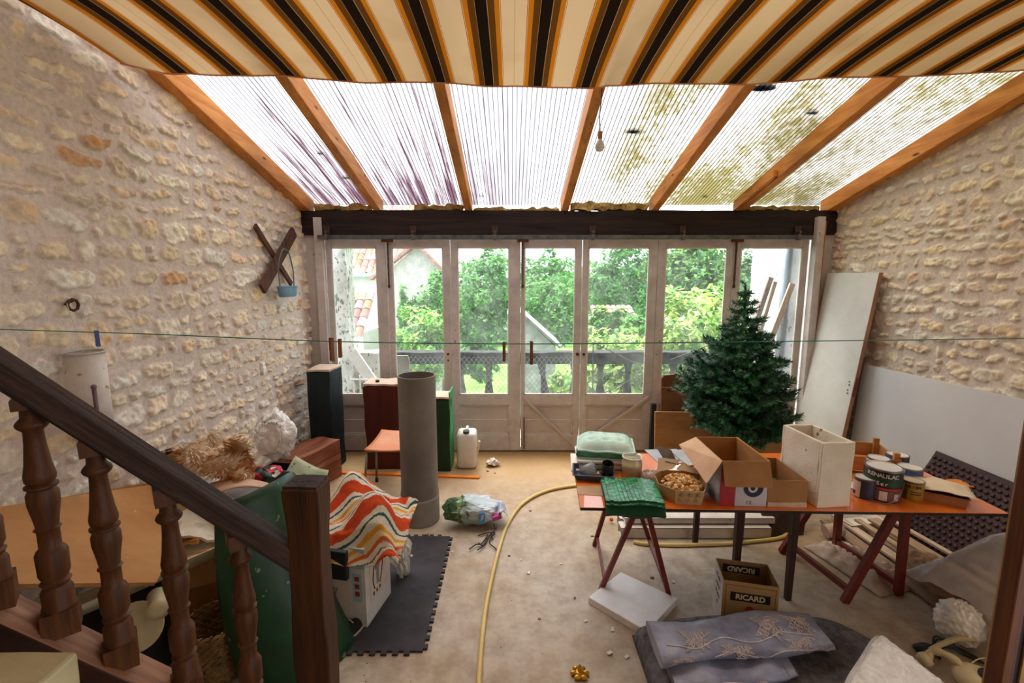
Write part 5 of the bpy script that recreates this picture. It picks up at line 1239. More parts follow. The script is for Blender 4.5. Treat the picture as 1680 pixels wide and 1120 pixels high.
# big carton with printed sides
zb = atY(1215, 757, 2.30).z - TZ
bx = thing('printed_carton', 'tall open carton with red and white printed sides in the middle of the board', 'box', (1.245, 2.49, TZ), R(-1))
CB = mat('inner_cardboard', '#9a6a3c', '#b07f4e', rough=.9, scale=3, bump=.1); W_, D_ = .25, .37
ob('body', carton(G(), W_, D_, zb, .005), CB, bx)
ob('red_print', G().box((-.085, -D_ / 2 - .001, zb * .5), (.078, .0015, zb - .004)), mat('print_red', '#9c1f26', '#b02a30', rough=.5), bx)
ob('white_print', G().box((.04, -D_ / 2 - .001, zb * .5), (.168, .0015, zb - .004)), mat('print_white', '#b9b6bc', '#cac7cc', rough=.5), bx)
ob('side_print', G().box((-W_ / 2 - .001, 0, zb * .5), (.0015, D_ - .004, zb - .004)), mat('print_blue_white', '#5d6f9c', '#c9cbd4', rough=.5, scale=12), bx)
NV = mat('print_navy', '#1d2238', '#2c3350')
g = G().lathe([(0, 0), (.052, 0), (.052, .002), (0, .002)], n=28, M=Matrix.Rotation(R(90), 3, 'X')); ob('round_print', g, NV, bx, loc=(.05, -D_ / 2 - .0025, zb * .42))
ob('appliance_print', G().lathe([(0, 0), (.026, 0), (.026, .003), (0, .003)], n=20, M=Matrix.Rotation(R(90), 3, 'X')).box((0, -.002, .02), (.05, .002, .03)), mat('print_cream', '#d9cdc6'), bx, loc=(.045, -D_ / 2 - .003, zb * .42)); ob('appliance_print', G().lathe([(0, 0), (.012, 0), (.012, .004), (0, .004)], n=16, M=Matrix.Rotation(R(90), 3, 'X')), NV, bx, loc=(.045, -D_ / 2 - .0036, zb * .41))
BKI = mat('print_black', '#141216')
text('lettering', 'CE', BKI, bx, (.03, -D_ / 2 - .0022, .022), (R(90), 0, 0), .026)
OP = mat('print_orange', '#d98a3a'); #text('lettering', 'Thermo', OP, bx, (-.083, -D_ / 2 - .0022, zb * .47), (R(90), 0, 0), .016)
g = G().poly([(-W_ / 2, -D_ / 2, zb), (-W_ / 2, D_ / 2, zb), (-W_ / 2 - .10, D_ / 2 - .0, zb - .05), (-W_ / 2 - .085, -D_ / 2 - .02, zb - .115)], .004); ob('side_flap', g, mat('pale_flap2', '#c9a07c', '#d8b496', rough=.8), bx)
g = G().poly([(-W_ / 2, -D_ / 2 - .002, zb), (W_ / 2 + .0, -D_ / 2 - .002, zb), (W_ / 2, -D_ / 2 - .05, zb - .125), (-W_ / 2 + .0, -D_ / 2 - .05, zb - .12)], .004); ob('front_flap', g, BOXC, bx)
g = G().poly([(W_ / 2, -D_ / 2, zb), (W_ / 2, D_ / 2, zb), (W_ / 2 + .03, D_ / 2, zb - .10), (W_ / 2 + .02, -D_ / 2, zb - .11)], .004); ob('side_flap', g, CB, bx)
# small carton
sb = thing('small_carton', 'low open brown carton between the printed carton and the foam box', 'box', (1.48, 2.46, TZ), R(-2))
zs = atY(1290, 790, 2.29).z - TZ
ob('body', carton(G(), .21, .32, zs, .004), BOXC, sb); ob('torn_edge', G().roughbox((0, -.163, .012), (.205, .004, .03), seg=20, amp=.004, freq=30), mat('torn_paper', '#c2a88c', '#d9c4ac'), sb)
g = G().box((0, 0, 0), (.004, .24, .10), rot=(0, R(-30), 0)); o = tag(ob('white_card', g, PAPW), 'white card standing in the low brown carton', 'card'); o.location = (1.435, 2.47, TZ + .075)
crumple('green_cloth', 'bit of dark green cloth inside the low brown carton', 'cloth', (1.51, 2.47, TZ + .006), (.05, .1, .035), mat('bottle_green_cloth', '#174a30', '#246844'), 17)
# foam box
STY = mat('old_styrofoam', '#e2d8c7', '#f1e9db', rough=.9, scale=4, bump=.4, bscale=150, spots='#7d6a58', spot_amt=.71)
fb = thing('foam_box', 'tall cream polystyrene box with thick walls standing on the board', 'box', (1.705, 2.445, TZ), R(5))
zf = atY(1350, 726, 2.294).z - TZ; w_, d_, th = .185, .31, .018
g = G().roughbox((0, -d_ / 2 + th / 2, zf / 2), (w_, th, zf), seg=14, amp=.003, freq=12).roughbox((0, d_ / 2 - th / 2, zf / 2), (w_, th, zf), seg=14, amp=.003, freq=12).roughbox((-w_ / 2 + th / 2, 0, zf / 2), (th, d_ - 2 * th + .002, zf), seg=14, amp=.003, freq=12).roughbox((w_ / 2 - th / 2, 0, zf / 2), (th, d_ - 2 * th + .002, zf), seg=14, amp=.003, freq=12).box((0, 0, .012), (w_ - .02, d_ - .02, .02))
ob('body', g, STY, fb, bevel=.004); ob('rim_dent', G().ball((.02, -d_ / 2, zf - .045), (.006, .004, .006)), mat('foam_knob', '#e8e0d0'), fb, smooth=True)
# wooden fruit crate
CR = wood('thin_crate_wood', '#b0743c', '#cf9a60', 'x', rough=.75, grain=20)
cr = thing('wooden_crate', 'shallow wooden fruit crate with corner posts at the back right of the board', 'crate', (2.22, 2.87, TZ), R(-17))
for y in (-.15, .15): ob('side_slat', G().box((0, y, .065), (.44, .008, .09)), CR, cr)
for x in (-.22, .22): ob('end_slat', G().box((x, 0, .065), (.008, .3, .09)), CR, cr)
for x in (-.20, .20):
    for y in (-.135, .135): ob('corner_post', G().box((x, y, .075), (.03, .022, .15)), CR, cr)
ob('floor_slat', G().box((0, 0, .01), (.43, .29, .008)), CR, cr)
crumple('crumpled_wrapper', 'crumpled brown and white wrapper in the left corner of the wooden crate', 'wrapper', (2.06, 2.90, TZ + .02), (.08, .07, .07), mat('mottled_wrapper', '#5a4438', '#d9cfc4', scale=18), 31, amp=.6)
g = G().tube([(0, 0, 0), (.07, -.06, 0)], .012, 10); tag(ob('dark_brush', g, mat('dark_handle', '#3a2a24'), loc=(1.955, 2.72, TZ + .013)), 'small dark round stick on the board in front of the crate', 'stick')
# paint cans
TIN = mat('tin_lid', '#b9b4b0', '#d8d4d0', rough=.3, metal=.5, scale=12); RIM = mat('tin_rim', '#6c6a6c', '#9a989a', rough=.3, metal=.9)
def can(label, u, v, r, h, body, lid=TIN, texts=(), bands=(), handle=False, dy=0):
    q = on(u, v); c_ = Vector((q.x, q.y + r + dy, TZ)); rz = math.atan2(c_.x, c_.y)
    t = thing('paint_can', label, 'paint can', tuple(c_), -rz, group='paint cans on the board')
    ob('tin', G().lathe([(r * .97, 0), (r, .004), (r, h - .004), (r * .985, h)], n=40), body, t, smooth=True, sharp=50)
    for z0, z1, m_, a0_, a1_ in bands:
        g = G(); nn_ = 16
        for k in range(nn_ + 1):
            a = R(a0_ + (a1_ - a0_) * k / nn_) - math.pi / 2; g.v += [((r + .0007) * math.cos(a), (r + .0007) * math.sin(a), h * z0), ((r + .0007) * math.cos(a), (r + .0007) * math.sin(a), h * z1)]
        g.f = [(2 * k, 2 * k + 2, 2 * k + 3, 2 * k + 1) for k in range(nn_)]; g.mi = [0] * nn_; ob('label_band', g, m_, t, smooth=True)
    ob('rim', G().lathe([(r * .99, h - .003), (r * 1.03, h), (r * 1.03, h + .006), (r * .93, h + .006), (r * .92, h + .001), (0, h + .001)], n=40), RIM, t, smooth=True, sharp=40)
    ob('lid', G().lathe([(0, h + .0035), (r * .82, h + .0035), (r * .84, h + .007), (r * .90, h + .007), (r * .91, h + .002)], n=40), lid, t, smooth=True, sharp=40)
    for s_, m_, zz_, sz_ in texts:
        # letters wrapped one by one around the tin
        wch = sz_ * .62; n_c = len(s_)
        for k, ch_ in enumerate(s_):
            if ch_ == ' ': continue
            a = (k - (n_c - 1) / 2) * wch / r - math.pi / 2; text('lettering', ch_, m_, t, ((r + .0012) * math.cos(a), (r + .0012) * math.sin(a), h * zz_), (R(90), 0, a + math.pi / 2), sz_, bold=.0006)
    if handle:
        g = G().tube([((r + .004) * math.cos(a), (r + .004) * math.sin(a) - .02 * math.sin(k / 16 * 3.1416), h * .62 - h * .62 * math.sin(k / 16 * 3.1416)) for k, a in [(k, -math.pi + k / 16 * math.pi) for k in range(17)]], .0022, 6); ob('wire_handle', g, RIM, t, smooth=True)
    return t
DK = mat('label_black', '#15171a', '#22252a', rough=.4); DGN = mat('label_green', '#14352a', '#1f4a3a', rough=.4); WL = mat('label_white', '#c9c6c4', '#dedbd8', rough=.4); BLU = mat('label_blue', '#2f4f94', '#4468b0', rough=.4); OCH = mat('label_ochre', '#9a7c2e', '#b0923e', rough=.4); RDL = mat('label_red', '#a8352a', '#b8463a'); BRN = mat('label_plum', '#5d4048', '#7a5a60')
can('largest paint can with black and green label, in the middle of the group', 1466, 826, .088, .172, DK, WL, texts=(('RENAULAC', WL, .86, .030), ('Ser', WL, .60, .03)), bands=((.52, .78, DGN, -80, 80), (.40, .47, RDL, -20, 70), (.04, .38, BRN, -60, 70), (.06, .36, WL, -5, 18), (.08, .30, WL, 40, 55)), handle=True)
can('small grey and navy paint can in front at the left of the group', 1429, 821, .053, .108, mat('label_navy', '#232a44', '#39405e', rough=.4), WL, bands=((.05, .9, WL, -90, -20), (.15, .35, BKI, -70, -45)))
can('small ochre and black paint can in front at the right of the group', 1508, 823, .052, .098, OCH, mat('beige_lid', '#b3a08c', '#c9b8a4', rough=.4), texts=(('JULIEN', BKI, .80, .02),), bands=((.0, .62, mat('label_olive', '#5e5a2c', '#6f6a38'), -90, -20), (.36, .42, BKI, -5, 50), (.5, .55, BKI, -5, 50)))
can('blue paint can standing between the largest can and the brown tray', 1512, 806, .062, .105, BLU, WL, texts=(('JULIEN', WL, .45, .02),), bands=((.1, .3, WL, -30, 60),), dy=.03)
can('blue paint can at the back by the wooden crate', 1502, 790, .06, .11, BLU, WL, bands=((.2, .4, WL, -40, 50),), dy=.085)
can('pale paint can behind the largest black one', 1464, 798, .058, .125, WL, WL, bands=((.2, .6, DK, -40, 50),), dy=.06)
g = G().lathe([(0, 0), (.05, 0), (.055, .008), (.05, .008), (0, .005)], n=28); tag(ob('white_saucer', g, WL, loc=on(1403, 797) + Vector((-.02, 0, 0)), smooth=True, sharp=40), 'white round lid lying between the foam box and the paint cans', 'lid')
# kraft tray with orange paper
bt = thing('kraft_tray', 'torn brown kraft tray at the right end of the board', 'tray', (2.36, 2.41, TZ), R(-33))
ob('body', tray(G(), .25, .18, .055, fl=.95), mat('kraft_brown', '#8a5a38', '#a87650', rough=.8, scale=5), bt, solid=.003)
ob('paper', G().grid(14, 10, lambda s, t_: ((s - .5) * .30 + .01, (t_ - .5) * .20, .062 + .018 * math.sin(3.14 * s) + .010 * fbm(Vector((s * 4, t_ * 4, 0))))), mat('cream_paper', '#d3bfa6', '#e6d6c0'), bt, solid=.002, smooth=True)
g = G().grid(20, 12, lambda s, t_: ((s - .5) * .34, (t_ - .5) * .14, .012 + .04 * (.5 + .5 * math.sin(s * 7 + 1)) * (1 - .5 * t_) + .01 * fbm(Vector((s * 5, t_ * 5, 2)))))
tag(ob('orange_paper', g, mat('orange_paper', '#cf6f1c', '#e08a34', rough=.6), loc=(2.46, 2.54, TZ + .004), rot=(0, 0, R(-22)), solid=.002, smooth=True), 'wavy orange paper behind the kraft tray at the right end', 'paper')
tag(ob('dark_card', G().box((0, 0, .045), (.08, .006, .09), rot=(R(-20), 0, 0)), mat('brown_plastic', '#3c2622', '#553830'), loc=(2.31, 2.535, TZ + .0), rot=(0, 0, R(-15))), 'dark brown card standing just right of the blue paint cans', 'card')
# ================================================================ RIGHT SIDE
WD = mat('white_door_paint', '#c2bfb8', '#d3d0ca', rough=.45, scale=2.5, bump=.05, spots='#8a8578', spot_amt=.73)
# loose door leaning on the right wall
dt = thing('loose_door', 'white flush door leaning against the right stone wall', 'door', (3.12, 4.5, 0))
A = Vector((3.085, 4.84, .01)); B = Vector((3.085, 4.16, .01)); up = Vector((.232, 0, 1.985)); O = Vector((3.12, 4.5, 0)); nd_ = Vector((-1.985, 0, .232)).normalized()
ob('leaf', G().poly([A - O, B - O, B + up - O, A + up - O], .035, nd_), WD, dt, bevel=.003)
g = G().poly([B - O + Vector((.0, -.004, 0)), B + up - O + Vector((.0, -.004, 0)), B + up - O + Vector((.0, .001, 0)), B - O + Vector((.0, .001, 0))], .035, nd_); ob('bare_edge', g, wood('bare_door_edge', '#9a6a54', '#c09480', 'z', rough=.8), dt)
pk = B + up * .42; ob('lock_plate', G().bar(pk - O + Vector((.018, -.006, 0)), pk + up * .09 - O + Vector((.018, -.006, 0)), .018, .006, up=(0, 1, 0)), mat('lock_rust', '#6e2a20', '#8a3c2e'), dt)
for k, f_ in enumerate((.43, .445, .47, .485)):
    p_ = B + up * f_ + Vector((-.004, .05 + .006 * (k % 2), 0)) - O; ob('screw_hole', G().ball(p_, .006, 8, 6), BLK, dt)
# long white panel
PNL = mat('pale_grey_hardboard', '#cdced4', '#dcdde2', rough=.5, scale=1, bump=.03, spots='#8f8d8c', spot_amt=.76)
p1, p2 = atX(1417, 597, 3.33), atX(1680, 655, 3.33)
g = G().poly([(3.26, p1.y, .01), (3.33, p1.y, p1.z), (3.33, 1.7, p2.z + .02), (3.26, 1.7, .01)], .012, (-1, 0, .06)); tag(ob('wall_panel', g, PNL), 'long pale grey board standing along the foot of the right wall', 'board')
# dimpled membrane
MB_ = mat('brown_dimple_membrane', '#2d1a1b', '#45292a', rough=.45)
g = G(); c0, c1 = Vector((2.96, 2.0, .0)), Vector((2.96, 3.36, .0)); uu = Vector((.31, 0, .63)); un = uu.normalized(); nn_ = Vector((-un.z, 0, un.x)); LY = 1.36; LU = uu.length
def edge_u(y): return LU * (1 - .10 * max(0, (3.36 - y) / 1.36) * 0)
g.grid(60, 30, lambda s, t_: tuple(c0 + Vector((0, LY * s, 0)) + uu * t_ + nn_ * (.012 * math.sin(s * 7) + .01 * math.sin(t_ * 5))))
sp = .042
for i in range(int(LY / sp)):
    for j in range(int(LU / sp)):
        y = (i + .5 + .5 * (j % 2)) * sp; u_ = (j + .5) * sp
        if y > LY: continue
        s, t_ = y / LY, u_ / LU; c_ = c0 + Vector((0, y, 0)) + uu * t_ + nn_ * (.012 * math.sin(s * 7) + .01 * math.sin(t_ * 5))
        a_, b_ = Vector((0, 1, 0)), un; vs = []
        for r_, h_ in ((.015, 0), (.012, .009), (.006, .012)):
            for k in range(8): vs.append(c_ + a_ * r_ * math.cos(k * .785) + b_ * r_ * math.sin(k * .785) + nn_ * h_)
        g.add(vs, [(r_ * 8 + k, r_ * 8 + (k + 1) % 8, r_ * 8 + 8 + (k + 1) % 8, r_ * 8 + 8 + k) for r_ in (0, 1) for k in range(8)] + [tuple(16 + k for k in range(8))])
tag(ob('dimple_membrane', g, MB_), 'dark brown dimpled plastic membrane leaning against the pale board', 'membrane')
# Christmas tree
CT = Vector((2.10, 4.12, 0)); ct = thing('christmas_tree', 'artificial green christmas tree standing between the doors and the orange board', 'christmas tree', tuple(CT))
topz = atY(1228, 462, 4.12).z
ob('trunk', G().tube([(0, 0, .12), (0, 0, topz - .08)], [.016, .006], 8), mat('dark_green_stem', '#1d2f1c', '#2f4428'), ct)
for k in range(3):
    a = k * 2.094 + .4; ob('foot', G().tube([(0, 0, .14), (.24 * math.cos(a), .24 * math.sin(a), .012)], .01, 8), mat('stand_metal', '#2a4a30', '#355a3c'), ct)
g = G(); br_ = G(); rs = random.Random(12); NC = [rgb(h)[:3] for h in ('#0a3e20', '#145a30', '#06280f', '#2a7a48', '#0f4a26')]
def needles(path, dens, ln):
    for i in range(len(path) - 1):
        a, b = path[i], path[i + 1]; d = (b - a)
        if d.length < 1e-5: continue
        dn = d.normalized()
        for _ in range(int(d.length * dens)):
            p_ = a.lerp(b, rs.random()); r_ = Vector((rs.gauss(0, 1), rs.gauss(0, 1), rs.gauss(0, 1))); r_ = (r_ - dn * r_.dot(dn)).normalized()
            q_ = (r_ * .85 + dn * .6).normalized(); w = q_.cross(dn).normalized() * .0032; L_ = ln * rs.uniform(.7, 1.2)
            cc = rs.choice(NC); m_ = rs.uniform(.7, 1.35); g.cur = tuple(v * m_ for v in cc); g.add([p_ - w, p_ + w, p_ + q_ * L_ + w * .5, p_ + q_ * L_ - w * .5], [(0, 1, 2, 3)])
z0 = .55; nl = 17
for k in range(nl):
    f_ = k / (nl - 1); z = z0 + (topz - .12 - z0) * f_; Rr = np.interp(f_, [0, .3, .5, .62, .75, .88, 1], [.50, .50, .42, .30, .20, .12, .06])
    nb = max(4, int(8 * (1 - f_) + 4))
    for i in range(nb):
        a = 6.2832 * (i + .5 * (k % 2)) / nb + rs.uniform(-.2, .2); ln = Rr * rs.uniform(.55, 1.15)
        if .0 < f_ < .3 and math.cos(a) < -.75: ln *= 1.12
        pts = [Vector((math.cos(a) * ln * t_, math.sin(a) * ln * t_, z + ln * (-.22 * t_ + .30 * t_ * t_) + .01 * rs.gauss(0, 1))) for t_ in (0, .3, .55, .8, 1)]
        br_.tube(pts, [.004, .003, .003, .002, .002], 4, False); needles(pts[1:] if f_ < .8 else pts, 560, .042)
        for t_ in ((.35, .5, .65, .8) if f_ < .75 else (.5,)):
            j = int(t_ * 4); base = pts[0].lerp(pts[-1], t_) ; base.z = pts[min(4, j + 1)].z
            for sgn in (-1, 1):
                aa = a + sgn * rs.uniform(.5, .9); l2 = ln * (1.05 - t_) * rs.uniform(.5, .8) + .03
                p2 = [base, base + Vector((math.cos(aa), math.sin(aa), .15)) * l2 * .5, base + Vector((math.cos(aa), math.sin(aa), .35)) * l2]
                needles(p2, 520, .038)
tip = [Vector((0, 0, topz - .25)), Vector((.008, 0, topz - .1)), Vector((-.01, 0, topz - .02)), Vector((-.035, 0, topz))]
needles(tip, 900, .028)
ob('branches', br_, MATS['dark_green_stem'], ct); ob('needles', g, attr_mat('tinsel_needles', rough=.45, bump=0, spec=.5, translucent=.08), ct)
# brown boards in front of the sixth door
BB = mat('brown_plywood', '#5e3a24', '#7d5234', rough=.7, scale=2, stretch=(1, 1, 3), bump=.1, spots='#2e1a10', spot_amt=.66); BB2 = mat('light_plywood', '#8f6238', '#a97a4c', rough=.7, scale=2.5, stretch=(1, 1, 4), bump=.1); BB3 = mat('redbrown_board', '#6e3f26', '#8a5436', rough=.65, scale=2)
a, b, c, d = atY(1090, 618, 4.78), atY(1172, 612, 4.78), atY(1090, 640, 4.78), atY(1085, 640, 4.74)
g = G().poly([(a.x, 4.80, 0), (b.x + .05, 4.80, 0), (b.x + .05, 4.86, b.z), (a.x + .03, 4.86, a.z), (a.x, 4.86, a.z - .04)], .02, (0, -1, .05)); tag(ob('plywood_board', g, BB3, group='boards standing by the sixth door'), 'rearmost and tallest brown board with a rounded corner by the sixth door', 'board')
a, b = atY(1087, 637, 4.72), atY(1200, 640, 4.72)
g = G().poly([(a.x, 4.68, 0), (b.x, 4.68, 0), (b.x, 4.76, b.z), (a.x, 4.76, a.z)], .02, (0, -1, .1)); tag(ob('plywood_board', g, BB, group='boards standing by the sixth door'), 'middle dark stained brown board by the sixth door', 'board')
a, b = atY(1077, 677, 4.58), atY(1290, 680, 4.58)
g = G().poly([(a.x, 4.56, 0), (b.x, 4.56, 0), (b.x, 4.62, b.z), (a.x, 4.62, a.z)], .025, (0, -1, .1)); tag(ob('plywood_board', g, BB2, group='boards standing by the sixth door'), 'front lighter brown plywood board by the sixth door', 'board')
tag(ob('dark_bracket', G().box((0, 0, 0), (.05, .05, .09)), BLK, loc=atY(1070, 715, 4.8) * 1 + Vector((0, 0, -.0))), 'small dark box standing left of the front plywood board', 'box')
bpy.data.objects['dark_bracket'].location.z = .30; bpy.data.objects['dark_bracket'].scale = (1, 1, 6.6)
# ---- under the table
FO = mat('white_foam_slab', '#e4e3e6', '#f3f2f4', rough=.85, scale=6, bump=.3, bscale=200, spots='#8c8488', spot_amt=.75)
P_ = [atZ(965, 990, .0), atZ(1062, 1048, .0), atZ(1111, 992, .0), atZ(1018, 948, .0)]
P_ = [p + Vector((0, .0, .045)) for p in P_]
tag(ob('foam_slab', G().poly(P_, .045, (0, 0, 1)), FO, bevel=.004), 'white polystyrene slab lying on the floor at the feet of the left trestle', 'foam board')
rc = thing('lettered_carton', 'open tan carton printed with a drinks name behind the folded curtain', 'box', (1.325, 2.37, 0), R(-13))
TAN = mat('tan_carton_print', '#9c7a4e', '#b08e60', rough=.8, scale=3); TANI = mat('tan_carton_inside', '#7d5f38', '#94744a', rough=.9)
w_, d_, h_ = .28, .205, .30
ob('body', carton(G(), w_, d_, h_, .004), TANI, rc); ob('front_print', G().box((0, -d_ / 2 - .001, h_ / 2), (w_, .002, h_)), TAN, rc); ob('side_print', G().box((-w_ / 2 - .001, 0, h_ / 2), (.002, d_, h_)), mat('white_side_print', '#b9b2ae', '#cfc8c4', rough=.6, scale=8), rc)
BP = mat('print_dark', '#17120e', '#241c15'); CP = mat('print_pale', '#c9b48c', '#d8c6a2')
g = G().box((0, -d_ / 2 - .0025, h_ - .085), (.20, .001, .05)); ob('name_plate', g, BP, rc); text('lettering', 'RICARD', CP, rc, (0, -d_ / 2 - .0035, h_ - .086), (R(90), 0, 0), .042, bold=.0012)
g = G()
for a_, b_ in (((-.125, h_ - .02), (.125, h_ - .02)), ((-.125, h_ - .02), (-.125, .02)), ((.125, h_ - .02), (.125, .02))): g.bar((a_[0], -d_ / 2 - .0022, a_[1]), (b_[0], -d_ / 2 - .0022, b_[1]), .001, .003, up=(0, 0, 1) if a_[1] == b_[1] else (1, 0, 0))
ob('printed_frame', g, mat('print_rust', '#7a3a20'), rc); ob('emblem', G().lathe([(0, 0), (.022, 0), (.022, .001), (0, .001)], n=20, M=Matrix.Rotation(R(90), 3, 'X')), mat('print_red2', '#a8322a'), rc, loc=(0, -d_ / 2 - .002, h_ - .155))
g = G().box((0, d_ / 2 - .0055, h_ - .05), (.20, .001, .05)); ob('name_plate', g, BP, rc); text('lettering', 'RICARD', CP, rc, (0, d_ / 2 - .0065, h_ - .05), (R(90), R(180), 0), .042, bold=.0012)
for k in range(4): text('lettering', ('RICARD', 'PASTIS', 'RICARD', '45')[k], mat('print_plum', '#4a3040'), rc, (-w_ / 2 - .0025, 0, h_ - .05 - .05 * k), (R(90), 0, R(-90)), .028)
# hose
HO = mat('pale_yellow_hose', '#c7a95c', '#dcc27c', rough=.4, scale=2)
pts = [(785, 1150), (786, 1120), (790, 1060), (797, 1000), (807, 950), (818, 905), (833, 862), (858, 828), (895, 808), (940, 799), (975, 797)]
W3 = [atZ(u, v, .0) for u, v in pts] + [Vector((1.2, 4.05, 0)), Vector((1.75, 3.95, 0)), Vector((2.14, 3.6, 0)), Vector((2.10, 3.24, 0)), Vector((1.75, 3.13, 0)), Vector((1.3, 3.09, 0)), Vector((1.0, 3.10, 0)), Vector((.9, 3.13, 0))]
for p in W3: p.z = .014
g = G().tube(smooth_path(W3, 10), .0135, 10); tag(ob('garden_hose', g, HO, smooth=True), 'long pale yellow garden hose curving over the floor and under the board', 'hose')
# bundle of white profiles under the table
PR = mat('grubby_white_profile', '#c2b6ac', '#d8cec6', rough=.5, scale=4, spots='#8d7c70', spot_amt=.68)
y0 = 3.32
for k, (x0, x1, yy, z, w, h, lb) in enumerate([(.82, 1.95, 3.24, .045, .10, .085, 'lowest white plastic profile in front under the table'), (.84, 2.05, 3.36, .05, .10, .09, 'white plastic profile lying behind the front one under the table'), (.86, 2.0, 3.28, .118, .09, .045, 'white plastic profile resting on top of the other two'), (.88, 1.9, 3.39, .125, .07, .04, 'thin white profile at the back on top of the bundle')]):
    g = G()
    g.lohi((x0, yy - w / 2, z - h / 2), (x1, yy - w / 2 + .006, z + h / 2)).lohi((x0, yy + w / 2 - .006, z - h / 2), (x1, yy + w / 2, z + h / 2)).lohi((x0, yy - w / 2, z - h / 2), (x1, yy + w / 2, z - h / 2 + .006)).lohi((x0, yy - w / 2, z + h / 2 - .006), (x1, yy + w / 2, z + h / 2))
    tag(ob('plastic_profile', g, PR, bevel=.002), lb, 'profile', 'white profiles under the table')
g = G().ball((0, 0, 0), (.016, .016, .016)); tag(ob('orange_ball', g, mat('orange_cap', '#d85a28'), loc=atZ(1003, 852, .03) , smooth=True), 'small round orange cap at the left end of the white profiles', 'cap')
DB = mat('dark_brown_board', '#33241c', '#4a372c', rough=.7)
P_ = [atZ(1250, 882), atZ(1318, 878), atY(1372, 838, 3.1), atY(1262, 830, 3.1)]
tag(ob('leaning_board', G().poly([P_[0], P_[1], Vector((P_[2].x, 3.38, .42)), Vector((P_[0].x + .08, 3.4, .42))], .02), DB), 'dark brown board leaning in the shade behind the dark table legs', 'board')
q = atZ(1412, 868, 0); wt = thing('white_tray', 'shallow white tray on the floor behind the right trestle', 'tray', (q.x + .03, q.y + .08, .0), R(10)); ob('shell', tray(G(), .32, .2, .06, fl=.9), PAPW, wt, solid=.004, bevel=.003)
# planks and sacking in the right corner
PL = [wood('floorboard_pine', '#a07e62', '#c9aa8c', 'y', rough=.8, grain=18), wood('floorboard_pale', '#b39680', '#d9c3ae', 'y', rough=.8, grain=14), wood('floorboard_grey', '#7d6654', '#a68c78', 'y', rough=.85, grain=20)]
pls = [((1428, 852), (1560, 925), .10, .02, 2), ((1455, 850), (1590, 915), .07, .045, 1), ((1480, 848), (1620, 905), .05, .07, 0), ((1440, 858), (1530, 950), .09, .015, 0), ((1500, 846), (1650, 893), .04, .10, 1)]
for k, (a, b, w, z, m_) in enumerate(pls):
    A, B = atZ(*a, z), atZ(*b, z)
    A.x = min(A.x, 2.9); B.x = min(B.x, 3.0)
    A = Vector((2.52 + .10 * k, 3.42 - .03 * k, .02 + .02 * k)); B = Vector((2.56 + .11 * k, 2.3 + .06 * k, .02 + .02 * k))
    tag(ob('floor_plank', G().bar(A, B, w, .018), PL[m_], bevel=.002), ['leftmost worn grey plank on the floor in the right corner', 'second plank from the left, pale and wide, in the right corner', 'third narrow plank in the middle of the pile in the right corner', 'fourth plank in the pile in the right corner', 'rightmost narrow pale plank on top of the pile in the right corner'][k], 'plank', 'planks in the right corner')
SK = mat('pinkish_sack', '#a88f84', '#cdb8ac', rough=.8, scale=7, bump=.5, bscale=24)
def drape(name, label, c_, w, d, h, m_, seed, rz=0, cat='sheet', fr=5, solid=.004, n=36, **kw):
    g = G().grid(n, n, lambda s, t_: ((s - .5) * w, (t_ - .5) * d, .006 + h * (max(0, 1 - abs(2 * s - 1) ** 4) * max(0, 1 - abs(2 * t_ - 1) ** 4)) * (.55 + .9 * abs(fbm(Vector((s * fr * .5, t_ * fr, seed)), 3)))))
    return tag(ob(name, g, m_, loc=c_, rot=(0, 0, rz), solid=solid, smooth=True), label, cat)
drape('crumpled_sack', 'crumpled pinkish paper sack lying beneath the right trestle', (2.36, 2.86, 0), .34, .55, .09, SK, 4, R(14), 'sack')
drape('brown_sack', 'brown hairy sack in front of the plank pile', (2.64, 2.62, .115), .22, .5, .05, mat('brown_sacking', '#7d5f48', '#a6846a', rough=1, scale=20, bump=.8), 8, R(-20), 'sack')
tag(ob('cardboard_roll', G().tube([(0, 0, 0), (.12, .0, .02)], .05, 16), mat('pinkish_card', '#b59684', '#c9ac9a'), loc=(2.36, 3.2, .055)), 'short pinkish cardboard roll behind the right trestle', 'roll')
# clear film
FM = clear('clear_polythene', tint=(.97, .96, .97, 1), amount=.50, body='#fbf6fb', rough=.16, milky=.5, nscale=4)
c4 = [atZ(1500, 880, .36), atZ(1585, 855, .40), atZ(1690, 880, .45), atZ(1640, 1035, .0), atZ(1508, 1012, .0)]
q0 = Vector((2.42, 2.0, 0))
def film(s, t_):
    x = 2.42 + .62 * s; y = 1.98 + .62 * t_ - .08 * s; z = .02 + .56 * math.sin(math.pi * min(1, .15 + t_ * .75)) ** .8 * (.35 + .65 * min(1, s * 2.2)) * (1 if t_ > .02 else .2) + (.05 * fbm(Vector((s * 2.6, t_ * 2.6, 1)), 3) + .05 * abs(noise.noise(Vector((s * 5, t_ * 4, 3)))) + .018 * abs(noise.noise(Vector((s * 13, t_ * 11, 5))))) * t_
    return (x - q0.x + .05 * math.sin(t_ * 5), y - q0.y, max(.004, z))
tag(ob('polythene_sheet', G().grid(40, 40, film), FM, loc=q0, smooth=True, solid=.0), 'crumpled clear polythene sheet in front of the planks at the right', 'plastic sheet')
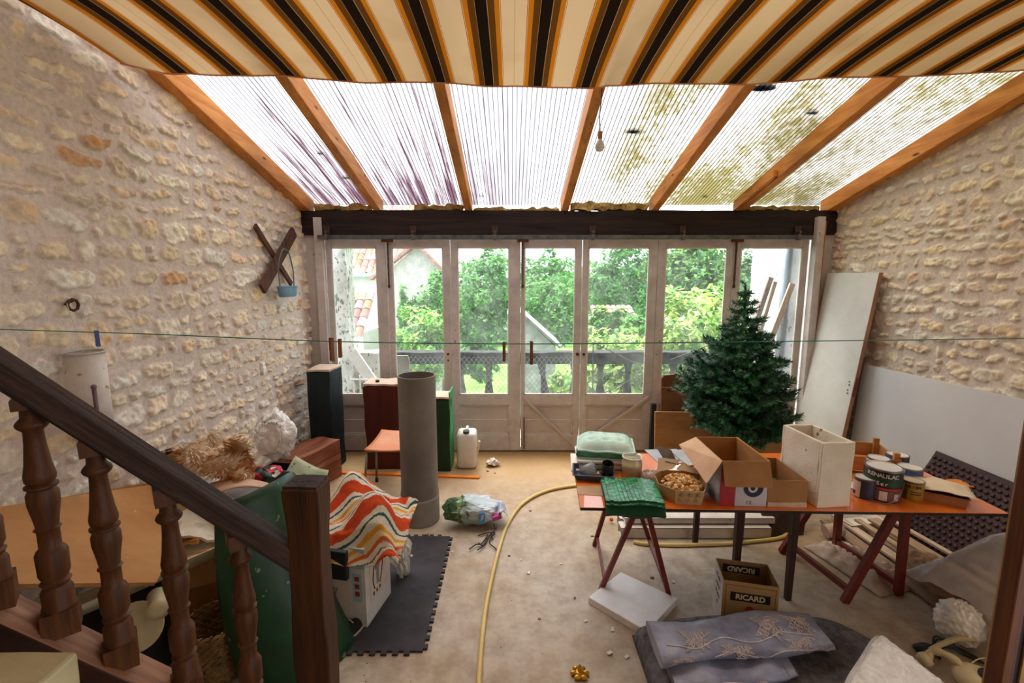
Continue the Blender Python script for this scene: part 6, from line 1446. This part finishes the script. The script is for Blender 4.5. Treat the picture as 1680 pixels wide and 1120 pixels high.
# grey felt, curtain
FE = mat('grey_felt', '#4c4a4e', '#77757a', rough=1, scale=30, bump=.6, bscale=250)
def felt(s, t_, top):
    x = .66 + 1.27 * s; yb = 2.25 + .10 * math.sin(s * 3) - .12 * max(0, (s - .8) / .2) ** 2 * 1.5; y = 1.42 + (yb - 1.42) * t_
    e = (1 - abs(2 * t_ - 1) ** 10) * (1 - abs(2 * s - 1) ** 14); z = .105 * e ** .4 + .012 * fbm(Vector((s * 4, t_ * 3, 0)))
    return (x, y, max(.004, z) if top else .002)
tag(ob('grey_felt_blanket', G().grid(60, 40, lambda s, t_: felt(s, t_, 1)), FE, smooth=True, solid=.006), 'thick grey felt blanket folded on the floor under the curtain', 'blanket')
CU = mat('slate_blue_satin', '#6c6e84', '#a3a6ba', rough=.35, scale=5, bump=.15, bscale=40)
EM = mat('rose_embroidery', '#b8a9ab', '#d6cac8', rough=.6, scale=40, bump=.5)
CO = Vector((1.28, 1.98, .11)); ct_ = thing('folded_curtain', 'folded slate-blue satin curtain with embroidered flowers on the grey felt', 'curtain', tuple(CO))
def layer(x0, x1, yc0, yc1, wd, z0_, th, seed):
    def f(s, t_):
        a = math.pi * 2 * t_; x = x0 + (x1 - x0) * s; yc = yc0 + (yc1 - yc0) * s; ww = wd * (.5 + .06 * math.sin(s * 9 + seed)); tt = th * (1 + .35 * fbm(Vector((s * 3, seed, 0)), 2) + .35 * math.exp(-((s - .74) / .12) ** 2)) / 2
        cy, sy = math.cos(a), math.sin(a); y = yc + ww * math.copysign(abs(cy) ** .75, cy); z = z0_ + tt + tt * math.copysign(abs(sy) ** .75, sy) + .008 * fbm(Vector((x * 7, y * 9, seed)), 3)
        x += .02 * math.sin(t_ * 9 + seed) * (1 if s > .9 else 0); return (x - CO.x, y - CO.y, z - CO.z)
    return f
l1 = layer(.73, 1.33, 1.895, 1.98, .25, .112, .040, 1); l2 = layer(.69, 1.55, 1.99, 2.07, .24, .150, .078, 2)
ob('lower_fold', G().grid(50, 28, l1), CU, ct_, smooth=True); ob('upper_fold', G().grid(60, 28, l2), CU, ct_, smooth=True)
g = G(); sg = G()
for i, (l_, ww) in enumerate(((l1, 0), (l2, 0))):
    for s_ in (0, 1): ob('fold_end', G().add([l_(s_, k / 28) for k in range(28)], [tuple(range(28))]), CU, ct_)
def surf(l_, s_, t_, o=.002):
    p = Vector(l_(s_, t_)); a = Vector(l_(min(1, s_ + .01), t_)) - p; b = Vector(l_(s_, t_ + .01)) - p; n = a.cross(b); n.normalize()
    if n.z < -.2 or (abs(n.z) < .2 and n.y > 0): n = -n
    return p + n * o
def petal(l_, s0, t0, ang, ln, wd):
    vs = []; n_ = 10; up_ = []
    for k in range(n_ + 1):
        f_ = k / n_; w = wd * math.sin(math.pi * f_ ** .8) ; cx = ln * f_; bend = .25 * ln * f_ * f_
        for sg_ in (-1, 0, 1):
            dx = cx * math.cos(ang) - (sg_ * w + bend) * math.sin(ang); dy = cx * math.sin(ang) + (sg_ * w + bend) * math.cos(ang)
            vs.append(surf(l_, min(.995, max(.005, s0 + dx / 1.1)), t0 + dy / .62, .0025 + .002 * (sg_ == 0)))
    g.tube([vs[k * 3] for k in range(n_ + 1)] + [vs[k * 3 + 2] for k in range(n_, -1, -1)], .0017, 4, False); g.tube([vs[k * 3 + 1] for k in range(1, n_)], .0012, 4, False)
    g.add([(x, y, z - .0012) for x, y, z in [tuple(v) for v in vs]], [(k * 3 + i, k * 3 + i + 1, k * 3 + i + 4, k * 3 + i + 3) for k in range(n_) for i in (0, 1) if (k + int(s0 * 50)) % 2])
g = G()
for l_, s0, t0 in ((l2, .22, .27), (l2, .66, .24), (l2, .42, .40), (l2, .80, .38), (l2, .95, .52), (l1, .25, .47), (l2, .5, .53), (l1, .6, .5), (l2, .12, .48), (l2, .88, .22)):
    for a_ in (-.3, .1, .5, .95, 2.2, 2.6, 3.1): petal(l_, s0, t0, a_ + rs.uniform(-.1, .1), rs.uniform(.07, .12), .0125)
for l_, c_ in ((l2, [(.05, .3), (.2, .36), (.38, .30), (.55, .36), (.72, .30), (.9, .34)]), (l2, [(.3, .5), (.42, .44), (.56, .52), (.7, .46), (.88, .5)]), (l1, [(.05, .45), (.2, .5), (.4, .46), (.6, .5)])):
    P2 = smooth_path([(a_, b_, 0) for a_, b_ in c_], 10); g.tube([surf(l_, p_.x, p_.y, .002) for p_ in P2], .003, 5)
ob('embroidery', g, EM, ct_, smooth=True)
# bubble-wrapped parcels
BW = clear('bubble_film', amount=.28, body='#e6e2e0', rough=.15, milky=.3, nscale=20)
def bubbles(g, pts_n, r=.010):
    for p_, n_ in pts_n:
        a = n_.orthogonal().normalized(); b = n_.cross(a); vs = []
        for rr_, h in ((1, 0), (.85, .28), (.45, .42)):
            for k in range(7): vs.append(p_ + (a * math.cos(k * .898) + b * math.sin(k * .898)) * r * rr_ + n_ * r * h)
        g.add(vs, [(q_ * 7 + k, q_ * 7 + (k + 1) % 7, q_ * 7 + 7 + (k + 1) % 7, q_ * 7 + 7 + k) for q_ in (0, 1) for k in range(7)] + [tuple(14 + k for k in range(7))])
P_ = [atZ(1440, 1035, .26), atZ(1560, 1125, .20), atZ(1450, 1190, .18), atZ(1385, 1130, .22)]
def par(s, t_): 
    p_ = P_[0].lerp(P_[1], s).lerp(P_[3].lerp(P_[2], s), t_); e = (1 - abs(2 * s - 1) ** 8) * (1 - abs(2 * t_ - 1) ** 8); return p_ + Vector((0, 0, -.07 * (1 - e ** .5) + .006 * fbm(p_ * 20)))
bw = thing('wrapped_parcel', 'flat parcel in white bubble wrap lying on the grey felt at the lower right', 'parcel', (1.45, 1.72, .12)); OB = Vector((1.45, 1.72, .12))
WPP = mat('parcel_white', '#c6c0be', '#e4dfdc', rough=.5, scale=8, bump=.3, bscale=60)
ob('filling', G().grid(20, 20, lambda s, t_: par(s, t_) - OB), WPP, bw, smooth=True, solid=.05)
BWM = mat('bubble_wrap', '#dedbd9', '#f6f4f2', rough=.10, scale=30, bump=.1, bscale=55, spec=.7)
def cells(p, k, sd=0):
    q_ = p * k; n_ = noise.voronoi(q_ + Vector((sd, 0, 0)))[0]; return max(0, 1 - n_[0] * 1.7)
def pf(s, t_):
    p_ = Vector(par(s, t_)); return p_ - OB + Vector((0, 0, .030 + .012 * cells(p_, 26) + .006 * abs(noise.noise(p_ * 9))))
ob('bubbles', G().grid(90, 80, pf), BWM, bw, smooth=True)
q = atZ(1600, 1070, .0); bc = Vector((q.x - .03, q.y + .07, .115)); bb = thing('wrapped_ball', 'round bundle of bubble wrap beside the telephone handset', 'bundle', (bc.x, bc.y, .0))
fb_ = bag_fn(21, .12, 2)
ob('filling', G().ball((0, 0, .115), (.10, .10, .11), 24, 16, fb_), WPP, bb, smooth=True)
ob('bubbles', G().ball((0, 0, .115), (.103, .103, .113), 90, 60, lambda u: fb_(u) * (1 + .10 * cells(u, 4.2, 3))), BWM, bb, smooth=True)
# telephone
IV = mat('ivory_bakelite', '#cdb98c', '#dccba4', rough=.35, scale=2)
q = atZ(1545, 1085, .08); ph = thing('telephone_handset', 'ivory telephone handset with coiled cord lying at the lower right', 'telephone', (q.x, q.y, .0))
hp_ = smooth_path([(-.03, .045, .05), (.0, .055, .085), (.03, .03, .10), (.05, -.02, .10), (.06, -.07, .07), (.06, -.10, .045)], 5)
ob('handle', G().tube(hp_, [.018 + .003 * math.sin(k) for k in range(len(hp_))], 12), IV, ph, smooth=True)
ob('earpiece', G().lathe([(0, -.02), (.028, -.02), (.034, 0), (.03, .02), (0, .024)], n=24, M=Matrix.Rotation(R(60), 3, 'Y')), IV, ph, loc=(-.035, .05, .045), smooth=True)
ob('mouthpiece', G().lathe([(0, -.012), (.03, -.012), (.036, .005), (.03, .02), (0, .022)], n=24, M=Matrix.Rotation(R(-20), 3, 'X')), IV, ph, loc=(.062, -.115, .04), smooth=True)
cp = smooth_path([(-.0, .06, .09), (.10, .10, .09), (.2, .12, .10), (.3, .12, .09)], 14); co = []
for i, p in enumerate(cp):
    for k in range(6):
        a = 6.2832 * (i * 6 + k) / 6; f_ = k / 6; pp_ = p.lerp(cp[min(i + 1, len(cp) - 1)], f_); co.append(pp_ + Vector((0, math.cos(a) * .011, math.sin(a) * .011)))
ob('coiled_cord', G().tube(co, .0034, 5), IV, ph, smooth=True)
ob('flat_cable', G().tube(smooth_path([(.0, -.1, .03), (.1, -.02, .05), (.2, .03, .06), (.3, .06, .05)], 8), .003, 5).tube(smooth_path([(.04, -.12, .03), (.12, -.12, .03), (.18, -.05, .04), (.3, .02, .05)], 8), .003, 5), mat('ivory_cable', '#c9bd98', '#ddd2b0'), ph)
q = atZ(1605, 1115, .08); tp = thing('telephone', 'ivory curved telephone body cut by the oak post at the lower right', 'telephone', (q.x + .02, q.y, 0), R(20)); ob('shell', G().ball((0, 0, .06), (.085, .11, .06), 24, 14), IV, tp, smooth=True); ob('dial', G().lathe([(0, 0), (.04, 0), (.038, .012), (0, .012)], n=24), BLK, tp, loc=(0, -.02, .115))
g = G(); 
for k in range(5): g.tube(smooth_path([(.0, .0 + .01 * k, .01), (.06, .05 + .012 * k, .03 + .006 * k), (.14, .03 + .012 * k, .02), (.2, -.03 + .01 * k, .01)], 6), .0045, 6)
tag(ob('black_cables', g, BLK, loc=atZ(1560, 1100, 0) + Vector((.0, .06, .0))), 'tangle of black cables beneath the ivory telephone', 'cables')
tag(ob('black_glove', G().ball((0, 0, .018), (.06, .03, .02), 16, 10, bag_fn(3, .4)), BLK, loc=atZ(1517, 1068, 0), smooth=True), 'small black object on the floor left of the telephone handset', 'scrap')

# ================================================================ CENTRE FLOOR
MT = mat('dark_rubber_mat', '#2f2c30', '#47434a', rough=.85, scale=4, bump=.3, bscale=120, spots='#8a8078', spot_amt=.74)
mx0, mx1, my0, my1 = -1.42, -.47, 2.14, 3.21; g = G(); th = .012
g.lohi((mx0, my0, 0), (mx1, my1, th)); tw = .03; n_ = int((my1 - my0) / (2 * tw))
for i in range(n_): y = my0 + (2 * i + .5) * tw * (my1 - my0) / (2 * n_ * tw); g.lohi((mx1, y, 0), (mx1 + .022, y + tw, th))
n2 = int((mx1 - mx0) / (2 * tw))
for i in range(n2): x = mx0 + (2 * i + .5) * tw; g.lohi((x, my0 - .022, 0), (x + tw, my0, th)); g.lohi((x, my1, 0), (x + tw, my1 + .022, th))
tag(ob('rubber_mat', g, MT, rot=(0, 0, R(0))), 'dark interlocking rubber mat with toothed edges beside the newel post', 'mat')
u_ = Vector((-.98, .2, 0)).normalized(); v_ = Vector((.2, .98, 0)).normalized(); cb = Vector((-.809, 2.3, 0)) + u_ * .17 + v_ * .145
wb = thing('printed_box', 'white and pale blue printed cardboard box standing on the rubber mat', 'box', (cb.x, cb.y, .012), math.atan2(-u_.y, -u_.x))
hb = .47; WBX = mat('white_box_print', '#c3c3c2', '#d4d4d2', rough=.6)
ob('body', G().box((0, 0, hb / 2), (.34, .29, hb)), WBX, wb, bevel=.002)
SKY = mat('print_sky_blue', '#8fb0bd', '#a2c0cb', rough=.6); PK = mat('print_beige', '#c9b8ac', '#d6c8bd'); PR_ = mat('print_crimson', '#8a2534', '#a03242'); 
ob('blue_band', G().box((0, -.1455, hb - .06), (.34, .001, .12)).box((.1705, 0, hb - .05), (.001, .29, .09)).box((.12, -.1457, hb * .5), (.055, .001, .17)), SKY, wb)
ob('picture', G().box((.1707, .0, hb * .52), (.0012, .2, .26)).box((-.03, -.1457, hb * .44), (.20, .001, .26)), PK, wb)
for k in range(3): ob('red_square', G().box((.12, -.1465, hb * .42 + .045 * k), (.028, .001, .028)), PR_, wb)
g = G(); ol = smooth_path([(.1722, -.05, hb * .36), (.1722, -.065, hb * .5), (.1722, -.04, hb * .68), (.1722, .02, hb * .76), (.1722, .05, hb * .62), (.1722, .03, hb * .45), (.1722, .01, hb * .36)], 6); g.tube(ol, .003, 5)
for k in range(3): g.box((.1722, -.06 + .035 * k, hb * .31), (.002, .012, .02))
for a, b in (((-.06, .14), (-.02, .22)), ((-.04, .13), (.0, .22)), ((-.09, .10), (-.03, .11)), ((-.08, .08), (-.085, .12))): g.bar((a[0], -.147, a[1]), (b[0], -.147, b[1]), .002, .008, up=(0, 1, 0))
ob('line_drawing', g, BKI, wb); g = G().ball((.172, -.01, hb * .63), (.001, .03, .035)).box((.172, -.01, hb * .47), (.001, .03, .08)); ob('tree_drawing', g, mat('print_grey', '#7d7a78'), wb)
text('lettering', 'CE', BKI, wb, (.12, -.1462, .03), (R(90), 0, 0), .022)
tag(ob('black_bag', G().box((0, 0, 0), (.15, .03, .17)), BLK, loc=Vector((-.965, 2.295, .40)), rot=(0, 0, math.atan2(-u_.y, -u_.x)), bevel=.008), 'black cloth bag hanging down the front of the printed box', 'bag')
ob_w = crumple('plastic_bag', 'small white carrier bag squeezed behind the printed box on the mat', 'bag', Vector((-.735, 2.74, .012)), (.08, .10, .21), mat('carrier_bag', '#c9cac8', '#e2e4e2', rough=.3, spots='#3f7a60', spot_amt=.68, scale=3), 41, amp=.3)
# striped towel
TO = Vector((-.92, 2.50, .50)); tow_cols = [rgb(h)[:3] for h in ('#d9532c', '#eadfce', '#2f5f58', '#eadfce', '#e8a63e', '#f0d9a4', '#e2703c', '#f1e6d6', '#d9532c', '#b8452a')]
def towel(s, t_):
    x = -.34 + .70 * s; y = -.30 + .62 * t_
    fold = .06 * math.sin(x * 14 + y * 9) + .05 * math.sin(x * 5 - y * 16 + 1) + .05 * fbm(Vector((s * 3.5, t_ * 3.5, 2)), 3)
    pk = .17 * math.exp(-(((x + .10) / .12) ** 2 + ((y - .2) / .14) ** 2)) + .10 * math.exp(-(((x - .1) / .12) ** 2 + ((y + .02) / .15) ** 2))
    z = .04 + max(-.03, fold * .6) + pk
    ov = max(0, x - .19); z -= ov * .45; x -= ov * .35
    of = max(0, -.14 - y); z -= of * (.7 + .9 * max(0, -x - .05) / .3); y += of * .45
    ol_ = max(0, -.18 - x); z -= ol_ * .8
    return Vector((x, y, z))
g = G(); nu, nv = 130, 110; g.grid(nu, nv, towel); TC = []
for j in range(nv):
    for i in range(nu):
        s, t_ = i / (nu - 1), j / (nv - 1); k_ = (-t_ * .80 + s * .50 + .03 * noise.noise(Vector((s * 6, t_ * 6, 0)))) * 2.5 + 5; f_ = k_ % 1
        b_ = [(0, 0), (.16, 1), (.26, 2), (.31, 1), (.42, 4), (.50, 5), (.60, 6), (.68, 7), (.78, 2), (.81, 7), (.90, 8)]
        idx_ = [q_[1] for q_ in b_ if f_ >= q_[0]][-1]; TC.append(tow_cols[idx_])
g.c = TC
tag(ob('striped_towel', g, attr_mat('terry_cloth', rough=1, bump=.9, bscale=160, spec=.1), loc=TO, smooth=True, solid=.012), 'orange, cream and green striped towel heaped on the printed box', 'towel')
# shoe
q = atZ(570, 1050); sh = thing('shoe', 'black canvas shoe with white sole at the foot of the green vinyl sheet', 'shoe', (q.x - .01, q.y + .02, 0.0), R(62))
def sho(k): return lambda u: 1
g = G()
for zz, sc_x, sc_y in ((0, 1, 1), (.022, 1.02, 1.02), (.022, .9, .9)): g.v += [(.125 * sc_x * math.cos(6.2832 * k / 24), .045 * sc_y * math.sin(6.2832 * k / 24) * (1 + .15 * math.cos(6.2832 * k / 24)), zz) for k in range(24)]
g.f = [(r_ * 24 + k, r_ * 24 + (k + 1) % 24, r_ * 24 + 24 + (k + 1) % 24, r_ * 24 + 24 + k) for r_ in (0, 1) for k in range(24)] + [tuple(range(24))[::-1]]; g.mi = [0] * len(g.f); ob('sole', g, mat('off_white_rubber', '#b5ab9c', '#cfc6b8'), sh, smooth=True, sharp=40)
g = G().ball((0, 0, .02), (.118, .041, .055), 24, 12, lambda u: 1 + (.25 if u.x < 0 and u.z > 0 else 0) * u.z); ob('upper', g, mat('black_canvas', '#151417', '#232227', rough=.8), sh, smooth=True)
ob('laces', G().tube([(.03, -.02, .075), (.04, .02, .072)], .003).tube([(.0, -.02, .08), (.01, .02, .08)], .003), PAPW, sh)
# supermarket bag
m, nt, bs, out = new_mat('printed_carrier_film')
tcn = nd(nt, 'ShaderNodeTexCoord'); n1 = nd(nt, 'ShaderNodeTexNoise', Scale=7.0, Detail=2.0); nt.links.new(tcn.outputs['Object'], n1.inputs[0]); sx_ = nd(nt, 'ShaderNodeSeparateXYZ'); nt.links.new(tcn.outputs['Object'], sx_.inputs[0])
ad = nd(nt, 'ShaderNodeMath', operation='MULTIPLY_ADD'); nt.links.new(n1.outputs['Fac'], ad.inputs[0]); ad.inputs[1].default_value = .34; nt.links.new(sx_.outputs['X'], ad.inputs[2])
r_ = ramp(nt, [(0, rgb('#3c5a38')), (.03, rgb('#7a8f5c')), (.07, rgb('#44603f')), (.10, rgb('#a9b8b4')), (.2, rgb('#b4c2c8')), (.38, rgb('#c2ccd2')), (.42, rgb('#8496b4'))]); nt.links.new(ad.outputs[0], r_.inputs[0]); nt.links.new(r_.outputs[0], bs.inputs[0]); bs.inputs['Roughness'].default_value = .25
q = atZ(775, 868); SB = Vector((q.x, q.y + .10, 0)); sbg = thing('carrier_bag', 'crumpled pale blue and green supermarket bag lying on the floor', 'bag', tuple(SB), R(8))
ob('film', facet_bag((.265, .165, .12), 52, 46, 5, .012), m, sbg, loc=(0, 0, .11), smooth=False)
g = G().grid(14, 8, lambda s, t_: (.17 + .09 * s, -.13 + .2 * t_, .10 + .05 * math.sin(s * 3) + .03 * fbm(Vector((s * 3, t_ * 3, 1))))); ob('open_mouth', g, mat('bag_inside', '#7f8fae', '#d3d8de', rough=.3, scale=9), sbg, solid=.002, smooth=True)
tag(ob('pink_packet', G().box((0, 0, 0), (.07, .05, .03), rot=(0, R(-15), R(8))), mat('magenta_card', '#a8307c', '#c04a94'), loc=SB + Vector((.19, -.09, .10))), 'magenta packet showing at the mouth of the supermarket bag', 'packet')
ob('blue_patch', G().box((.06, -.145, .115), (.04, .02, .075), rot=(R(-12), R(6), R(6))), mat('patch_blue', '#3f83b8', '#4c90c4'), sbg); text('lettering', 'NO', PAPW, sbg, (.061, -.157, .115), (R(78), R(90), R(6)), .035)
# string tangle
g = G(); rs = random.Random(77); P0 = atZ(798, 885)
for (pts_) in ([(783, 905), (795, 895), (803, 880), (815, 868)], [(784, 880), (800, 876), (812, 876), (806, 884)], [(800, 878), (796, 892), (792, 897), (785, 893)], [(807, 880), (803, 893), (812, 900), (815, 906)], [(770, 903), (781, 896), (790, 893), (800, 880)], [(810, 862), (812, 870), (806, 880), (809, 886)]):
    W_ = [atZ(u, v, .006) - P0 for u, v in pts_]; W_ = [p + Vector((0, 0, .006 + .01 * rs.random())) for p in W_]; g.tube(smooth_path(W_, 6), .0045, 6)
tag(ob('string_tangle', g, mat('black_string', '#1f1c1a', '#332e2a'), loc=P0), 'tangle of black string on the floor beside the yellow hose', 'string')
q = atZ(951, 1107); br = G().ball((0, 0, .03), (.012, .012, .03))
for k in range(6): a = k * 1.047; br.ball((.03 * math.cos(a), .03 * math.sin(a), .012), (.018, .012, .012))
br.ball((0, 0, .014), (.025, .025, .012)); tag(ob('gilt_ornament', br, mat('gilt_metal', '#b8862c', '#d9a83e', rough=.3, metal=.7), loc=q, smooth=True), 'small gilt ornament lying on the floor at the bottom centre', 'ornament')
DBR = [mat('plaster_crumb', '#cfc8be', '#e0dad0'), mat('dirt_crumb', '#4a3a2c', '#6b5238'), mat('rust_crumb', '#8a4f30', '#a5643e')]
rs = random.Random(31); k = 0
for (u, v, m_, r_) in ((972, 880, 1, .014), (920, 925, 0, .012), (868, 940, 0, .016), (855, 918, 0, .010), (1000, 1072, 0, .018), (961, 1019, 0, .014), (1028, 1078, 0, .016), (835, 912, 1, .012), (870, 838, 1, .012), (800, 773, 1, .015), (812, 776, 2, .014), (700, 878, 2, .02), (675, 912, 0, .012), (1105, 955, 0, .014), (943, 981, 1, .010), (1070, 948, 1, .014), (1132, 897, 2, .016), (885, 1015, 2, .010), (742, 905, 0, .01), (1005, 1033, 0, .018)):
    q = atZ(u, v, .012 if 560 < u < 745 and v > 880 else 0)
    g = G().roughbox((0, 0, r_ * .22), (r_ * 1.6, r_, r_ * .44), seg=3, amp=r_ * .25, freq=40, seed=k); k += 1
    tag(ob('floor_crumb', g, DBR[m_], loc=q, rot=(0, 0, rs.uniform(0, 3))), 'small crumb of plaster or dirt lying on the bare floor', 'crumb', 'crumbs on the floor')
# ================================================================ CLOTHES LINE, PEGS, BULB
LN = mat('green_cord', '#1f7a64', '#2f9a80', rough=.5)
yL = 1.82; lp = [atY(u, v, yL) for u, v in ((-140, 538), (0, 540), (250, 548), (548, 560), (860, 564), (1180, 561), (1440, 558), (1680, 555))]
lp[0] = Vector((XL + .02, 1.84, lp[0].z)); lp.append(Vector((XR - .03, 1.75, lp[-1].z + .03)))
tag(ob('clothes_line', G().tube(smooth_path(lp, 10), .0022, 6), LN, smooth=True), 'thin green clothes line stretched across the room from wall to wall', 'clothes line')
def peg(label, u, v0, v1, m_, rz=0, tilt=0):
    a, b = atY(u, v0, yL), atY(u, v1, yL); h = a.z - b.z; zl = atY(u, 563 if u > 300 else 544, yL).z; t = thing('clothes_peg', label, 'clothes peg', (a.x, yL, zl), (0, tilt, rz), group='clothes pegs on the line')
    for s_ in (-1, 1): ob('jaw', G().add([(-.006, s_ * .004, a.z - zl), (.006, s_ * .004, a.z - zl), (.006, s_ * .012, a.z - zl), (-.006, s_ * .012, a.z - zl), (-.006, s_ * .001, b.z - zl + h * .3), (.006, s_ * .001, b.z - zl + h * .3), (.006, s_ * .010, b.z - zl + h * .3), (-.006, s_ * .010, b.z - zl + h * .3), (-.006, s_ * .008, b.z - zl), (.006, s_ * .008, b.z - zl), (.006, s_ * .014, b.z - zl), (-.006, s_ * .014, b.z - zl)], [(0, 1, 2, 3), (0, 4, 5, 1), (1, 5, 6, 2), (2, 6, 7, 3), (3, 7, 4, 0), (4, 8, 9, 5), (5, 9, 10, 6), (6, 10, 11, 7), (7, 11, 8, 4), (8, 11, 10, 9)]), m_, t)
    ob('spring', G().tube([(-.007, 0, b.z - zl + h * .42), (.007, 0, b.z - zl + h * .42)], .004, 8), RIM, t); return t
WPG = mat('brown_peg_wood', '#6a3a18', '#96602e', rough=.7); BPG = mat('blue_peg_plastic', '#16336e', '#234a94', rough=.4)
peg('blue plastic clothes peg on the line at the far left', 158, 542, 568, BPG, R(50))
peg('brown wooden peg turned sideways, left one of the pair by the first door', 543, 554, 592, WPG, R(40)); peg('brown wooden peg, right one of the pair by the first door', 557, 556, 586, WPG, R(10))
peg('brown wooden peg on the line in front of the third door', 827, 561, 592, WPG); peg('brown wooden peg on the line in front of the fourth door', 872, 560, 597, WPG)
q = atY(984, 240, 2.92); bl = thing('light_bulb', 'bare white light bulb hanging on a twisted wire under the roof', 'light bulb', tuple(q))
ob('glass', G().lathe([(0, -.032), (.02, -.027), (.030, -.008), (.028, .012), (.016, .032), (.012, .045)], n=24), mat('opal_glass', '#d9d6d0', '#e6e3dd', rough=.2), bl, smooth=True)
ob('socket', G().tube([(0, 0, .04), (0, 0, .085)], .014, 14), mat('brass_socket', '#a5764a', '#c29466', metal=.3), bl)
zt = roof_z(2.92) - q.z + .02; xr = RX[3] - .02 - q.x
ob('wire', G().tube(smooth_path([(0, 0, .08), (-.006, 0, .18), (.004, 0, .28), (-.002, 0, .38), (xr * .6, 0, zt - .05), (xr, 0, zt)], 8), .0035, 6), mat('dark_twisted_wire', '#2a2622', '#3c3630'), bl)
# cobwebs of dust hanging at the rafters are left to the wood itself
